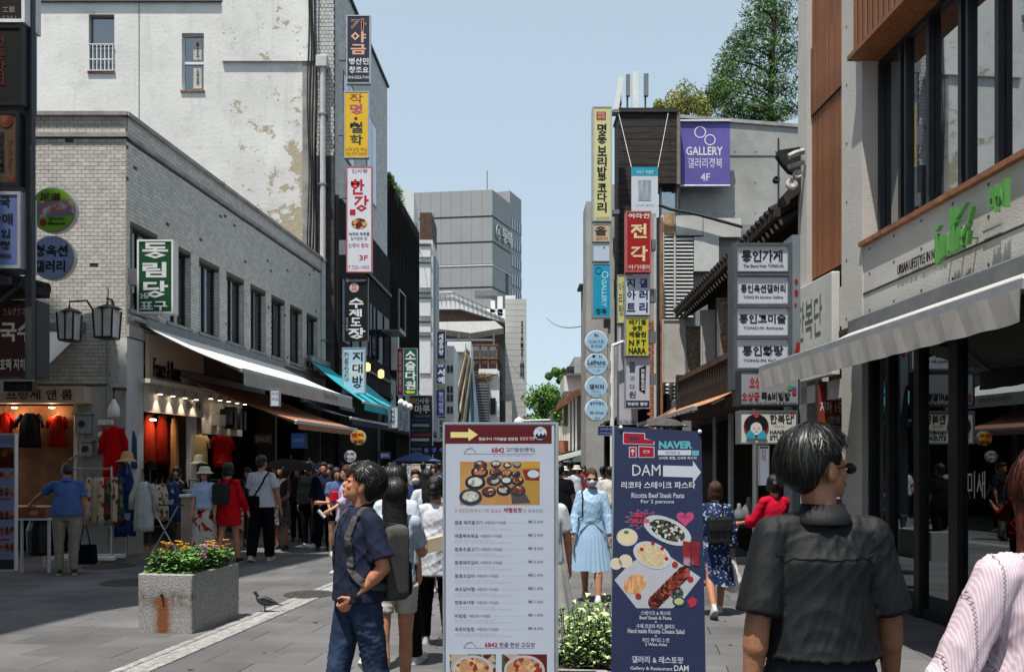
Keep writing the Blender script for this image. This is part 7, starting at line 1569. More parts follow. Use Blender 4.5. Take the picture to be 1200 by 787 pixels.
# umbrellas in the shade
def umbrella(label, px, py, Y, r_, m_, tilt=0, group='umbrellas'):
    q = P(px, py, Y); t = thing('umbrella', label, 'umbrella', q, 0, group); Mx = Matrix.Translation(q) @ Matrix.Rotation(tilt, 4, 'Y'); rings = []; n = 32
    for f in (.02, .25, .5, .75, 1.0):
        rings.append([(r_*f*math.cos(i*2*math.pi/n)*(1-.04*f*abs(math.sin(i*4*math.pi/n))), r_*f*math.sin(i*2*math.pi/n)*(1-.04*f*abs(math.sin(i*4*math.pi/n))), -.34*r_*f*f-(.04*r_*f*abs(math.cos(i*4*math.pi/n)))) for i in range(n)])
    MB(Mx).loft(rings, caps=False).build('canopy', m_, t, smooth=True); MB(Mx).tube([(0, 0, .06), (0, 0, -.75)], .008, 6).build('shaft', M_STEEL, t)
    for i in range(8): a = i*math.pi/4; MB(Mx).tube([(0, 0, -.01), (r_*.5*math.cos(a), r_*.5*math.sin(a), -.12*r_), (r_*math.cos(a), r_*math.sin(a), -.36*r_)], .004, 4).build('rib', M_STEEL, t)
umbrella('large black umbrella held in the shade of the shops', 341, 537, 16.2, .56, fab('#07070a'), .1); umbrella('dark navy umbrella just right of the black one', 362, 540, 17.6, .42, fab('#0e1626'), .25)
# blue market tent down the street
tt = thing('market_tent', 'blue topped market tent down the street behind the red stall board', 'tent', P(489, 560, 30)); a = P(489, 540, 32); 
MB().loft([[(a.x+sx*.85, 32+sy*.8, a.z) for sx, sy in ((-1, -1), (1, -1), (1, 1), (-1, 1))], [(a.x+sx*.06, 32+sy*.06, a.z+.35) for sx, sy in ((-1, -1), (1, -1), (1, 1), (-1, 1))]]).build('roof', mat('tent_blue', (.04, .08, .2), rough=.7), tt)
for sx in (-.8, .8): MB().box(a.x+sx-.02, a.x+sx+.02, 31.3, 31.34, 0, a.z).build('leg', M_ALU, tt)
# small cylinder grill hat thing behind the navy board: grey parasol top
umbrella('folded grey parasol top just above the navy board', 781, 490, 12.5, .32, fab('#4c4a4a'), 0)
# street lamps on left far arm
b = thing('street_lamp', 'grey street lamp arm above the maroon header of the menu board', 'street lamp', P(646, 600, 30)); b.location.z = 0; MW[b.name] = Matrix.Translation(b.location)
a = P(646.5, 0, 30); MB().tube([(a.x, 30, 0), (a.x, 30, P(0, 484, 30).z)], .07, 8).build('pole', M_STEEL, b); MB().tube([(a.x, 30, P(0, 492, 30).z), (P(612, 0, 30).x, 30, P(0, 493, 30).z)], .05, 6).build('arm', M_STEEL, b); MB().lathe([(.02, .2), (.16, .1), (.18, 0), (.05, -.05)], P(608, 495, 30), 12).build('lamp_head', M_WHITEP, b)
# ================================================================== PEOPLE
def frame_for(t, side):
    u = side-t*side.dot(t)
    if u.length < 1e-4: u = Vector((0, 1, 0))-t*t.y
    u.normalize(); return u, t.cross(u)
def capsule(b, p0, p1, r0, r1, k=1., side=(1, 0, 0), flat=0, n=12, k1=None):
    """tapered limb with elliptical section; flat=1 leaves square ends"""
    p0, p1 = Vector(p0), Vector(p1); t = (p1-p0).normalized(); u, v = frame_for(t, Vector(side)); rings = []
    k1 = k if k1 is None else k1
    def ring(c, r, kk): return [c+u*r*math.cos(i*2*math.pi/n)+v*r*kk*math.sin(i*2*math.pi/n) for i in range(n)]
    if not flat:
        for a in (80, 55, 28): rings.append(ring(p0-t*r0*math.sin(R(a)), r0*math.cos(R(a)), k))
    for f in (0, .33, .66, 1): rings.append(ring(p0+(p1-p0)*f, r0+(r1-r0)*f, k+(k1-k)*f))
    if not flat:
        for a in (28, 55, 80): rings.append(ring(p1+t*r1*math.sin(R(a)), r1*math.cos(R(a)), k1))
    b.loft(rings)
def eloft(b, rings, n=20):   # rings = (centre, rx, ry) horizontal ellipses, any centre
    b.loft([[(c[0]+rx*math.cos(i*2*math.pi/n), c[1]+ry*math.sin(i*2*math.pi/n), c[2]) for i in range(n)] for c, rx, ry in rings])
def grow(name, b, vox, m_, parent, smooth=3, post=None, n_add=None):
    """one continuous skin: voxel remesh of overlapping solids, then smoothed"""
    me = bpy.data.meshes.new('tmp'); me.from_pydata([tuple(v) for v in b.v], [], b.f); bm = bmesh.new(); bm.from_mesh(me)
    bmesh.ops.recalc_face_normals(bm, faces=bm.faces); bm.to_mesh(me); bm.free()
    tmp = bpy.data.objects.new('tmp', me); COL.objects.link(tmp)
    r = tmp.modifiers.new('r', 'REMESH'); r.mode = 'VOXEL'; r.voxel_size = vox; r.use_smooth_shade = True
    if smooth: s = tmp.modifiers.new('s', 'SMOOTH'); s.factor = .5; s.iterations = smooth
    o = bpy.data.objects.new(name, bpy.data.meshes.new(name)); COL.objects.link(o)
    if parent is not None: o.parent = parent; MW[o.name] = MW[parent.name]
    JOBS.append(('grow', o, tmp, m_, post, True)); return o
def folds(amp, freq, seed, zc=None, stretch=(1, 1, .35)):
    def f(me):
        n = len(me.vertices); A = np.zeros(n*3); N = np.zeros(n*3); me.vertices.foreach_get('co', A); me.vertices.foreach_get('normal', N); A = A.reshape(-1, 3); N = N.reshape(-1, 3)
        rg = np.random.default_rng(seed); d = np.zeros(n)
        for k in range(7):
            w_ = rg.normal(size=3)*np.array(stretch)*freq*(1+.4*k); ph = rg.uniform(0, 6.28); w2 = rg.normal(size=3)*6; s0 = np.sin(A@w_+ph+1.8*np.sin(A@w2+ph*2)); d += ((1-np.abs(s0))**1.6*1.7-.75)/(1+.45*k)
        ml = .5+.5*np.sin(A@np.array([7., 5., 6.])+seed)*np.sin(A@np.array([-4., 6., 9.])+seed*2); d = d*.42*(.25+ml); d *= np.clip((A[:, 2]-A[:, 2].min())/.07, .12, 1); A += N*(d*amp+.35*amp)[:, None]; me.vertices.foreach_set('co', A.ravel()); me.update()
    return f
def skin(h, n_=None):
    new = 'skin_'+h.strip('#') not in MATS; m = mat('skin_'+h.strip('#'), h, rough=.55, var=.1, vs=22, bump=.12, bs=220)
    if new: b = m.node_tree.nodes['Principled BSDF']; b.inputs['Subsurface Weight'].default_value = .12; b.inputs['Subsurface Scale'].default_value = .012
    return m
def cloth(h, **k): return mat('cloth_'+h.strip('#'), h, rough=.9, spec=.08, var=.09, vs=7, bump=.25, bs=220, detail=3, **k)
M_HAIRB = mat('hair_black', (.009, .008, .008), rough=.38, var=.3, vs=40, bump=.3, bs=90, stretch=(4, 4, .6), spec=.35)
M_HAIRR = mat('hair_auburn', (.1, .024, .013), rough=.4, var=.35, vs=30, bump=.5, bs=90, stretch=(4, 4, .6))
M_HAIRD = mat('hair_brown', (.05, .02, .012), rough=.4, var=.3, vs=30, bump=.5, bs=90, stretch=(4, 4, .6))
M_SHOEW = mat('shoe_white', (.5, .5, .49), rough=.6, dirt=.2); M_SHOED = mat('shoe_dark', (.02, .02, .022), rough=.5)
M_STR = mat('hair_strand_black', (.011, .0098, .0095), rough=.42, var=.2, vs=30, bump=0, spec=.38)
class Dummy: pass
def hair_strands(parent, m_, hm, n, r, endf, width=.0035, curl=0., seed=1, crown=(0, -.035, .1), lift=.004):
    """ribbons combed down from the crown over the skull ellipsoid r; endf(azimuth) gives the polar angle reached"""
    rg = np.random.default_rng(seed); vs = []; fs = []
    for i in range(n):
        az = rg.uniform(-math.pi, math.pi); a1 = endf(az)*rg.uniform(.82, 1.06); a0 = a1*rg.uniform(0, .55)*rg.uniform(0, 1); seg = 7; L = []
        jr = rg.uniform(.985, 1.085); fl = abs(rg.normal())*.012; tw = rg.normal(size=3)*.45; sw = rg.normal()*.16; ph = rg.uniform(0, 6.28)
        for k in range(seg+1):
            f = k/seg; pol = a0+(a1-a0)*f; zz = az+sw*f+curl*.35*math.sin(6*f+ph); pr = pol+curl*.1*math.sin(9*f+ph*2)
            d = Vector((math.sin(pr)*math.sin(zz), math.sin(pr)*math.cos(zz), math.cos(pr))); q = Vector((d.x*r[0]*jr, d.y*r[1]*jr, d.z*r[2]*jr))
            q += d*(lift*(1+1.4*math.sin(3.14*f))+curl*.008*rg.random())
            if pol > 1.75: q.x *= 1-.22*(pol-1.75); 
            L.append((q+d*fl*(k/seg)**3, (d+Vector(tw)*.6).normalized()))
        k0 = len(vs)
        for k, (q, d) in enumerate(L):
            t_ = (L[min(k+1, seg)][0]-L[max(k-1, 0)][0]).normalized(); s_ = t_.cross(d).normalized()*width*(1-.75*(k/seg)**2)
            vs += [hm @ (q-s_), hm @ (q+s_)]
        fs += [(k0+2*k, k0+2*k+1, k0+2*k+3, k0+2*k+2) for k in range(seg)]
    mb = MB(MW[parent.name]); mb.add(vs, fs); return mb.build('hair_strands', M_STR if m_ is M_HAIRB else m_, parent, smooth=True, kind='stuff')
HANDS = {}
def person(label, px, Y, H, yaw, top=None, bottom=None, hair='short', sk='#b07a5c', vox=.016, X=None, group=None, arms=((0, 8, 10), (0, 8, 10)), legs=((0, 3), (0, 3)), head=(0, 0), hairm=None, shoes=None, lean=0, twist=0,
           face=1, mask=False, glasses=False, brimhat=None, build_=1., near=False, strands=0, neck=True, zoff=0, female=False, cut=None, inn=(4, 4)):
    """top/bottom: dicts kind, m. arms/legs: (left, right) angles: arm = forward, out, elbow; leg = forward, knee. yaw 0 looks away from the camera."""
    Xw = (px-600)*Y/F if X is None else X
    t = thing('person', label, 'person', (Xw, Y, zoff), R(yaw), group)
    s_ = H/1.72; SM = Matrix.Scale(s_, 4); M0 = MW[t.name] @ SM     # used for direct meshes
    B_ = build_; hairm = hairm or M_HAIRB; skm = skin(sk)
    J = Dummy(); lm = Matrix.Rotation(R(-lean), 4, 'X')            # positive lean bends forward about the hips
    hipc = Vector((0, 0, .93))
    def T(p): p = Vector(p); return hipc+(lm @ (p-hipc)) if p.z > .93 or lean == 0 else p
    arm = []
    for i, sd in enumerate((-1, 1)):
        fw, ou, el = [R(a) for a in arms[i]]
        def dr(f, o): return Vector((sd*math.sin(o), math.sin(f)*math.cos(o), -math.cos(f)*math.cos(o)))
        sh = T((sd*(.148 if female else .166)*B_, -.01, 1.385)); e = sh+dr(fw, ou)*.285; w_ = e+dr(fw+el, ou-R(inn[i])*1.6)*.245; h_ = w_+dr(fw+el, ou-R(inn[i])*1.8)*.095
        arm.append((sh, e, w_, h_, dr(fw+el, ou-R(inn[i])*1.8)))
    leg = []
    for i, sd in enumerate((-1, 1)):
        fw, kn = [R(a) for a in legs[i]]; hp = Vector((sd*.092*B_, 0, .9)); k = hp+Vector((sd*.01, math.sin(fw), -math.cos(fw)))*.425; a = k+Vector((0, math.sin(fw-kn), -math.cos(fw-kn)))*.415; leg.append((hp, k, a, fw-kn))
    low = min(l[2].z-.07*math.cos(l[3]) for l in leg); dz = -low
    up = Vector((0, 0, dz))
    def U(p): return (Vector(p)+up)*s_
    hc = T((0, .01, 1.5)); hy, hp_ = R(head[0]), R(head[1]); HM = Matrix.Translation(hc) @ lm @ Matrix.Rotation(-hy, 4, 'Z') @ Matrix.Rotation(hp_, 4, 'X')
    HH = Matrix.Scale(s_, 4) @ Matrix.Translation(up) @ HM
    def Hd(p): return HH @ Vector(p)
    # ---- body: one continuous surface
    b = MB(); wd = 1 if not female else .9
    eloft(b, [(U(T((0, 0, z))), rx*B_*wd*s_, ry*B_*s_) for z, rx, ry in ((.84, .10, .08), (.9, .155, .105), (.98, .16, .108), (1.08, .14, .1), (1.2, .155, .108), (1.3, .15, .1), (1.36, .12, .075), (1.41, .07, .055), (1.45, .05, .05))])
    capsule(b, U(T((0, -.02, 1.40))), Hd((0, -.01, .06)), .056*s_, .054*s_)
    for sd, (sh, e, w_, h_, d) in zip((-1, 1), arm):
        capsule(b, U(T((sd*.07, -.01, 1.39))), U(sh), .048*s_, .05*s_); capsule(b, U(sh), U(e), .052*s_*(.9 if female else 1), .04*s_); capsule(b, U(e), U(e+(w_-e)*.35), .041*s_, .042*s_*(.88 if female else 1)); capsule(b, U(e+(w_-e)*.3), U(w_), .041*s_*(.88 if female else 1), .026*s_, k=.85)
        capsule(b, U(w_), U(w_+d*.05), .026*s_, .03*s_, k=.6, side=(0, 1, 0))
    for hp, k, a, f in leg:
        capsule(b, U(hp), U(k), .085*s_*B_, .054*s_); capsule(b, U(k), U(k+(a-k)*.35), .053*s_, .056*s_); capsule(b, U(k+(a-k)*.3), U(a), .056*s_, .037*s_); capsule(b, U(a), U(a+Vector((0, .1*math.cos(f), -.05*math.cos(f)+.1*math.sin(f)*0))), .035*s_, .03*s_)
    # head
    hb = MB(HH); hb.ball((0, -.012, .118), (.074, .094, .1), 20, 14); hb.ball((0, .025, .055), (.056, .066, .068), 16, 10); hb.ball((0, .072, .018), (.026, .022, .02), 10, 6)
    if face:
        hb.ball((0, .078, .112), (.05, .014, .012), 12, 6)   # brow
        hb.loft([[(w2*math.cos(a*math.pi/4), y, z+h2*math.sin(a*math.pi/4)) for a in range(8)] for y, z, w2, h2 in ((.07, .082, .02, .03), (.092, .08, .013, .022), (.106, .073, .011, .012), (.112, .07, .006, .006))])
        hb.ball((0, .088, .046), (.024, .012, .007), 10, 6); hb.ball((0, .087, .036), (.02, .011, .007), 10, 6)
        for sd in (-1, 1): hb.ball((sd*.035, .062, .075), (.02, .022, .022), 8, 6)
    for sd in (-1, 1): hb.ball((sd*.081, -.01, .085), (.011, .021, .034), 10, 8); hb.ball((sd*.076, .0, .058), (.008, .01, .01), 8, 6)
    b.v += hb.v and [tuple(v) for v in hb.v] or []; k0 = len(b.v)-len(hb.v); b.f += [tuple(i+k0 for i in f) for f in hb.f]
    # hands: palm, four fingers of unequal length and a thumb
    for i, (sd, (sh, e, w_, h_, d)) in enumerate(zip((-1, 1), arm)):
        n_ = Vector((sd, 0, 0)); n_ = (n_-d*n_.dot(d)).normalized(); f_ = d.cross(n_)*sd   # f_ points to the front (thumb side)
        if f_.y < 0 and abs(f_.y) > abs(f_.z): f_ = -f_
        capsule(b, U(w_+d*.015), U(w_+d*.085), .034*s_, .04*s_, k=.42, side=tuple(f_), n=10)
        curl = 1.5 if near == 'fist' and i == 0 else .45
        for j, (off, ln) in enumerate(((.03, .068), (.011, .078), (-.009, .072), (-.028, .055))):
            p = w_+d*.088+f_*off; dd = d; 
            for q, l_ in enumerate((.46, .3, .24)):
                ang = curl*(q+.6)*.55; dd2 = (d*math.cos(ang)-n_*math.sin(ang)).normalized(); p2 = p+dd2*ln*l_; capsule(b, U(p), U(p2), (.0088-.0008*q)*s_, (.0082-.0008*q)*s_, n=6); p = p2
        p = w_+d*.03+f_*.03; p2 = p+(d*.6+f_*.75-n_*.2).normalized()*.036; p3 = p2+(d*.9+f_*.15-n_*.35).normalized()*.03; capsule(b, U(p), U(p2), .012*s_, .0095*s_, n=6); capsule(b, U(p2), U(p3), .0095*s_, .008*s_, n=6)
    grow('body', b, (vox*.5 if near else vox*.75), skm, t, smooth=2)
    if face:
        for sd in (-1, 1):
            e_ = MB(MW[t.name] @ HH); e_.ball((sd*.03, .081, .092), (.0115, .006, .0052), 10, 8); eo = e_.build('eye', mat('eye_white', (.6, .57, .54), rough=.25, bump=0), t, smooth=True)
            if near or vox < .013: MB(MW[t.name] @ HH).ball((sd*.03, .0858, .092), (.005, .0025, .005), 10, 6).build('iris', mat('iris_dark', (.02, .012, .008), rough=.15, bump=0), eo, smooth=True)
            MB(MW[t.name] @ HH).tube([(sd*.014, .093, .107), (sd*.03, .092, .112), (sd*.048, .08, .108)], .0026, 6).build('eyebrow', hairm, t)
        if not mask: MB(MW[t.name] @ HH).ball((0, .0935, .041), (.021, .0085, .0085), 12, 6).build('lips', mat('lips', (.33, .12, .1), rough=.5), t, smooth=True)
    # ---- hair
    h = MB(HH)
    if hair in ('short', 'curly', 'crop'):
        h.ball((0, -.024, .138), (.084, .1, .098), 18, 12); h.ball((0, -.062, .085), (.07, .055, .07), 14, 10)
        if hair == 'curly': h.ball((0, .035, .19), (.066, .05, .045), 12, 8); h.ball((0, -.04, .15), (.092, .098, .098), 16, 10)
        if hair == 'short': h.ball((0, .04, .185), (.06, .042, .03), 12, 8)
        for sd in (-1, 1): h.ball((sd*.066, -.052, .11), (.016, .03, .042), 8, 6)
    elif hair in ('bob', 'long', 'bun', 'longtied'):
        h.ball((0, -.022, .14), (.088, .104, .1), 18, 12); h.ball((0, -.055, .07), (.08, .06, .08), 14, 10)
        for sd in (-1, 1): h.ball((sd*.072, -.005, .08), (.022, .05, .075), 10, 8)
        if hair == 'bob': eloft(h, [((0, -.028, z), rx, ry) for z, rx, ry in ((.0, .083, .062), (.03, .096, .075), (.08, .098, .082), (.14, .09, .09))])
        if hair == 'long':
            for sd in (-1, 1): h.loft([[(sd*.066+.03*math.cos(a*math.pi/5), y+.04*math.sin(a*math.pi/5), z) for a in range(10)] for y, z in ((-.01, .1), (-.02, .0), (-.02, -.1), (-.01, -.19))])
            h.loft([[(w2*math.cos(a*math.pi/8), y+d2*math.sin(a*math.pi/8), z) for a in range(16)] for y, z, w2, d2 in ((-.05, .12, .085, .06), (-.075, .0, .09, .05), (-.1, -.12, .1, .04), (-.11, -.24, .095, .032), (-.11, -.33, .06, .02))])
        if hair == 'bun': h.ball((0, -.12, .1), (.042, .04, .042), 12, 8)
        if hair == 'longtied': h.loft([[(w2*math.cos(a*math.pi/5), y+w2*math.sin(a*math.pi/5), z) for a in range(10)] for y, z, w2 in ((-.1, .12, .03), (-.135, .05, .035), (-.13, -.08, .032), (-.12, -.2, .012))])
    if hair: grow('hair', h, vox*.6, hairm, t, smooth=2, post=folds(.004 if hair != 'curly' else .009, 90 if hair != 'curly' else 160, int(px), stretch=(1, 1, .25) if hair != 'curly' else (1, 1, 1)))
    if strands: hair_strands(t, hairm, HH @ Matrix.Translation((0, -.024, .13)), strands, (.086, .104, .105), (lambda a: 1.08 if abs(a) < .75 else (1.3 if abs(a) < 1.3 else (1.42 if abs(a) < 2.0 else 2.2))) if hair in ('short', 'curly', 'crop') else (lambda a: 1.1 if abs(a) < .6 else 2.3), curl=1. if hair == 'curly' else .15, seed=int(px), width=.0021 if hair != 'curly' else .0042)
    if mask: MB(MW[t.name] @ HH).loft([[(w2*math.cos(a*math.pi/8)*1.0, y+.004*math.cos(a*math.pi/4), z+h2*math.sin(a*math.pi/8)) for a in range(16)] for y, z, w2, h2 in ((.05, .045, .066, .052), (.085, .05, .055, .048), (.108, .055, .03, .036), (.122, .06, .01, .012))]).build('face_mask', cloth('#b8bcc0'), t, smooth=True)
    if glasses:
        g = MB(MW[t.name] @ HH)
        for sd in (-1, 1): g.loft([[(sd*.032+.027*math.cos(a*math.pi/6), y, .094+.019*math.sin(a*math.pi/6)) for a in range(12)] for y in (.098, .104)]); g.tube([(sd*.058, .097, .1), (sd*.077, .04, .1), (sd*.079, -.02, .092)], .0025, 5)
        g.tube([(-.012, .103, .1), (.012, .103, .1)], .003, 5).build('sunglasses', M_BLACK, t)
    if brimhat: MB(MW[t.name] @ HH).lathe([(.155, .105), (.15, .112), (.104, .145), (.1, .16), (.096, .2), (.07, .232), (.01, .238)], (0, -.01, 0), 24).build('bucket_hat', brimhat, t, smooth=True)
    # ---- lower clothes
    if bottom:
        m_ = bottom['m']; kd = bottom['kind']; b = MB()
        if kd in ('pants', 'shorts', 'wide'):
            eloft(b, [(U((0, 0, z)), rx*B_*wd*s_, ry*B_*s_) for z, rx, ry in ((.82, .13, .105), (.88, .178, .128), (.95, .18, .13), (1.03, .165, .122))])
            for hp, k, a, f in leg:
                kk = 1.0 if kd != 'wide' else 1.35
                if kd == 'shorts': capsule(b, U(hp+Vector((0, 0, .02))), U(hp+(k-hp)*bottom.get('len', .75)), .1*s_*B_, .088*s_*kk, flat=1, n=16)
                else: capsule(b, U(hp+Vector((0, 0, .02))), U(k), .1*s_*B_, .075*s_*kk, n=16, flat=0); capsule(b, U(k), U(a+(k-a)*.02), .074*s_*kk, .058*s_*kk*bottom.get('hem', 1), flat=1, n=16)
            grow('trousers' if kd != 'shorts' else 'shorts', b, vox*.75, m_, t, smooth=2, post=folds(.006*(1 if near else 1.3), 26, int(px)+3, stretch=(1, 1, 1.1)))
            if near:
                MB(M0).loft([[(rx*B_*math.cos(i*math.pi/12), ry*B_*math.sin(i*math.pi/12), z+dz) for i in range(24)] for z, rx, ry in ((1.0, .176, .13), (1.035, .172, .127))], caps=False).build('belt', mat('belt_leather', (.03, .02, .015), rough=.5), t)
        elif kd in ('skirt', 'longskirt'):
            zb = bottom.get('z', .42); fl = bottom.get('flare', .26); np_ = bottom.get('pleats', 11); n = 96; rings = []
            for k in range(12):
                f = k/11; z = 1.06+(zb-1.06)*f; rx = (.15+(.185-.15)*min(1, f*3.5))+(fl-.185)*max(0, f-.2)/.8; ry = rx*.74
                rings.append([U((rx*math.cos(i*2*math.pi/n)*(1+.07*f*math.sin(np_*i*2*math.pi/n+.6*math.sin(i*.21))), ry*math.sin(i*2*math.pi/n)*(1+.07*f*math.sin(np_*i*2*math.pi/n))+(leg[0][1].y+leg[1][1].y)*.4*f, z+.008*f*math.sin(i*.39))) for i in range(n)])
            MB(MW[t.name]).loft(rings, caps=False).build('skirt', m_, t, smooth=True)
    # ---- upper clothes
    if top:
        m_ = top['m']; b = MB(); hem = top.get('hem', .9); lo = top.get('loose', 1.)
        prof = [(hem, .19*lo, .14*lo), (min(.98, hem+.08), .186*lo, .138*lo), (1.08, .17*lo, .13*lo), (1.2, .172, .128), (1.3, .178, .126), (1.36, .165, .106), (1.405, .128, .085), (1.445, .08, .07), (1.47, .062, .062)]
        if top.get('dress'): prof = prof[2:]; prof[0] = (1.04, .158, .12)
        eloft(b, [(U(T((0, 0, z))), rx*B_*wd*s_, ry*B_*s_) for z, rx, ry in prof], n=24)
        for sd, (sh, e, w_, h_, d) in zip((-1, 1), arm):
            capsule(b, U(T((sd*.07, -.008, 1.40))), U(sh), .056*s_, .06*s_, k=.95)
            sl = top.get('sleeve', 'short'); r_ = .066*lo
            if sl == 'short': capsule(b, U(sh), U(sh+(e-sh)*.12), .06*s_, .06*s_); capsule(b, U(sh), U(sh+(e-sh)*top.get('slen', .72)), .06*s_, r_*1.06*s_, flat=1, n=18)
            elif sl == 'long': capsule(b, U(sh), U(e), .058*s_, .05*lo*s_); capsule(b, U(e), U(w_-(w_-e)*.04), .056*lo*s_, .044*lo*s_, flat=1, n=16)
            elif sl == 'three': capsule(b, U(sh), U(e), .058*s_, .054*lo*s_); capsule(b, U(e), U(e+(w_-e)*.35), .062*lo*s_, .06*lo*s_, flat=1, n=16)
        shirt_o = grow(top.get('name', 'shirt'), b, vox*(.6 if near else .75), m_, t, smooth=3 if near else 2, post=folds(top.get('fold', .008), 17 if near else 22, int(px)+9, stretch=(1, 1, .55)))
        if top.get('collar'):
            c = MB(MW[t.name]); n = 24; rings = []
            for rr, z, dzf in ((.066, 1.43, 0), (.062, 1.475, -.028), (.066, 1.484, -.03), (.092, 1.425, -.03), (.09, 1.418, -.03)):
                rings.append([U(T((rr*math.cos(i*2*math.pi/n)*1.05, rr*math.sin(i*2*math.pi/n)-.012, z+dzf*max(0, math.sin(i*2*math.pi/n)))))
                              for i in range(n)])
            c.loft(rings, caps=False).build('collar', top.get('collar') if top.get('collar') is not True else m_, t, smooth=True)
    # ---- shoes
    shm = shoes or M_SHOEW
    for hp, k, a, f in leg:
        Mf = MW[t.name] @ Matrix.Translation(U(a)) @ Matrix.Rotation(f, 4, 'X') @ Matrix.Scale(s_, 4)
        n = 16
        MB(Mf).loft([[(w2*math.cos(i*2*math.pi/n), y+l2*math.sin(i*2*math.pi/n), z) for i in range(n)] for z, w2, l2, y in ((-.07, .044, .13, .06), (-.055, .047, .135, .06), (-.035, .044, .128, .058), (-.01, .038, .09, .03), (.02, .034, .048, .0), (.035, .036, .044, -.004))]).build('shoe', shm, t, smooth=True)
        if near or vox < .017: MB(Mf).loft([[(w2*math.cos(i*2*math.pi/n), .06+l2*math.sin(i*2*math.pi/n), z) for i in range(n)] for z, w2, l2 in ((-.0725, .047, .137), (-.05, .048, .138))]).build('sole', M_SHOEW, t)
    t2 = Dummy(); t2.shirt = shirt_o if top else None; t2.t = t; t2.U = U; t2.M = MW[t.name]; t2.HH = HH; t2.arm = arm; t2.leg = leg; t2.s = s_; t2.T = T; return t2
def strap(p, pts, w_, m_, name='strap', th=.006, tgt=None):
    """flat band laid on the surface of the garment through body-space points (x, y, z)"""
    o = bpy.data.objects.new(name, bpy.data.meshes.new(name)); COL.objects.link(o); o.parent = p.t; MW[o.name] = MW[p.t.name]
    JOBS.append(('strap', o, [p.U(p.T(v)) for v in pts], w_*p.s, th, tgt or p.shirt, m_, 0)); return o
def bagbox(p, c, size, m_, name='bag', r=.05, th=None, owner=None):
    b = MB(); x, y, z = size; c = Vector(c)
    b2 = MB(); b2.loft([[(c.x+(x/2-a)*sx+a*math.cos(q)*(1), c.y+(y/2)*v, c.z+(z/2-a)*sz+a*math.sin(q)) for sx, sz, q in ((1, 1, 0), (1, 1, .8), (1, 1, 1.57), (-1, 1, 1.57), (-1, 1, 2.35), (-1, 1, 3.14), (-1, -1, 3.14), (-1, -1, 3.9), (-1, -1, 4.71), (1, -1, 4.71), (1, -1, 5.5), (1, -1, 6.28))] for v, a in ((-1, r), (-.5, r*.8), (.5, r*.8), (1, r*1.2))])
    b2.M = Matrix(); b = MB(); b.v = [tuple(p.U(p.T(v))) for v in b2.v]; b.f = b2.f
    return grow(name, b, .012, m_, owner or p.t, smooth=3, post=folds(.005, 25, 4))
def top_item(name, label, cat, mb_v, m_): pass

# ---- 1 navy polo man, looking up to the left
JEAN = ramp_mat('denim', 'noise', 9, [(0, '#18233a'), (.45, '#222f47'), (.65, '#35465f')], rough=.85, bump=.15)
NAVY = mat('navy_pique', '#131c34', rough=.8, var=.12, vs=6, bump=.35, bs=420)
p = person('man in navy polo shirt and jeans with a grey backpack, looking up left', 420, 5.1, 1.69, 124, dict(kind='polo', m=NAVY, sleeve='short', slen=.82, collar=True, hem=.9, fold=.009, loose=1.06), dict(kind='pants', m=JEAN), 'curly', '#b5795a', .013, arms=((-9, 15, 46), (-6, 12, 12)), legs=((-10, 14), (12, 6)), head=(26, 16), near='fist', strands=2600, shoes=M_SHOED, inn=(26, 4))
GREYB = cloth('#4c4a4a'); DGREY = cloth('#232327')
bp_ = bagbox(p, (0, -.2, 1.12), (.3, .15, .46), GREYB, 'backpack', .06); bagbox(p, (0, -.285, 1.02), (.24, .05, .22), DGREY, 'pocket', .04, owner=bp_)
for sd in (-1, 1): strap(p, [(sd*.09, -.13, 1.34), (sd*.095, -.06, 1.44), (sd*.1, .02, 1.45), (sd*.115, .1, 1.38), (sd*.125, .14, 1.27), (sd*.14, .13, 1.14), (sd*.175, .04, 1.02), (sd*.16, -.12, .98)], .046, GREYB, 'shoulder_strap', .012)
for sd in (-1, 1): strap(p, [(sd*.128, .14, 1.235), (sd*.132, .14, 1.215), (sd*.135, .14, 1.2)], .056, M_BLACK, 'buckle', .018)
e, w_ = p.arm[0][1], p.arm[0][2]; q = p.U(e+(w_-e)*.93); ax = (p.U(w_)-p.U(e)).normalized()
MB(p.M).lathe([(.031, -.012), (.034, -.01), (.034, .01), (.031, .012)], q, 20, ax).build('watch_band', M_BLACK, p.t)
sd_ = Vector((-1, 0, 0)); sd_ = (sd_-ax*sd_.dot(ax)).normalized(); MB(p.M).lathe([(.001, 0), (.022, 0), (.022, .012), (.018, .015), (.001, .015)], q+sd_*.032, 18, sd_).build('watch_case', mat('watch_black', (.01, .01, .012), rough=.25), p.t)
strap(p, [(0, .1, 1.43), (0, .13, 1.36), (0, .14, 1.29)], .024, NAVY, 'placket', .003)
# ---- 2 man in charcoal shirt, seen from behind
GRS = mat('charcoal_shirt', '#131417', rough=.6, var=.1, vs=5, bump=.25, bs=300, spec=.3)
p = person('man in a charcoal short sleeved shirt seen from behind, head turned right', 961, 2.92, 1.80, 0, dict(kind='shirt', m=GRS, sleeve='short', slen=.92, collar=True, hem=1.0, fold=.009, loose=1.08), dict(kind='pants', m=cloth('#2c303a')), 'short', '#a27257', .013, arms=((-6, 11, 8), (4, 14, 10)), legs=((4, 3), (-4, 3)), head=(72, 2), near=True, strands=5000, shoes=M_SHOED, glasses=True, build_=.97)
strap(p, [(-.17, -.1, 1.33), (-.08, -.13, 1.325), (0, -.14, 1.325), (.08, -.13, 1.325), (.17, -.1, 1.33)], .004, GRS, 'yoke_seam', .0015)

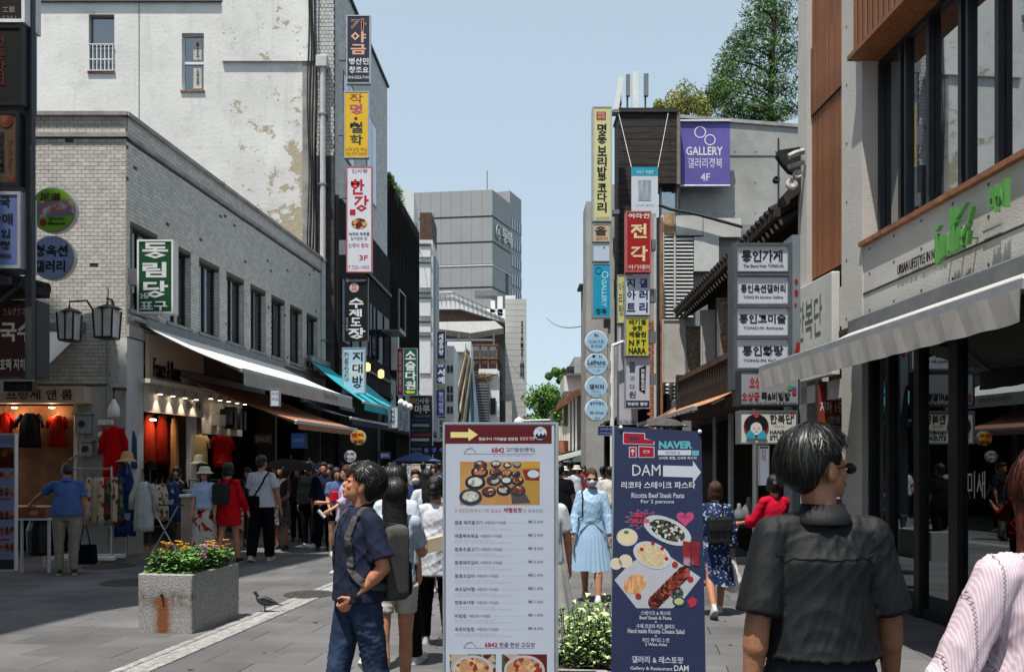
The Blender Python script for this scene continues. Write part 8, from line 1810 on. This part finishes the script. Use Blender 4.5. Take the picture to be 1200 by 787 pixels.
# ---- 3 woman in pink striped shirt at the corner
PINK = mat('pink_stripe_cloth', '#a8949c', rough=.85, var=.06, vs=3, bump=.3, bs=200)
def stripe_mat():
    m = bpy.data.materials.new('pink_stripe'); m.use_nodes = True; n = m.node_tree.nodes; l = m.node_tree.links; b = n['Principled BSDF']; b.inputs['Roughness'].default_value = .85
    tc = n.new('ShaderNodeTexCoord'); sx = n.new('ShaderNodeSeparateXYZ'); l.new(tc.outputs['Object'], sx.inputs[0])
    def mt(op, a, c=None):
        q = n.new('ShaderNodeMath'); q.operation = op
        for i, x in enumerate((a, c)):
            if x is None: continue
            if isinstance(x, (int, float)): q.inputs[i].default_value = x
            else: l.new(x, q.inputs[i])
        return q.outputs[0]
    nz = n.new('ShaderNodeTexNoise'); nz.inputs['Scale'].default_value = 6; l.new(tc.outputs['Object'], nz.inputs[0])
    xs_ = mt('ADD', sx.outputs[0], mt('MULTIPLY', nz.outputs[0], .01)); fr = mt('FRACT', mt('MULTIPLY', xs_, 14)); line = mt('LESS_THAN', mt('ABSOLUTE', mt('SUBTRACT', fr, .5)), .05)
    zz = mt('FRACT', mt('MULTIPLY', sx.outputs[2], 85)); zig = mt('LESS_THAN', mt('ABSOLUTE', mt('SUBTRACT', fr, mt('ADD', .46, mt('MULTIPLY', mt('ABSOLUTE', mt('SUBTRACT', zz, .5)), .16)))), .025)
    fine = mt('GREATER_THAN', mt('SINE', mt('MULTIPLY', xs_, 900)), .2)
    mx = n.new('ShaderNodeMix'); mx.data_type = 'RGBA'; mx.inputs[6].default_value = (*hexc('#b9a2ac'), 1); mx.inputs[7].default_value = (*hexc('#c8bac2'), 1); l.new(fine, mx.inputs[0])
    m2 = n.new('ShaderNodeMix'); m2.data_type = 'RGBA'; m2.inputs[7].default_value = (*hexc('#6c5e68'), 1); l.new(mx.outputs[2], m2.inputs[6]); l.new(zig, m2.inputs[0]); l.new(m2.outputs[2], b.inputs['Base Color']); return m
p = person('woman with red brown hair in a pale pink striped shirt, cut off by the corner', 1237, 2.25, 1.73, 4, dict(kind='shirt', m=stripe_mat(), sleeve='long', collar=True, hem=.8, fold=.012, loose=1.12, slen=.9), dict(kind='pants', m=cloth('#3a3a44')), 'long', '#b07a5c', .013, arms=((0, 26, 10), (0, 16, 10)), hairm=M_HAIRR, near=True, face=0, strands=1200, head=(10, 0))
# ---- 4 woman in light blue dress
LBL = mat('pleated_blue', '#95b4d0', rough=.55, var=.08, vs=3, bump=.12, bs=20, spec=.7); LBW = cloth('#b4c4d4')
p = person('woman in a light blue shirt dress with sunglasses and white face mask', 693, 10.5, 1.64, 172, dict(kind='dress', m=LBL, sleeve='long', dress=True, collar=LBW, fold=.007, loose=1.25, name='bodice'), dict(kind='skirt', m=LBL, z=.42, flare=.27, pleats=26), 'crop', '#b07c62', .014, arms=((4, 14, 10), (6, 12, 14)), legs=((16, 4), (-14, 16)), head=(-8, -4), mask=True, glasses=True, female=True, hairm=M_HAIRD, shoes=M_SHOEW)
M0_ = p.M
MB(M0_).loft([[p.U(((.158 if k else .156)*.92*math.cos(i*math.pi/12), .125*math.sin(i*math.pi/12), z)) for i in range(24)] for k, z in ((0, 1.03), (1, 1.075))], caps=False).build('waist_sash', LBL, p.t, smooth=True)
for dx in (-.035, .02): strap(p, [(0, .13, 1.05), (dx, .15, .95), (dx*1.6, .165, .8)], .03, LBL, 'sash_end')
for dx in (-.05, .05): strap(p, [(0, .135, 1.05), (dx, .15, 1.075), (dx*.4, .14, 1.045)], .03, LBL, 'sash_bow')
strap(p, [(.1, -.1, 1.42), (.11, .0, 1.475), (.12, .1, 1.38), (.13, .13, 1.2), (.15, .12, 1.06)], .02, M_BLACK, 'bag_strap')
# ---- 5 woman in navy floral dress with black backpack
FLO = ramp_mat('navy_floral', 'voronoi', 48, [(0, '#18284a'), (.68, '#223660'), (.8, '#6c84a8'), (.9, '#a0acbc')], bump=.1)
p = person('woman in a navy flowered dress with a black leather backpack, walking away', 838, 9.55, 1.49, 2, dict(kind='dress', m=FLO, sleeve='long', dress=True, fold=.009, loose=1.3, name='bodice'), dict(kind='skirt', m=FLO, z=.4, flare=.25, pleats=9), 'bob', '#a8745a', .014, arms=((4, 10, 10), (2, 12, 6)), legs=((-14, 22), (12, 2)), female=True, hairm=M_HAIRD, face=0, build_=1.12)
BL = mat('black_leather', (.012, .012, .013), rough=.35, var=.2, bump=.2)
bg_ = bagbox(p, (0, -.2, 1.12), (.3, .13, .34), BL, 'backpack', .03); bagbox(p, (0, -.27, 1.19), (.3, .05, .16), BL, 'flap', .02, owner=bg_)
for sd in (-1, 1): strap(p, [(sd*.06, -.16, 1.28), (sd*.09, -.12, 1.42), (sd*.1, -.02, 1.47)], .022, BL, 'shoulder_strap')
hw = p.arm[1][3]; q = p.M @ p.U(hw+Vector((0, 0, -.02)))
t = thing('plastic_bag', 'white plastic bag held by the woman in the navy flowered dress', 'bag', q-Vector((0, 0, .42)))
b = MB(); inv = MW[t.name].inverted()
for z, r_ in ((.02, .03), (.05, .09), (.14, .11), (.24, .08), (.33, .035), (.42, .02)): b.v += [tuple((r_*1.0*math.cos(i*math.pi/6)*(1+.15*math.sin(i*2.3+z*20)), r_*.7*math.sin(i*math.pi/6), z)) for i in range(12)]
b.f = [(i*12+k, i*12+(k+1) % 12, (i+1)*12+(k+1) % 12, (i+1)*12+k) for i in range(5) for k in range(12)]+[tuple(range(11, -1, -1)), tuple(range(60, 72))]
grow('bag', b, .008, mat('plastic_white', (.55, .52, .53), rough=.35, var=.15, vs=12), t, post=folds(.008, 50, 2))
# ---- 6 woman in white blouse behind the menu board
WHB = cloth('#c0c2c8')
p = person('woman in a loose white blouse and black trousers walking away beside the menu board', 511, 7.9, 1.58, 8, dict(kind='blouse', m=WHB, sleeve='long', hem=.74, fold=.014, loose=1.3), dict(kind='pants', m=cloth('#0c0c10'), hem=.8), 'bun', '#a8745a', .014, arms=((0, 18, 20), (0, 10, 10)), legs=((14, 4), (-12, 22)), female=True, face=0, head=(20, 0))
# ---- 7 women behind the navy polo man
p = person('long haired woman in white shorts half hidden behind the man in the navy polo', 462, 6.1, 1.58, 12, dict(kind='shirt', m=cloth('#a8b4c4'), sleeve='short', hem=.92), dict(kind='shorts', m=cloth('#b8b4ac'), len=.5), 'long', '#b88468', .014, legs=((-14, 6), (12, 6)), female=True, face=0, arms=((0, 10, 10), (25, 16, 70)), strands=1200)
q = p.M @ p.U(p.arm[1][3]); t = thing('paper_bag', 'cream paper bag held behind the man in the navy polo', 'bag', q-Vector((-.02, 0, .06)), .3); MB(MW[t.name]).prism([(-.02, -.05, 0), (.2, -.05, .03), (.2, -.05, .15), (-.03, -.05, .1)], (0, .1, 0)).build('bag', cloth('#b4a890'), t)
p = person('woman with short black hair and face turned right behind the navy polo man', 465, 7.1, 1.67, -20, dict(kind='shirt', m=cloth('#c0c8d4'), sleeve='short', loose=1.2), dict(kind='pants', m=cloth('#101014')), 'bob', '#b88468', .014, legs=((-16, 20), (14, 4)), female=True, head=(50, 0), strands=1200)
# ---- mid-distance people
G_L = 'people in the shade along the left shops'; BK = cloth('#0d0e12'); BE = cloth('#8c8478')
p = person('man in a blue polo and beige trousers reaching into the left shop', 78, 13.0, 1.70, 22, dict(kind='polo', m=cloth('#475f92'), sleeve='short', hem=.9, loose=1.12, collar=True), dict(kind='pants', m=BE), 'crop', '#a06c50', .015, arms=((40, 42, 12), (-4, 10, 6)), lean=12, legs=((2, 3), (-2, 3)), face=0, shoes=M_SHOED, build_=1.08, head=(-20, -20))
q = p.M @ p.U(p.arm[1][3]); t = thing('tote_bag', 'black tote bag hanging from the hand of the man in the blue polo', 'bag', q-Vector((0, 0, .62))); c = Vector(t.location)
MB().loft([[(c.x+w2*sx, c.y+.06*sy, c.z+z) for sx, sy in ((-1, -1), (1, -1), (1, 1), (-1, 1))] for z, w2 in ((0, .15), (.05, .17), (.3, .15))]).build('bag', BK, t); MB().tube([(c.x-.08, c.y, c.z+.3), (c.x-.02, c.y, c.z+.6), (c.x+.02, c.y, c.z+.6), (c.x+.08, c.y, c.z+.3)], .01, 5).build('handle', BK, t)
FS = ramp_mat('floral_skirt', 'voronoi', 15, [(0, '#b0aca4'), (.45, '#a8a49c'), (.6, '#a01c20'), (.75, '#1c1c20'), (.85, '#b8b4ac')], bump=.1)
person('woman in a white bucket hat, pale blue T-shirt and red flowered skirt', 240, 14.3, 1.62, 178, dict(kind='tee', m=cloth('#9fb0cc'), sleeve='short', hem=1.0), dict(kind='longskirt', m=FS, z=.2, flare=.24, pleats=8), 'long', '#b88468', .015, glasses=True, female=True, brimhat=cloth('#b8b4a4'), arms=((4, 9, 8), (4, 9, 8)))
p = person('woman in a red jacket with a grey rucksack and bare legs, seen from behind', 268, 14.4, 1.70, -14, dict(kind='jacket', m=cloth('#b30f1c'), sleeve='long', hem=.66, loose=1.25, fold=.014, name='jacket'), dict(kind='shorts', m=cloth('#b30f1c'), len=.3), 'bob', '#b88468', .015, legs=((-8, 12), (10, 2)), female=True, face=0, arms=((20, 12, 60), (10, 14, 20)), shoes=M_SHOED)
bagbox(p, (-.02, -.2, 1.2), (.26, .14, .36), cloth('#2c2e34'), 'rucksack', .06)
for sd in (-1, 1): strap(p, [(sd*.08, -.16, 1.34), (sd*.1, -.08, 1.46), (sd*.11, .02, 1.47)], .03, BK, 'shoulder_strap')
p = person('man in a white T-shirt with a black crossbody bag, seen from behind', 307, 14.8, 1.82, -6, dict(kind='tee', m=cloth('#a9adb4'), sleeve='short', hem=.88, loose=1.18, fold=.012), dict(kind='wide', m=BK), 'crop', '#a06c50', .015, legs=((-10, 8), (6, 2)), face=0, arms=((10, 8, 30), (2, 16, 8)), head=(15, 0), build_=1.05)
strap(p, [(.13, .02, 1.47), (.12, -.1, 1.42), (.05, -.155, 1.25), (-.06, -.16, 1.08), (-.16, -.12, .98)], .03, BK, 'crossbody_strap'); bagbox(p, (-.12, -.2, .97), (.3, .1, .2), BK, 'crossbody_bag', .04)
person('woman in a grey patterned dress under the black umbrella', 330, 16.8, 1.64, 160, dict(kind='d', m=cloth('#4c4a4c'), sleeve='short', dress=True, loose=1.1, name='bodice'), dict(kind='skirt', m=ramp_mat('grey_print', 'voronoi', 40, [(0, '#3c3a3c'), (.5, '#545052'), (.8, '#7c7878')]), z=.5, flare=.2, pleats=7), 'long', '#9c6c54', .018, female=True, arms=((10, 8, 60), (30, 8, 110)), shoes=M_SHOED)
person('man in a black jacket and trousers standing under the navy umbrella', 362, 17.2, 1.72, 165, dict(kind='j', m=cloth('#101216'), sleeve='long', loose=1.15, hem=.85), dict(kind='pants', m=BK), 'short', '#9c6c54', .02, arms=((10, 10, 60), (0, 8, 10)), shoes=M_SHOEW)
person('man in a dark blue shirt and black shorts beside the man in the black jacket', 379, 16.6, 1.70, 190, dict(kind='t', m=cloth('#1a2232'), sleeve='three', loose=1.15), dict(kind='pants', m=BK), 'short', '#9c6c54', .02, arms=((20, 12, 40), (0, 8, 10)), shoes=M_SHOED)
person('girl in a slate blue T-shirt and black shorts with shoulder length hair', 394, 15.6, 1.60, 210, dict(kind='t', m=cloth('#4c5e84'), sleeve='short'), dict(kind='shorts', m=BK, len=.5), 'long', '#a87860', .018, female=True, arms=((0, 10, 40), (10, 8, 30)))
p = person('woman in a lavender shirt and white shorts holding a clear bottle', 407, 13.2, 1.66, 118, dict(kind='t', m=cloth('#a99fba'), sleeve='three', loose=1.3, hem=.82, fold=.013), dict(kind='shorts', m=cloth('#b4aca4'), len=.55), 'longtied', '#b88468', .016, female=True, hairm=M_HAIRD, arms=((30, 10, 30), (20, 10, 70)), legs=((10, 4), (-8, 10)))
bagbox(p, (.06, .2, 1.22), (.2, .1, .18), cloth('#b01c34'), 'red_pouch', .03)
q = p.M @ p.U(p.arm[0][3]); t = thing('water_bottle', 'clear plastic bottle in the hand of the woman in lavender', 'bottle', q); MB().tube([q+Vector((-.1, 0, .05)), q+Vector((.0, 0, -.06))], .026, 10).build('bottle', mat('bottle_clear', (.45, .5, .52), rough=.1), t)
person('man in a navy shirt and white face mask walking toward the camera', 487, 12.4, 1.60, 186, dict(kind='t', m=cloth('#22304f'), sleeve='short', collar=True, loose=1.1), dict(kind='pants', m=BK), 'short', '#a8755a', .018, mask=True, arms=((6, 12, 10), (-4, 10, 20)), legs=((10, 3), (-10, 14)), shoes=M_SHOED)
person('woman in a white top with wavy dark hair just left of the white blouse woman', 500, 11.2, 1.60, 20, dict(kind='t', m=WHB, sleeve='short', loose=1.2), dict(kind='skirt', m=cloth('#8c1c24'), z=.5, flare=.22), 'long', '#a8755a', .018, female=True, face=0, arms=((6, 12, 10), (-4, 10, 20)))
p = person('woman in a crimson blouse with her hair in a bun by the necklace shelf', 907, 9.8, 1.55, 15, dict(kind='t', m=cloth('#b0122c'), sleeve='three', loose=1.3, fold=.013), dict(kind='pants', m=BK), 'bun', '#b07c62', .016, female=True, face=0, arms=((20, 20, 60), (40, 14, 80)), head=(20, 0))
p = person('child in black shorts with a blue star patterned backpack, walking away', 667, 16.6, 1.30, 4, dict(kind='t', m=cloth('#3a4a6c'), sleeve='short'), dict(kind='shorts', m=BK, len=.8), 'crop', '#a06c50', .018, face=0, legs=((8, 3), (-8, 10)))
bagbox(p, (0, -.2, 1.2), (.36, .2, .5), ramp_mat('star_print', 'voronoi', 22, [(0, '#1c2c54'), (.7, '#243a68'), (.88, '#7c90b4')]), 'backpack', .08)
person('man in a black shirt and black trousers at the edge of the white menu board', 656, 15.0, 1.68, -10, dict(kind='t', m=BK, sleeve='short', loose=1.2), dict(kind='pants', m=cloth('#14161c')), 'short', '#a06c50', .018, face=0, legs=((10, 3), (-10, 12)), build_=1.1)
# woman's bare arm and skirt right of the menu board edge
person('woman in a pale grey flared skirt almost hidden behind the white menu board', 639, 7.3, 1.60, 10, dict(kind='t', m=WHB, sleeve='short'), dict(kind='skirt', m=cloth('#a8a8a4'), z=.35, flare=.3), 'bob', '#b07c62', .018, female=True, face=0, arms=((0, 8, 5), (6, 14, 8)), legs=((0, 3), (8, 3)))
# ---- distant crowd: each its own figure
G_C = 'distant pedestrians in the crowd'
cols = ['#16181e', '#a8aab0', '#2c3a58', '#8c2430', '#7c8894', '#c0bcb4', '#1c1c20', '#4c5c70', '#b4b8c0', '#3c3430']
hat_m = cloth('#b8b6ac')
crowd = [(645, 19, 1.62, 170, 1, 'short'), (651, 21, 1.58, 190, 0, 'long'), (661, 23, 1.6, 160, 5, 'hat'), (668, 26, 1.75, 0, 6, 'short'), (676, 24, 1.62, 200, 8, 'hat'), (684, 27, 1.6, 180, 3, 'bob'), (706, 20, 1.6, 10, 8, 'short'), (714, 17, 1.62, 0, 5, 'crop'), (657, 31, 1.7, 0, 2, 'short'), (648, 28, 1.66, 180, 4, 'bob'), (672, 34, 1.7, 180, 9, 'short'), (693, 32, 1.64, 0, 1, 'long'),
         (414, 19, 1.7, 180, 0, 'short'), (421, 22, 1.62, 0, 6, 'long'), (429, 25, 1.7, 180, 2, 'short'), (348, 18.5, 1.62, 180, 6, 'long'), (439, 21, 1.66, 190, 7, 'short'), (449, 26, 1.6, 0, 8, 'bob'), (462, 24, 1.7, 180, 0, 'short'), (473, 20, 1.68, 0, 4, 'short'), (479, 27, 1.62, 180, 3, 'long'), (496, 24, 1.7, 0, 6, 'short'), (508, 21, 1.66, 180, 1, 'bob'), (515, 26, 1.7, 0, 2, 'short'), (400, 20.5, 1.68, 0, 6, 'short'), (322, 19.5, 1.7, 180, 0, 'short'), (337, 20.5, 1.6, 0, 9, 'bob'), (371, 19.0, 1.7, 10, 6, 'short'), (386, 18.6, 1.66, 170, 7, 'long'), (457, 18.2, 1.7, 180, 6, 'short'), (444, 17.6, 1.62, 10, 0, 'long'), (290, 17.5, 1.6, 170, 6, 'bob'), (207, 17.2, 1.62, 180, 0, 'bob')]
cn = ['white', 'black', 'navy', 'dark red', 'grey', 'cream', 'black', 'slate', 'white', 'brown']
cname = {0: 'near black', 1: 'light grey', 2: 'navy', 3: 'dark red', 4: 'grey blue', 5: 'cream', 6: 'black', 7: 'slate', 8: 'off-white', 9: 'brown'}
CH = {}
for k, (px, Y, H, yw, c_, hr) in enumerate(crowd):
    side = 'right of the menu board' if px > 600 else 'in the left crowd'
    where = {645: 'at the menu board edge', 651: 'just right of the menu board', 661: 'above the child', 668: 'behind the child', 676: 'between child and blue dress', 684: 'left of the masked woman', 706: 'right of the masked woman', 714: 'by the navy board edge', 657: 'far behind the child', 648: 'deep behind the board edge', 672: 'deepest behind the child', 693: 'deep behind the masked woman', 414: 'left of the polo man', 421: 'by the round white sign', 429: 'under the yellow round sign', 348: 'under the black umbrella', 439: 'above the polo man', 449: 'beyond the polo man', 462: 'behind the short haired woman', 473: 'left of the masked man', 479: 'left behind the masked man', 496: 'right behind the masked man', 508: 'behind the white blouse', 515: 'at the left edge of the menu board', 400: 'in the dark doorway', 322: 'behind the grey dress', 337: 'under the umbrella rim', 371: 'behind the black jacket', 386: 'behind the slate T-shirt girl', 457: 'beyond the navy backpack', 444: 'beyond the polo man backpack', 290: 'inside the shop by the red jacket', 207: 'inside the shop by the pedestal'}[px]
    person(f'distant {"walker in a white hat and" if hr == "hat" else "walker in"} {cname[c_]} top {where}', px, Y, H, yw, dict(kind='t', m=cloth(cols[c_]), sleeve='short', loose=1.12), dict(kind='pants', m=cloth(['#14161c', '#3c4250', '#6c6458'][k % 3])), 'bob' if hr == 'hat' else hr, ['#a87860', '#9c6c54'][k % 2], .03, face=0, arms=((8 if k % 2 else -8, 9, 12), (-8 if k % 2 else 8, 9, 25)), legs=((10, 4), (-10, 12)) if k % 3 else ((3, 3), (-3, 3)), brimhat=hat_m if hr == 'hat' else None, group=G_C, female=k % 2 == 0, shoes=M_SHOED if k % 2 else M_SHOEW)
finish()
